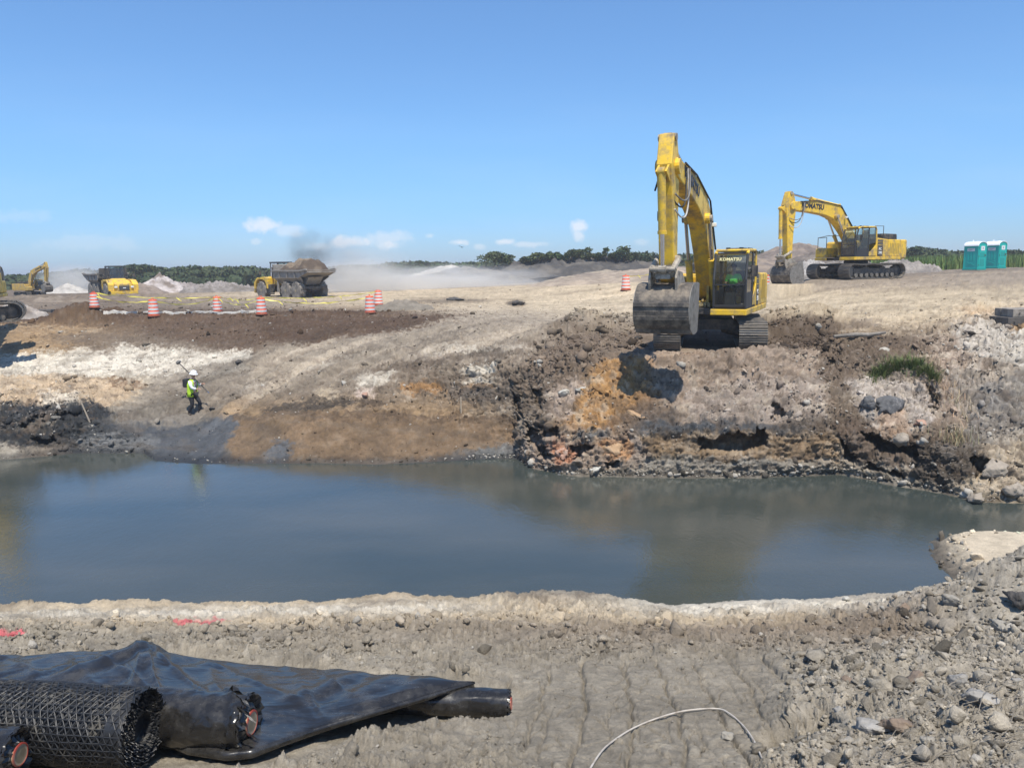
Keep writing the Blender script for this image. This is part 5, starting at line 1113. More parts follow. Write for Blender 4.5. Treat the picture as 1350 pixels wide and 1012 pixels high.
    for s in (-1, 1):
        b.prism([(-1.0,3.05),(-.75,3.12),(.2,3.0),(3.9,3.0),(5.3,3.15),(5.35,2.75),(4.4,2.45),(3.7,2.2),(-.9,2.2)], s*1.62, s*1.68)
        b.add([(s*1.68,-.9,2.2),(s*1.68,4.2,2.3),(s*.85,3.6,1.5),(s*.85,-.5,1.45)], [(0,1,2,3)])
    b.prism([(-.55,1.5),(.5,1.4),(3.6,1.5),(4.4,2.3),(3.9,2.35),(-.6,2.2)], -.85, .85)
    fl = [(-1.0,3.05),(-1.0,2.5),(-.55,2.25),(.5,2.2),(3.6,2.25),(4.4,2.5),(5.35,2.75)]
    fo = [(p[0], p[1]+.07) for p in fl]
    for i in range(len(fl)-1): b.prism([fl[i], fl[i+1], fo[i+1], fo[i]], -1.62, 1.62)
    bed = b.build('bed', BED, root, .015)
    MB().prism([(-1.1,2.9),(-.9,2.9),(-1.0,3.55),(-1.35,3.62)], -1.5, 1.5).build('head_board', BED, bed, .02)
    for s in (-1, 1):
        MB().prism([(-1.0,3.0),(-.75,3.06),(3.9,2.95),(5.3,3.1),(5.36,2.96),(3.9,2.82),(-1.0,2.86)], s*1.685, s*1.82).build('top_rail', BED, bed, .02)
        for y in (.3, 1.7, 3.1): MB().prism([(y-.09,2.85),(y+.09,2.85),(y+.07,2.2),(y-.07,2.2)], s*1.685, s*1.76).build('rib', BED, bed, .01)
        MB().prism([(-.4,1.9),(-.2,1.9),(-.1,.75),(-.45,.75)], s*1.45, s*1.6).build('mud_flap', BED, root)
        MB().cyl((s*.75,.2,1.1),(s*.75,2.6,1.6),.1,10).build('tipping_cylinder', DARK, root)
    MB().bx(-1.62,1.62,5.36,5.46,2.72,2.86).bx(-1.62,1.62,5.37,5.45,2.93,3.0).build('tail_lip', BED, bed, .01)
    MB().bx(-1.3,1.3,4.2,4.35,1.1,1.35).build('rear_bumper', DARK, root, .02)
    return root
t1 = PD(387, 394, 79); truckA = dump_truck('loaded grey and yellow dump truck driving away left in the dust', (t1.x, t1.y, t1.z+.0), R(-128-4), .97)
t2 = PD(148, 391, 93); truckB = dump_truck('yellow dump truck facing the camera behind the dirt berm on the left', (t2.x, t2.y, t2.z-.25), R(42), 1.0)
# the load: heaped soil riding in the bed
def load(label, root, h, seed, x0=-.6, x1=4.2):
    n1, n2 = 40, 26; a = np.linspace(x0, x1, n1)[:, None]*np.ones((1, n2)); b_ = np.linspace(-1.58, 1.58, n2)[None, :]*np.ones((n1, 1))
    e = np.clip(1-(b_/1.58)**2, 0, 1)**.6*np.clip(np.minimum((a-x0)/1.0, (x1-a)/.8), 0, 1)**.7
    z = 2.72+h*e*(1+.55*fbm(a, b_, a*0, 1.1, 3, seed))+.1*fbm(a, b_, a*0, 4, 3, seed+1)
    V = np.stack([b_, a, z], -1).reshape(-1, 3); idx = np.arange(n1*n2).reshape(n1, n2); Fq = np.stack([idx[:-1,:-1], idx[:-1,1:], idx[1:,1:], idx[1:,:-1]], -1).reshape(-1, 4)
    t = sst(-.2, .3, fbm(a, b_, z, 1.0, 3, seed+2)).reshape(-1, 1); col = np.array((.10,.075,.055))*(1-t)+np.array((.22,.17,.12))*t
    o = link('soil_load', np_mesh('soil_load', V, Fq, col, None, True), SOIL); bpy.context.view_layer.update(); o.matrix_world = root.matrix_world.copy(); tag(o, label, 'soil', kind='stuff')
bpy.context.view_layer.update()
load('heaped dark brown soil filling the bed of the loaded dump truck', truckA, 1.15, 41, -.8, 4.9)
# ------------------------------------------------------------------ traffic drums, tape
ORANGE = mat('drum_orange', (.80,.10,.025), .5, var=.1, scale=3, dirt=(.4,.33,.27), dirt_amt=.2, dirt_scale=3); WHITEP = mat('drum_white', (.75,.72,.68), .45, var=.1, scale=5, dirt=(.4,.36,.3), dirt_amt=.25)
def make_drum():
    root = empty('traffic_drum', (0,0,0))
    MB().lathe([(.35,0),(.35,.05),(.32,.09),(.30,.09)], 20).build('base', mat('drum_base', (.22,.07,.04), .8, var=.3), root)
    MB().lathe([(.295,.08),(.295,.30),(.275,.32),(.275,.52),(.255,.54),(.255,.74),(.235,.76),(.235,.94),(.2,.98),(.05,.985)], 22).build('body', ORANGE, root, smooth=True)
    for z0_, z1_, r_ in ((.16,.28,.299),(.36,.49,.279),(.57,.70,.259),(.79,.90,.239)): MB().lathe([(r_,z0_),(r_+.001,(z0_+z1_)/2),(r_,z1_)], 22).build('stripe', WHITEP, root, smooth=True)
    MB().tube([(-.09,0,.98),(-.08,0,1.06),(.08,0,1.06),(.09,0,.98)], .018, 6).build('handle', ORANGE, root)
    return root
drum0 = make_drum(); drums = {}
DR = [(125,407,20,'orange and white drum half hidden behind the brown heap'),(203,418,23,'orange and white drum standing just right of the brown heap'),(287,412,20.5,'orange and white drum second left of the loaded truck wheels along the tape'),
      (345,416,23,'orange and white drum in front of the loaded dump truck cab'),(488,413,23,'orange and white drum in front of a second drum, nearest the grey dirt heap'),(499,400,20,'orange and white drum just behind another drum left of the grey dirt heap'),
      (825,383,21.5,'orange and white drum standing left of the excavator arm'),(861,380,21,'orange and white drum mostly hidden behind the excavator arm'),(1009,374,20,'orange and white drum between the big excavator cab and the idle bucket')]
for i, (px, py, hp, lb) in enumerate(DR):
    g = on_ground(px, py); 
    if i == 5: g = PD(px, py, 60)
    if i == 8: g = PD(px, py, 55); 
    g.z = ground_at(g.x, g.y); s_ = max(.85, min(1.25, hp/1013*g.y/1.02)); o = drum0 if i == 0 else copy_tree(drum0)
    o.location = g; o.scale = (s_,)*3; o.rotation_euler.z = i*1.3; tag(o, lb, 'traffic drum', 'orange and white drums'); drums[px] = (g, s_)
TAPE = mat('caution_tape', (.72,.62,.10), .5, var=.08, scale=6)
def tape(label, stops, seed, sag=.35, hz=.95):
    rg = random.Random(seed); V = []; 
    for i in range(len(stops)-1):
        A, B = stops[i], stops[i+1]; n_ = max(8, int((B-A).length/.25))
        for k in range(n_+(1 if i == len(stops)-2 else 0)):
            t = k/n_; p = A.lerp(B, t); p.z -= sag*4*t*(1-t)*min(1, (B-A).length/8); tw = .6*math.sin(k*.5+seed)+.4*math.sin(k*1.7+i); w_ = .027+.013*math.sin(k*.9)
            p.z += .02*rg.uniform(-1, 1); V += [p+Vector((0, math.sin(tw)*w_, math.cos(tw)*w_)), p-Vector((0, math.sin(tw)*w_, math.cos(tw)*w_))]
    m = MB(); m.add(V, [(2*i, 2*i+1, 2*i+3, 2*i+2) for i in range(len(V)//2-1)])
    for k in range(6):                                  # loose knotted ends fluttering
        c = V[rg.randrange(len(V))]; pts = [c, c+Vector((.12,.02,-.1)), c+Vector((.2+rg.uniform(-.1,.1),.04,-.24))]; m.add([pts[0], pts[0]+Vector((0,0,.08)), pts[1]+Vector((0,.03,.07)), pts[1], pts[2], pts[2]+Vector((.05,0,.03))], [(0,1,2,3),(3,2,5,4)])
    o = m.build('caution_tape', TAPE); tag(o, label, 'tape', 'yellow caution tape runs'); return o
def top(k, dz=.93, dx=0, dy=0): g, s_ = drums[k]; return g+Vector((dx, dy, dz*s_))
tape('nearer yellow caution tape strung drum to drum on the left', [top(125,.8), top(203), top(287), top(345), top(488)], 1, .42)
tape('farther yellow caution tape rising to the rear drum of the pair', [top(125,.95,0,.3), top(287,.98,0,.3), top(345,.98,0,.3), top(499)], 2, .2)
tape('short yellow caution tape behind the excavator arm', [top(825), top(861), PD(880,364,58)], 3, .2)
# pale strips, timber mats
PALE = mat('pale_strip', (.55,.52,.46), .85, var=.18, scale=1.2)
def strip(label, pts, w_, h_, name='pale_strip'):
    m = MB(); vs = []
    for p in pts: vs += [p+Vector((0,-w_/2,-.1)), p+Vector((0,-w_/2*.8,h_)), p+Vector((0,w_/2*.8,h_)), p+Vector((0,w_/2,-.1))]
    fs = []
    for i in range(len(pts)-1):
        for k in range(3): fs.append((i*4+k, i*4+k+1, (i+1)*4+k+1, (i+1)*4+k))
    m.add(vs, fs); o = m.build(name, PALE); tag(o, label, 'ground strip'); return o
def gl(pxs, pys): 
    r = []
    for a, b in zip(pxs, pys): q = on_ground(a, b); r.append(q)
    return r
pxs = list(range(138, 352, 6)); strip('thin pale strip lying along the ground behind the brown earth bank', gl(pxs, [413+.8*math.sin(x*.09)+.5*math.sin(x*.31) for x in pxs]), .34, .10)
pxs = list(range(10, 64, 6)); strip('short pale strip beside the dark timber on the far left', gl(pxs, [413.5-.04*x for x in pxs]), .3, .1)
pts = []
for i, px in enumerate(range(985, 1560, 12)):
    Y = 88+(px-985)*.085; z = 5.35+.15*math.sin(px*.02)+(px-985)*.0008; p = PD(px, 350, Y); p.z = max(z, ground_at(p.x, p.y))+.02; pts.append(p)
strip('long white strip of road edge running behind the portable toilets', pts, 1.0, .22)
WOOD = mat('weathered_timber', (.20,.175,.145), .85, var=.3, scale=3, bump=.008, bscale=12, dirt=(.36,.32,.27), dirt_amt=.4, dirt_scale=3); WOODD = mat('dark_timber', (.09,.08,.07), .85, var=.3, scale=3, bump=.008, bscale=12)
def timber(label, loc, L, w_, h_, rz, m_, n_=3):
    root = empty('timber_mat', loc, rz); tag(root, label, 'timber mat', 'timber crane mats')
    for k in range(n_): MB().bx(-L/2+.02*(k % 2),L/2-.03*(k % 2),-w_/2+k*w_/n_+.01,-w_/2+(k+1)*w_/n_-.01,0,h_).build('beam', m_, root, .015)
    for x in (-L/2+.25, 0, L/2-.25): MB().cyl((x,-w_/2-.02,h_/2),(x,w_/2+.02,h_/2),.03,8).build('bolt', DARK, root)
    return root
g = on_ground(1345, 429); timber('lower timber mat of the stack at the right edge', (g.x+1.25,g.y+.7,g.z-.02), 3.4, 1.1, .30, R(3), WOODD); timber('upper timber mat of the stack at the right edge', (g.x+1.45,g.y+.75,g.z+.285), 3.3, 1.1, .30, R(1), WOOD)
g = on_ground(44, 413); timber('dark timber mat lying flat near the far left machine', (g.x,g.y+.3,g.z-.03), 2.3, .8, .26, R(12), WOODD)
g = on_ground(1135, 446); m = MB(); m.tube([g+Vector((-1.0,0,.06)), g+Vector((-.3,-.05,.12)), g+Vector((.3,.02,.10)), g+Vector((1.0,.25,.16))], [.06,.08,.075,.05], 9); o = m.build('log', WOOD); tag(o, 'pale log lying on the dark earth right of the big excavator', 'log')
for px, py, lean, L, lb in ((119,558,-.28,1.0,'leaning wooden stake in the dark muck at the left waterline'),(608,547,.0,.75,'upright wooden stake in the rubble above the brown slope')):
    g = on_ground(px, py); m = MB(); m.box((0,0,L/2-.1),(.045,.03,L)); m.prism([(-.015,-.2),(.015,-.2),(0.0,-.28)], -.02, .02)
    o = m.build('stake', mat('stake_wood', (.42,.34,.25), .8, var=.2)); o.location = g; o.rotation_euler = (0, lean, .3); tag(o, lb, 'stake')
# ------------------------------------------------------------------ portable toilets
TEAL = mat('teal_plastic', (.0,.43,.37), .38, var=.06, scale=2); TEALD = mat('teal_plastic_panel', (.0,.30,.26), .4, var=.06, scale=2); TOPW = mat('white_plastic', (.82,.84,.83), .4, var=.03)
SIGN = mat('sign_plate', (.72,.74,.72), .5, var=.05); SIGNP = mat('sign_print', (.35,.12,.12), .6); SIGNG = mat('sign_print_grey', (.25,.27,.28), .6)
def toilet(label, loc, rz, sign_red):
    root = empty('portable_toilet', loc, rz); tag(root, label, 'portable toilet', 'teal portable toilets')
    MB().bx(-.62,.62,-.6,.6,0,.14).build('skid_base', TEALD, root, .02)
    m = MB(); m.bx(-.56,.56,-.54,.54,.12,1.98); body = m.build('wall', TEAL, root, .015)
    for sx, sy in ((-1,-1),(1,-1),(-1,1),(1,1)): MB().bx(sx*.52,sx*.585,sy*.50,sy*.565,.12,2.0).build('corner_post', TEAL, root, .01)
    # gable arches on the +-x faces and the barrel roof along x
    for sx in (-1, 1): MB().prism([(-.54,1.98)]+[(.54*math.cos(a), 1.98+.24*math.sin(a)) for a in [math.pi-i*math.pi/12 for i in range(1, 12)]]+[(.54,1.98)], sx*.545, sx*.565).build('gable', TEAL, root)
    pr = [(.60*math.cos(a), 1.96+.31*math.sin(a)) for a in [i*math.pi/14 for i in range(15)]]; pi_ = [(.555*math.cos(a), 1.96+.255*math.sin(a)) for a in [math.pi-i*math.pi/14 for i in range(15)]]
    rf = MB(); rf.prism(pr+pi_, -.61, .61); rf.bx(-.61,.61,-.62,-.56,1.90,1.97); rf.bx(-.61,.61,.56,.62,1.90,1.97); r_ = rf.build('roof', TOPW, root, .01)
    MB().bx(-.25,.25,-.25,.25,2.24,2.29).build('skylight', TOPW, r_, .02)
    MB().cyl((-.42,.3,2.1),(-.42,.3,2.42),.05,10).build('vent_pipe', TOPW, root)
    # long side wall (-y): ribs, sign, moulded cross
    for k in range(3): MB().box((-.22+k*.22,-.552,1.08),(.10,.03,.62)).build('rib', TEAL, root, .012)
    for s_ in (-1, 1): MB().box((0,-.553,.52),(.62,.025,.05),(0,s_*.38,0)).build('brace', TEAL, root, .01)
    sg = MB().bx(-.30,.30,-.575,-.556,1.50,1.74).build('sign_plate', SIGN, root)
    for k in range(3): MB().bx(-.24,.24-.1*k,-.579,-.576,1.67-k*.055,1.695-k*.055).build('print_line', SIGNP if (sign_red and k == 0) else SIGNG, sg)
    # door (+x)
    d_ = MB(); d_.bx(.565,.595,-.44,.44,.16,1.93); dr = d_.build('door', TEAL, root, .012)
    MB().bx(.596,.606,-.30,.30,.3,.9).build('door_panel', TEALD, dr, .01); MB().bx(.596,.606,-.30,.30,1.0,1.4).build('door_panel', TEALD, dr, .01)
    sg = MB().bx(.598,.61,-.24,.24,1.55,1.90).build('sign_plate', SIGN, dr); MB().bx(.6105,.613,-.05,.05,1.66,1.8).build('print_mark', SIGNG, sg)
    MB().bx(.6,.64,.28,.38,1.1,1.25).build('handle', DARK, dr, .01)
    for z_ in (.4, 1.1, 1.75): MB().cyl((.60,-.46,z_-.06),(.60,-.46,z_+.06),.02,8).build('hinge', DARK, dr)
    return root
for px, py, Y, sr, lb in ((1284,356,63,False,'left teal portable toilet with white roof and pale grey sign plate'),(1311,354,65.5,True,'right teal portable toilet with white roof and red printed sign')):
    p = PD(px, py, Y); p.z = min(p.z, ground_at(p.x, p.y)+.12); toilet(lb, p, R(-62), sr)
# ------------------------------------------------------------------ boulders one can point at
def stone_mat(name, c, c2, v=.2): return mat(name, c, .9, var=v, scale=6, dirt=c2, dirt_amt=.32, dirt_scale=4.5, bump=.03, bscale=18)
SM = dict(white=stone_mat('stone_white', (.46,.44,.38), (.33,.3,.25)), slate=stone_mat('stone_slate', (.105,.105,.105), (.27,.255,.24)), brown=stone_mat('stone_brown', (.20,.15,.11), (.30,.25,.19)),
          pink=stone_mat('stone_pink', (.40,.24,.17), (.36,.30,.24)), orange=stone_mat('stone_orange', (.38,.25,.14), (.28,.22,.16)), beige=stone_mat('stone_beige', (.31,.265,.21), (.28,.24,.19)),
          grey=stone_mat('stone_grey', (.27,.255,.23), (.38,.36,.33)), dark=stone_mat('stone_dark', (.06,.055,.05), (.14,.12,.10)), pale=stone_mat('stone_pale', (.29,.265,.22), (.23,.205,.17)))
def boulder(px, py, rpx, kind, label, flat=.75, st=(1.15,.85,.9), seed=0, name='boulder', cat='boulder', sub=3, P=None, rot=0.):
    g = P or on_ground(px, py); dpt = (g-Vector((0,0,EYE))).length; r = rpx/F*dpt; v, f = rock_shape(sub, 400+seed+int(px), flat, 9); v = v*(1+.24*fbm(v[:,0]+px, v[:,1], v[:,2], 3.2, 5, seed, .65)[:, None])
    v = v*np.array(st)*r; o = link(name, np_mesh(name, v, f), SM[kind]); o.location = (g.x, g.y, g.z+r*flat*.35*st[2]); o.rotation_euler = (0, rot, px*.37); tag(o, label, cat); return o
B_ = [(784,622,12,'white','white boulder at the waterline below the ochre slope'),(1172,541,20,'slate','largest blue grey boulder with white streaks under the green grass'),(1143,536,13,'slate','smaller slate boulder left of the large streaked one'),
 (1186,583,13,'beige','beige boulder above the long dark hollow on the right bank'),(1215,562,10,'pink','reddish boulder right of the streaked slate boulder'),(741,606,14,'pink','pink clay boulder near the left foot of the excavator bank'),(806,600,17,'orange','orange clay boulder left of the pale wedge of the ledge'),
 (822,622,10,'dark','dark slab shaped stone at the waterline right of the white boulder'),(737,631,6,'slate','small blue grey stone at the waterline left corner of the bank'),(766,518,8,'white','white stone on the ochre slope left of the bucket shadow'),(742,525,11,'white','white lump at the left shoulder of the ochre slope'),
 (1308,630,17,'beige','cracked beige block above the right waterline'),(1337,650,16,'beige','lowest beige block at the right edge waterline'),(1286,664,12,'beige','small beige block where the right bank meets the water'),
 (1256,797,12,'pale','pale bluish rock where the spit joins the near bank'),(1193,805,9,'brown','round brown clod sitting on the pale shore strip'),(1300,722,9,'grey','grey stone on the flank of the sandy spit'),(1322,735,13,'brown','brown boulder at the foot of the sandy spit top'),(1276,716,9,'grey','small grey boulder near the left tip of the spit'),
 (1188,965,19,'brown','large brown faceted boulder in the bottom right rubble'),(1152,962,18,'grey','grey boulder just left of the large brown faceted one'),(1208,902,14,'brown','brown slab tilted in the middle of the right rubble'),(1262,905,14,'grey','grey boulder with dark gap beneath in the right rubble'),
 (1305,888,9,'slate','small bluish boulder beside a dark cavity near the right edge'),(1290,925,17,'grey','round rough boulder below the small bluish one'),(1340,905,10,'grey','grey boulder close to the right edge of the rubble'),(1322,830,11,'pale','pale boulder on the upper right rubble slope'),(1345,800,15,'dark','dark boulder at the right edge above the rubble'),
 (1108,945,12,'grey','grey boulder at the edge of the smooth track marked pad'),(958,975,9,'pale','pale stone lying under the white hose arc'),(1225,985,12,'pale','pale boulder in the twigs of the bottom right corner'),(1120,900,10,'brown','brown boulder at the upper left of the right rubble'),
 (481,524,9,'pink','pinkish white stone on the far slope above the brown band'),(281,543,4.5,'dark','dark lump on the ground right of the worker'),(317,478,4.5,'dark','dark round lump on the white band of earth'),(1040,549,8,'dark','dark rock at the right end of the rubble slope below the tracks'),
 (175,900,8,'grey','grey clod behind the black sheet on the left'),(840,447,4,'dark','dark clod on the flat ground left of the bucket')]
for i, b_ in enumerate(B_): boulder(*b_, seed=i)
boulder(838,549,14,'orange','tan log shaped lump lying in the shadow of the bucket', .6, (1.6,.6,.6), 77, rot=-.12)
boulder(1116,793,6,'white','small white block standing at the near waterline', .9, (1,.8,.9), 78, 'block', 'block')
boulder(682,402,7,'dark','small dark dirt lump alone on the bright haul road', .7, (1.5,1,.8), 79, 'dirt_lump', 'dirt lump'); boulder(600,396,9,'dark','long dark dirt lump on the haul road in the dust', .5, (2.2,1,.7), 80, 'dirt_lump', 'dirt lump')
# ------------------------------------------------------------------ rolls of liner and geogrid in the foreground
LINER = bpy.data.materials.new('black_liner'); LINER.use_nodes = True; n = LINER.node_tree; b = n.nodes['Principled BSDF']
b.inputs['Base Color'].default_value = (.016,.017,.019,1); b.inputs['Roughness'].default_value = .3; b.inputs['Specular IOR Level'].default_value = .55
tcn = n.nodes.new('ShaderNodeTexCoord'); prev = None
for sc_, dd, ms in ((1.5,.03,(1,2.4,1)), (5,.005,(1,3.2,1)), (30,.0008,(1,1,1))):
    mpn = n.nodes.new('ShaderNodeMapping'); mpn.inputs['Scale'].default_value = ms; mpn.inputs['Rotation'].default_value = (0,0,.5); n.links.new(tcn.outputs['Object'], mpn.inputs[0])
    t = n.nodes.new('ShaderNodeTexNoise'); t.inputs['Scale'].default_value = sc_; t.inputs['Detail'].default_value = 2; t.inputs['Distortion'].default_value = .6; n.links.new(mpn.outputs[0], t.inputs['Vector'])
    bp = n.nodes.new('ShaderNodeBump'); bp.inputs['Distance'].default_value = dd; bp.inputs['Strength'].default_value = .7; n.links.new(t.outputs['Fac'], bp.inputs['Height'])
    if prev: n.links.new(prev, bp.inputs['Normal'])
    prev = bp.outputs[0]
n.links.new(prev, b.inputs['Normal'])
t = n.nodes.new('ShaderNodeTexNoise'); t.inputs['Scale'].default_value = 4; t.inputs['Detail'].default_value = 8; t.inputs['Roughness'].default_value = .7; n.links.new(tcn.outputs['Object'], t.inputs['Vector'])
cr = n.nodes.new('ShaderNodeValToRGB'); cr.color_ramp.elements[0].position = .46; cr.color_ramp.elements[0].color = (.016,.015,.014,1); cr.color_ramp.elements[1].position = .74; cr.color_ramp.elements[1].color = (.06,.057,.052,1); n.links.new(t.outputs['Fac'], cr.inputs[0]); n.links.new(cr.outputs[0], b.inputs['Base Color'])
rr_ = n.nodes.new('ShaderNodeMapRange'); rr_.inputs['From Min'].default_value = .4; rr_.inputs['From Max'].default_value = .7; rr_.inputs['To Min'].default_value = .17; rr_.inputs['To Max'].default_value = .34; n.links.new(t.outputs['Fac'], rr_.inputs['Value']); n.links.new(rr_.outputs[0], b.inputs['Roughness'])
REDC = mat('red_core', (.30,.05,.035), .5, var=.25, scale=12, dirt=(.3,.2,.14), dirt_amt=.3); CARD = mat('core_cardboard', (.40,.33,.22), .8, var=.2)
def roll(label, E, th, r, L, seed, wr=.004, torn=False, red=True):
    root = empty('liner_roll', E, -th); tag(root, label, 'liner roll', 'rolls of black liner')
    nx, na = 150, 64; xs = -np.linspace(0, L, nx)**1.0; a = np.linspace(0, 2*np.pi, na, endpoint=False); Xg, Ag = np.meshgrid(xs, a, indexing='ij'); z0_ = Xg*0
    Rr = r+wr*(np.sin(Xg*38+3*fbm(Xg, np.cos(Ag), np.sin(Ag), 3, 2, seed)*3))+.014*fbm(Xg*1.2, np.cos(Ag), np.sin(Ag), 2.5, 3, seed)*(r/.26)
    Rr = Rr+.6*wr*fbm(Xg*.6, np.cos(Ag)*9, np.sin(Ag)*9, 2, 2, seed+4)
    if torn: Rr = Rr+.05*np.exp(-((Xg+.28+.25*np.cos(Ag+.6))/.03)**2)*(fbm(Xg, np.cos(Ag), np.sin(Ag), 9, 2, seed)+.4)
    V = np.stack([Xg, Rr*np.cos(Ag), Rr*np.sin(Ag)], -1).reshape(-1, 3); idx = np.arange(nx*na).reshape(nx, na); Fq = np.stack([idx[:-1], idx[1:], np.roll(idx, -1, 1)[1:], np.roll(idx, -1, 1)[:-1]], -1).reshape(-1, 4)
    body = link('wrapped_body', np_mesh('wrapped_body', V, Fq, None, None, True), LINER, root)
    # crumpled end: rings of film tucked round the core
    e = MB(); ring = []; rg = random.Random(seed)
    for k, (rr, xx) in enumerate(((r*1.0,0),(r*.97,.02),(r*.86,.015),(r*.70,-.03),(r*.58,-.01),(r*.48,.02),(r*.42,.0),(r*.40,-.14))):
        ring.append([(xx+.012*math.sin(j*2.1+k)+rg.uniform(-.008,.008), rr*(1+.03*math.sin(j*1.3+k*2))*math.cos(2*math.pi*j/48), rr*(1+.03*math.sin(j*1.3+k*2))*math.sin(2*math.pi*j/48)) for j in range(48)])
    vs = [p for q in ring for p in q]; fs = [(i*48+j, i*48+(j+1) % 48, (i+1)*48+(j+1) % 48, (i+1)*48+j) for i in range(len(ring)-1) for j in range(48)]
    e.add(vs, fs); e.build('end_wrap', LINER, root, smooth=True)
    c = MB(); c.lathe([(r*.385,.035),(r*.385,-.5),(r*.30,-.5),(r*.30,.035)], 32, (0,0,0), 'x'); c.build('core_tube', CARD, root)
    if red: MB().lathe([(r*.445,.026),(r*.445,.036),(r*.385,.04),(r*.385,.03)], 32, (0,0,0), 'x').build('red_ring', REDC, root)
    if torn:
        for k in range(5):
            f_ = MB(); a0 = .5+k*.5; x_ = -.28-.25*math.cos(a0+.6); P0 = [Vector((x_+.05*j+rg.uniform(-.02,.02), (r+.012+.05*(j % 2)*rg.random())*math.cos(a0+.12*j), (r+.012+.06*(j % 2)*rg.random())*math.sin(a0+.12*j))) for j in range(5)]
            P1 = [p+Vector((.06,0,-.03)) for p in P0]; f_.add(P0+P1, [(j, j+1, j+6, j+5) for j in range(4)]); f_.build('torn_flap', LINER, root)
    return root
zB = 2.32
roll('black wrapped liner roll with torn film beside the geogrid roll', PZ(328,952,2.20), R(7), .265, 3.4, 11, .0035, True)
roll('black liner roll with orange red end cut off by the bottom left corner', PZ(22,994,2.42), R(3), .22, 2.0, 12, .002)
rd = roll('long slim black liner roll reaching out from under the draped sheet', PZ(670,927,1.70), R(5), .155, 4.2, 13, .0012)
# draped sheet
crest = [(-90,880,1.75),(0,873,1.75),(60,868,1.76),(120,862,1.78),(160,858,1.82),(190,857,1.84),(215,862,1.80),(240,869,1.76),(300,876,1.70),(350,881,1.68),(415,888,1.63),(436,886,1.68),(455,891,1.72),(520,897,1.83),(590,901,1.85),(624,903,1.84)]
fold = [(-90,950,1.80),(0,945,1.80),(60,948,1.82),(120,952,1.86),(180,962,1.92),(215,972,1.98),(250,985,2.03),(300,993,2.06),(332,990,2.06),(360,980,2.02),(410,963,1.93),(436,955,1.93),(470,945,1.93),(540,925,1.90),(598,908,1.86),(626,902,1.84)]
cA = np.array([PZ(*p)[:] for p in crest]); fA = np.array([PZ(*p)[:] for p in fold]); S_ = np.linspace(0, 1, len(crest)); ss = np.linspace(0, 1, 170)
def rs_(A, k=0): return np.stack([np.interp(ss, S_, A[:, j]) for j in range(3)], -1)
cc_ = rs_(cA); ff_ = rs_(fA); rows = []
for t in (0, .33, .66, 1.):                       # back of the drape falling to the ground
    p = cc_+np.array([0, .42, -.42])*(1-t)+np.array([0,0,.10])*math.sin(t*math.pi)*.5; rows.append(p)
for k in range(1, 41):
    t = k/40; p = cc_*(1-t)+ff_*t; p[:, 2] += .07*math.sin(t*math.pi)*np.interp(ss, [0,.25,.5,1], [1,1,.8,.2]); rows.append(p)
G = np.array(rows); G[..., 2] += .03; x_, y_, z_ = G[..., 0], G[..., 1], G[..., 2]
dg = (x_*.8+y_*.6); wr_ = .07*fbm(dg, y_*.35, z_*0, 1.1, 2, 5)+.10*np.abs(fbm(x_*.9-y_*.6, y_*.3, z_*0, 1.9, 2, 6))+.004*fbm(x_*2.5+y_, y_*1.1, z_*0, 4, 2, 7)
pk = np.interp(ss, [0,.28,.33,.4,.62,.66,.7,1], [0,.2,1,.2,.1,.8,.1,0])[None, :]*np.linspace(1, 0, len(rows))[:, None]
env = np.interp(ss, [0,.9,1], [1,.6,0])[None, :]*np.minimum(1, np.arange(len(rows))[::-1]/6.)[:, None]
tt_ = np.linspace(0, 1, len(rows))[:, None]; sS = ss[None, :]
crz = 0
for s0_, k_, a_, w__ in ((.18,.10,.05,.016),(.30,-.06,.06,.014),(.345,.05,.045,.010),(.42,.16,.04,.012),(.50,.05,.045,.010),(.56,.20,.03,.010),(.64,.10,.035,.008),(.72,.18,.02,.008),(.24,.20,.03,.010),(.10,.05,.04,.012)):
    crz = crz+a_*np.exp(-np.abs(sS-s0_-k_*(tt_-.3)-.012*np.sin(tt_*7+s0_*40))/w__)*np.sin(np.clip(tt_*1.05, 0, 1)*math.pi)**.5
G[..., 2] += wr_*env+.05*pk+crz
# rolled near edge: the sheet turns under itself
d_ = np.gradient(ff_, axis=0); d_ /= np.linalg.norm(d_, axis=1, keepdims=True); nrm_ = np.cross(d_, np.array([0,0,1.])); nrm_ /= np.linalg.norm(nrm_, axis=1, keepdims=True)
rad = np.interp(ss, [0,.5,.9,1], [.05,.045,.03,.008])[:, None]; extra = []
for a in np.linspace(math.pi/2, -math.pi*1.1, 12): extra.append(G[-1]+np.array([0,0,-1.])*rad+nrm_*rad*math.cos(a)+np.array([0,0,1.])*rad*math.sin(a))
G = np.concatenate([G, np.array(extra)], 0); nr_, nc_ = G.shape[:2]; idx = np.arange(nr_*nc_).reshape(nr_, nc_); Fq = np.stack([idx[:-1,:-1], idx[:-1,1:], idx[1:,1:], idx[1:,:-1]], -1).reshape(-1, 4)
sh_ = link('liner_sheet', np_mesh('liner_sheet', G.reshape(-1, 3), Fq, None, None, True), LINER); sm_ = sh_.modifiers.new('thickness', 'SOLIDIFY'); sm_.thickness = .004
tag(sh_, 'shiny black plastic sheet draped over the rolls with a folded front edge', 'plastic sheet')
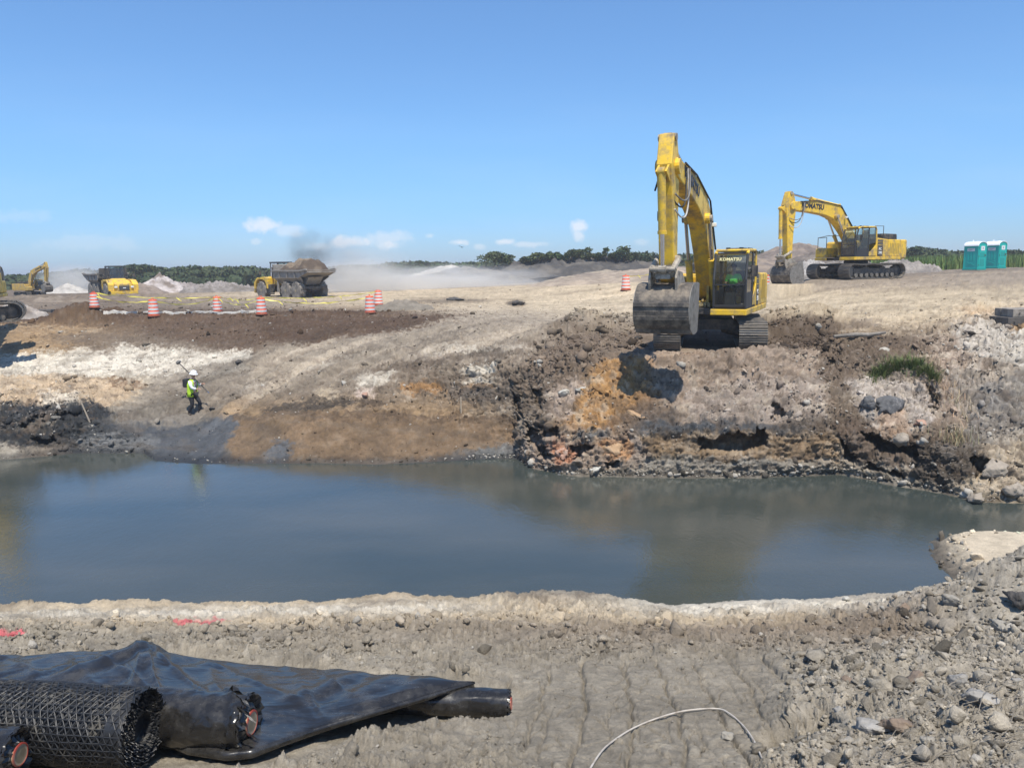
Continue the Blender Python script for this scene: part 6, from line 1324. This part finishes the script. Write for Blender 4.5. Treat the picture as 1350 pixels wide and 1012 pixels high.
# geogrid roll
GRID = mat('geogrid_black', (.020,.021,.023), .42, var=.3, scale=9, dirt=(.12,.11,.09), dirt_amt=.25, dirt_scale=6)
gE = PZ(186,960,2.40); RG = .345; gr = empty('geogrid_roll', gE, -R(7)); tag(gr, 'large black geogrid mesh roll with open spiral end', 'geogrid roll')
MB().lathe([(RG-.035,-.06),(RG-.035,-3.2),(.10,-3.2),(.10,-.06)], 48, (0,0,0), 'x').build('inner_layers', GRID, gr)
def lattice(R_, L, a, ph, w_):
    n_p = int(2*math.pi*R_/(a*.866)); n_x = int(L/a); S0, S1 = [], []
    rg = np.random.RandomState(int(R_*1000))
    jit = rg.normal(0, .004, (n_p+2, n_x+2, 3))
    def nd(i, j): 
        return (-(j+.5*(i % 2))*a, R_, (i*2*math.pi/n_p)+ph)
    i, j = np.meshgrid(np.arange(n_p), np.arange(n_x), indexing='ij'); i = i.ravel(); j = j.ravel()
    def pos(i, j):
        ii = i % n_p; x = -(j+.5*(i % 2))*a+.006*np.sin(ii*1.7+j); ang = i*2*math.pi/n_p+ph; rr = R_+.006*np.sin(ii*2.3+j*1.9)+.006*np.sin(j*.5+ii*.21); return np.stack([x, rr*np.cos(ang), rr*np.sin(ang)], -1)
    A = pos(i, j); B1 = pos(i, j+1); even = (i % 2 == 0); B2 = pos(i+1, np.where(even, j, j+1)); B3 = pos(i+1, np.where(even, j-1, j))
    P0 = np.concatenate([A, A, A]); P1 = np.concatenate([B1, B2, B3]); t = P1-P0; t /= np.linalg.norm(t, axis=1, keepdims=True)
    out = P0.copy(); out[:, 0] = 0; out /= np.linalg.norm(out, axis=1, keepdims=True); sd_ = np.cross(t, out)
    V = np.stack([P0-sd_*w_, P0+out*w_*1.2, P0+sd_*w_, P1-sd_*w_, P1+out*w_*1.2, P1+sd_*w_], 1).reshape(-1, 3); o6 = np.arange(len(P0))[:, None]*6
    return V, np.concatenate([o6+np.array([[0,1,4,3]]), o6+np.array([[1,2,5,4]])])
for k, (R_, ph) in enumerate(((RG,0),(RG-.014,.31),(RG-.028,.77))):
    V, Fq = lattice(R_, 2.7, .068, ph, .005); link('mesh_layer', np_mesh('mesh_layer', V, Fq), GRID, gr, 'stuff')
m = MB(); rg = random.Random(3); T_ = 13; N_ = 150; vs = []
for k in range(T_*N_+1):
    q = 2*math.pi*k/N_; r_ = RG-.004-(RG-.125)*k/(T_*N_); r_ += .005*math.sin(q*3.1)+.004*math.sin(q*7.7); x_ = .012*math.sin(k*2.4)+rg.uniform(-.018,.018)+.02*math.sin(q*.37); vs += [(x_, r_*math.cos(q), r_*math.sin(q)), (-.14, r_*math.cos(q), r_*math.sin(q))]
m.add(vs, [(2*k, 2*k+1, 2*k+3, 2*k+2) for k in range(T_*N_)]); m.build('spiral_end', GRID, gr)
m = MB()
for k in range(900):
    q = rg.uniform(0, 2*math.pi); r_ = rg.uniform(.13, RG); a_ = q+rg.uniform(.02,.10); m.tube([(.0,r_*math.cos(q),r_*math.sin(q)),(rg.uniform(.005,.03),(r_+rg.uniform(-.01,.02))*math.cos(a_),(r_+rg.uniform(-.01,.02))*math.sin(a_))], .0028, 3)
m.build('cut_strands', GRID, gr, kind='stuff')
# hose arc
pts = []
ph = [(770,1030,.02),(790,1000,.04),(806,982,.03),(835,966,.03),(870,949,.03),(905,940,.03),(945,938,.03),(962,944,.03),(980,961,.03),(994,984,.03),(1004,1003,.03),(1015,1030,.02)]
ctrl = []
for px, py, h_ in ph: g = on_ground(px, py); ctrl.append(Vector((g.x, g.y, g.z+h_)))
for i in range(len(ctrl)-1):
    p0, p1, p2, p3 = ctrl[max(0,i-1)], ctrl[i], ctrl[i+1], ctrl[min(len(ctrl)-1,i+2)]
    for k in range(6):
        t = k/6; pts.append(.5*((2*p1)+(-p0+p2)*t+(2*p0-5*p1+4*p2-p3)*t*t+(-p0+3*p1-3*p2+p3)*t**3))
o = MB().tube(pts, .009, 8).build('hose', mat('muddy_white_hose', (.50,.46,.40), .7, var=.2, scale=14, dirt=(.25,.21,.17), dirt_amt=.45, dirt_scale=7), None, smooth=True); tag(o, 'muddy white hose arched over the smooth foreground mud', 'hose')
# ------------------------------------------------------------------ people
SKIN = mat('skin', (.42,.24,.16), .6, var=.08); VEST = mat('hi_vis_yellow', (.52,.78,.04), .55, var=.08, scale=6, bump=.01, bscale=9); SHIRTG = mat('hi_vis_green', (.16,.72,.10), .6, var=.08, scale=6, bump=.01, bscale=9)
SHIRTW = mat('white_cloth', (.66,.68,.70), .8, var=.06, bump=.01, bscale=10); PANTS = mat('black_cloth', (.022,.022,.026), .85, var=.2, bump=.01, bscale=10); BOOT = mat('boot_leather', (.05,.035,.025), .7, var=.2); HATW = mat('hard_hat_white', (.82,.82,.8), .35); HAIR = mat('dark_hair', (.02,.015,.012), .8)
def skin(name, chains, m_, parent, sub=1, root_i=0):
    """chains: list of lists of (x,y,z,r[,ry]); the first point of a later chain may repeat an existing point to branch from it"""
    vs = []; es = []; rr = []; key = {}
    for ch in chains:
        prev = None
        for p in ch:
            k = tuple(round(c, 4) for c in p[:3])
            if k not in key: key[k] = len(vs); vs.append(p[:3]); rr.append((p[3], p[4] if len(p) > 4 else p[3]))
            i = key[k]
            if prev is not None and prev != i: es.append((prev, i))
            prev = i
    me = bpy.data.meshes.new(name); me.from_pydata(vs, es, []); o = bpy.data.objects.new(name, me); C.objects.link(o)
    md = o.modifiers.new('s', 'SKIN'); md.use_smooth_shade = True
    for i, d in enumerate(me.skin_vertices[0].data): d.radius = rr[i]; d.use_root = (i == root_i)
    sb = o.modifiers.new('u', 'SUBSURF'); sb.levels = sub; sb.render_levels = sub
    bpy.context.view_layer.update(); dg_ = bpy.context.evaluated_depsgraph_get(); m2 = bpy.data.meshes.new_from_object(o.evaluated_get(dg_)); o.modifiers.clear(); o.data = m2; m2.name = name
    m2.materials.clear(); m2.materials.append(m_); o.parent = parent; return o
def hand(c, d, side):
    """finger chains from palm centre c pointing along d"""
    c = Vector(c); d = Vector(d).normalized(); up_ = Vector((0,0,1)) if abs(d.z) < .8 else Vector((1,0,0)); s = d.cross(up_).normalized(); nn = s.cross(d); out = []
    for k, (o_, L_) in enumerate(((-.033,.068),(-.011,.08),(.011,.076),(.033,.06))):
        b0 = c+d*.02; p1 = c+d*.05+s*o_; p2 = p1+d*L_*.5-nn*.018; p3 = p2+d*L_*.2-nn*L_*.42; out.append([(*c,.03,.018),(*p1,.0095),(*p2,.0085),(*p3,.0075)])
    t1_ = c+s*.045*side; t2_ = t1_+d*.035+s*.012*side-nn*.03; out.append([(*c,.03,.018),(*t1_,.012),(*t2_,.009)]); return out
def head_parts(root, hx, hy, hz, hat=True):
    h = MB(); bm = bmesh.new(); bmesh.ops.create_uvsphere(bm, u_segments=20, v_segments=14, radius=1)
    for v in bm.verts: v.co = Vector((v.co.x*.098, v.co.y*.076, v.co.z*.118-(.015 if v.co.z < 0 and v.co.x > 0 else 0)))
    for v in bm.verts:
        if v.co.x > .085 and abs(v.co.y) < .02 and -.03 < v.co.z < .02: v.co.x += .022
    me = bpy.data.meshes.new('head'); bm.to_mesh(me); bm.free(); me.polygons.foreach_set('use_smooth', [True]*len(me.polygons)); return me
def face(root, hx, hy, hz):
    for s in (-1, 1):
        MB().lathe([(.001,-.012),(.013,-.006),(.014,.004),(.001,.010)], 8, (hx+.088,hy+s*.032,hz+.008), 'x').build('eye', HAIR, root)
        MB().lathe([(.001,-.012),(.024,-.006),(.026,.002),(.001,.012)], 8, (hx-.005,hy+s*.078,hz-.005), 'y').build('ear', SKIN, root)
    MB().box((hx+.087,hy,hz-.055),(.012,.045,.010)).build('mouth', mat('lips', (.28,.11,.09), .6), root, .003)
def hard_hat(root, hx, hy, hz, tilt=0.):
    m = MB(); m.lathe([(.175,-.012),(.17,.0),(.135,.012),(.132,.06),(.105,.115),(.05,.145),(.005,.15)], 22); o = m.build('hard_hat', HATW, root, smooth=True); o.location = (hx+.01, hy, hz+.035); o.rotation_euler = (0, tilt, 0); return o
# worker walking with a survey pole on the shoulder; local +x is the way he faces
g = on_ground(256, 547.5); g.z = ground_at(g.x, g.y); wk = empty('person', (g.x, g.y, g.z-.03), R(-14), .98); tag(wk, 'worker in yellow vest and white hard hat walking along the far shore', 'person')
tor = [(0,0,.92,.15,.12),(.02,0,1.12,.15,.12),(.05,0,1.32,.18,.13),(.07,0,1.46,.12,.10),(.085,0,1.53,.055),(.10,0,1.60,.062),(.11,0,1.68,.085,.078),(.115,0,1.76,.075,.07)]
aL = [(.05,0,1.32,.18,.13),(.07,.19,1.42,.06),(.20,.24,1.22,.047),(.38,.14,1.30,.038),(.44,.11,1.33,.03,.02)]; aR = [(.05,0,1.32,.18,.13),(.07,-.19,1.42,.06),(.16,-.25,1.19,.047),(.36,-.20,1.14,.038),(.43,-.18,1.15,.03,.02)]
lL = [(0,0,.92,.15,.12),(.02,.11,.86,.095),(.24,.12,.52,.065),(.16,.12,.14,.042),(.17,.12,.06,.045),(.28,.12,.04,.04)]; lR = [(0,0,.92,.15,.12),(.0,-.11,.86,.095),(.05,-.12,.47,.065),(-.16,-.12,.12,.042),(-.15,-.12,.05,.045),(-.04,-.12,.03,.04)]
hL = hand(aL[-1][:3], (.9,-.2,.2), 1); hR = hand(aR[-1][:3], (.9,.1,.1), -1)
skin('body', [tor, aL, aR, lL, lR]+hL+hR, SKIN, wk)
face(wk, .115, 0, 1.70)
def grow(ch, k, d): return [(p[0], p[1], p[2], p[3]*k+d, (p[4] if len(p) > 4 else p[3])*k+d) for p in ch]
skin('shirt', [grow(tor[:4],1.0,.012), grow(aL[:4],1.0,.018), grow(aR[:4],1.0,.018)], SHIRTW, wk)
skin('trousers', [grow(lL[:1]+lL[1:4],1.0,.02), grow(lR[:1]+lR[1:4],1.0,.02)], PANTS, wk)
for ch in (lL, lR): skin('boot', [[(ch[3][0],ch[3][1],ch[3][2]+.05,.06),(ch[4][0],ch[4][1],ch[4][2]+.01,.06),(ch[5][0],ch[5][1],ch[5][2]+.01,.05)]], BOOT, wk)
# vest: open at the front
m = MB(); vs = []; nA = 22
for i, (z, rx, ry, xo) in enumerate(((.80,.195,.215,-.02),(.95,.19,.205,-.01),(1.12,.185,.20,.01),(1.30,.195,.215,.03),(1.44,.15,.18,.05),(1.50,.10,.12,.06))):
    for k in range(nA): a = R(38)+(2*math.pi-R(76))*k/(nA-1); vs.append((xo+rx*math.cos(a), ry*math.sin(a), z))
m.add(vs, [(i*nA+k, i*nA+k+1, (i+1)*nA+k+1, (i+1)*nA+k) for i in range(5) for k in range(nA-1)]); o = m.build('vest', VEST, wk, smooth=True); sd2 = o.modifiers.new('t', 'SOLIDIFY'); sd2.thickness = .012; sd2.offset = 1
hard_hat(wk, .115, 0, 1.715, .15)
# shoulder pack and pole are carried things
pk_ = MB(); pk_.box((0,0,0),(.20,.30,.36)); o = pk_.build('shoulder_bag', PANTS, None, .05); bpy.context.view_layer.update(); o.matrix_world = wk.matrix_world@Matrix.Translation((-.25,.0,1.36)); tag(o, 'black bag on the back of the walking worker', 'bag')
sp_ = empty('survey_pole', (0,0,0)); sp_.matrix_world = wk.matrix_world@Matrix.Translation((.08,.14,1.50))@Euler((0,R(-47),0)).to_matrix().to_4x4(); tag(sp_, 'black survey pole with disc head carried over the worker shoulder', 'survey pole')
MB().cyl((0,0,-.75),(0,0,.95),.02,8).build('shaft', DARK, sp_); MB().lathe([(.02,.95),(.10,.98),(.11,1.03),(.07,1.08),(.02,1.09)], 16).build('receiver', DUSTY, sp_); MB().box((0,.05,.25),(.07,.05,.16)).build('bracket', DARK, sp_, .01); MB().cyl((0,0,-.85),(0,0,-.75),.006,6,.02).build('tip', CHROME, sp_)
# operator in the big excavator's cab, facing along the machine
bpy.context.view_layer.update()
Mx = ex1.matrix_world@Matrix.Rotation(R(-11.5), 4, 'Z')@Matrix.Translation((.98, -1.22, 1.37+.50))
op = empty('person', (0,0,0)); op.matrix_world = Matrix.Translation(Mx.translation)@Euler((0,0,R(-28-90))).to_matrix().to_4x4(); tag(op, 'operator in bright green shirt seated inside the big excavator cab', 'person')
tor = [(0,0,.12,.15,.13),(.0,0,.30,.15,.13),(.02,0,.50,.19,.14),(.04,0,.64,.13,.10),(.05,0,.71,.055),(.06,0,.78,.06),(.08,0,.86,.085,.078),(.08,0,.94,.075,.07)]
aL = [(.02,0,.50,.19,.14),(.03,.20,.58,.062),(.10,.27,.34,.05),(.36,.24,.30,.04),(.43,.23,.31,.03,.02)]; aR = [(.02,0,.50,.19,.14),(.03,-.20,.58,.062),(.10,-.27,.34,.05),(.36,-.24,.30,.04),(.43,-.23,.31,.03,.02)]
lL = [(0,0,.12,.15,.13),(.05,.11,.12,.10),(.46,.14,.16,.07),(.52,.14,-.20,.05),(.60,.14,-.28,.04)]; lR = [(0,0,.12,.15,.13),(.05,-.11,.12,.10),(.46,-.14,.16,.07),(.52,-.14,-.20,.05),(.60,-.14,-.28,.04)]
skin('body', [tor, aL, aR, lL, lR]+hand(aL[-1][:3], (1,0,-.2), 1)+hand(aR[-1][:3], (1,0,-.2), -1), SKIN, op); face(op, .08, 0, .89)
skin('shirt', [grow(tor[:4],1.05,.02), grow(aL[:3],1.0,.03), grow(aR[:3],1.0,.03)], SHIRTG, op); skin('trousers', [grow(lL[:1]+lL[1:4],1.0,.02), grow(lR[:1]+lR[1:4],1.0,.02)], PANTS, op)
m = MB(); m.lathe([(.115,0),(.11,.05),(.07,.10),(.005,.115)], 16, (.07,0,.90)); m.box((.18,0,.905),(.10,.14,.01)); m.build('cap', HAIR, op, smooth=True)
# bird
g = PD(609, 326, 140); m = MB(); m.tube([(-.3,0,0),(0,0,0),(.3,0,.02)], [.03,.08,.02], 6); m.add([(0,0,.03),(.12,.1,.05),(.0,.75,.30),(-.14,.6,.26),(-.1,.1,.04)], [(0,1,2,3,4)]); m.add([(0,0,.03),(.12,-.1,.05),(.0,-.75,.22),(-.14,-.6,.20),(-.1,-.1,.04)], [(0,1,2,3,4)])
o = m.build('bird', HAIR); o.location = g; o.rotation_euler = (0,0,2.2); tag(o, 'small dark bird flying above the distant horizon clouds', 'bird')
# ------------------------------------------------------------------ dust and exhaust smoke
def plume(name, label, c, r, dens, col, scale, seed, thr=.42):
    m = bpy.data.materials.new(name); m.use_nodes = True; n = m.node_tree; n.nodes.clear(); o = n.nodes.new('ShaderNodeOutputMaterial'); v = n.nodes.new('ShaderNodeVolumePrincipled'); n.links.new(v.outputs[0], o.inputs['Volume'])
    v.inputs['Color'].default_value = (*col, 1); v.inputs['Anisotropy'].default_value = .2
    tcn = n.nodes.new('ShaderNodeTexCoord'); ln = n.nodes.new('ShaderNodeVectorMath'); ln.operation = 'LENGTH'; n.links.new(tcn.outputs['Object'], ln.inputs[0])
    nz_ = n.nodes.new('ShaderNodeTexNoise'); nz_.inputs['Scale'].default_value = scale; nz_.inputs['Detail'].default_value = 4; nz_.inputs['Distortion'].default_value = .4; mp_ = n.nodes.new('ShaderNodeMapping'); mp_.inputs['Location'].default_value = (seed, seed*.3, 0); n.links.new(tcn.outputs['Object'], mp_.inputs[0]); n.links.new(mp_.outputs[0], nz_.inputs['Vector'])
    def mth(op, a, b, cl=False):
        q = n.nodes.new('ShaderNodeMath'); q.operation = op; q.use_clamp = cl
        for i, x in enumerate((a, b)):
            if isinstance(x, (int, float)): q.inputs[i].default_value = x
            else: n.links.new(x, q.inputs[i])
        return q.outputs[0]
    fall = mth('SUBTRACT', 1.0, ln.outputs['Value'], True); nn = mth('MULTIPLY', mth('SUBTRACT', nz_.outputs['Fac'], thr, False), 5.0, False)
    d_ = mth('MULTIPLY', mth('MULTIPLY', fall, mth('ADD', mth('MULTIPLY', fall, 1.2), nn), True), dens); n.links.new(d_, v.inputs['Density'])
    bm = bmesh.new(); bmesh.ops.create_icosphere(bm, subdivisions=3, radius=1); me = bpy.data.meshes.new(name); bm.to_mesh(me); bm.free(); ob = link(name, me, m, None, 'stuff'); ob.location = c; ob.scale = r; tag(ob, label, 'dust' if 'dust' in name else 'smoke'); return ob
DC = (.97,.94,.88)
plume('dust_cloud', 'pale dust drifting low over the haul road behind the loaded truck', PD(575,378,92), (17,6,3.2), .75, DC, 2.8, 3, .46)
plume('dust_cloud', 'dust plume boiling up behind the loaded dump truck', PD(470,366,88), (8.0,5,4.2), .34, DC, 2.6, 8, .44)
plume('dust_cloud', 'dust hanging between the far left excavator and the facing truck', PD(98,374,122), (7.5,5,3.8), .42, DC, 1.5, 5)
plume('exhaust_smoke', 'dark exhaust smoke rising above the loaded dump truck', PD(406,332,84), (3.2,2.5,3.0), .30, (.12,.12,.13), 2.2, 2, .45)
plume('exhaust_smoke', 'thin grey smoke drifting right of the dark exhaust puff', PD(440,335,88), (5.0,3,2.8), .14, (.45,.45,.46), 1.5, 7)
hz_ = bpy.data.materials.new('haze'); hz_.use_nodes = True; n = hz_.node_tree; n.nodes.clear(); o_ = n.nodes.new('ShaderNodeOutputMaterial'); v_ = n.nodes.new('ShaderNodeVolumePrincipled'); n.links.new(v_.outputs[0], o_.inputs['Volume'])
v_.inputs['Color'].default_value = (.93,.96,1,1); v_.inputs['Density'].default_value = .0007; v_.inputs['Anisotropy'].default_value = .3
o = MB().bx(-7400,7400,-7400,7400,-1.9,13.5).build('haze', hz_, None, kind='stuff'); tag(o, 'thin pale haze lying over the whole site', 'haze')
# lettering as mesh so that each text is an object with faces of its own
dg_ = bpy.context.evaluated_depsgraph_get()
for o in TEXTS:
    me = bpy.data.meshes.new_from_object(o.evaluated_get(dg_)); no = bpy.data.objects.new('lettering', me); C.objects.link(no); no.parent = o.parent; no.matrix_local = o.matrix_local.copy(); bpy.data.objects.remove(o)
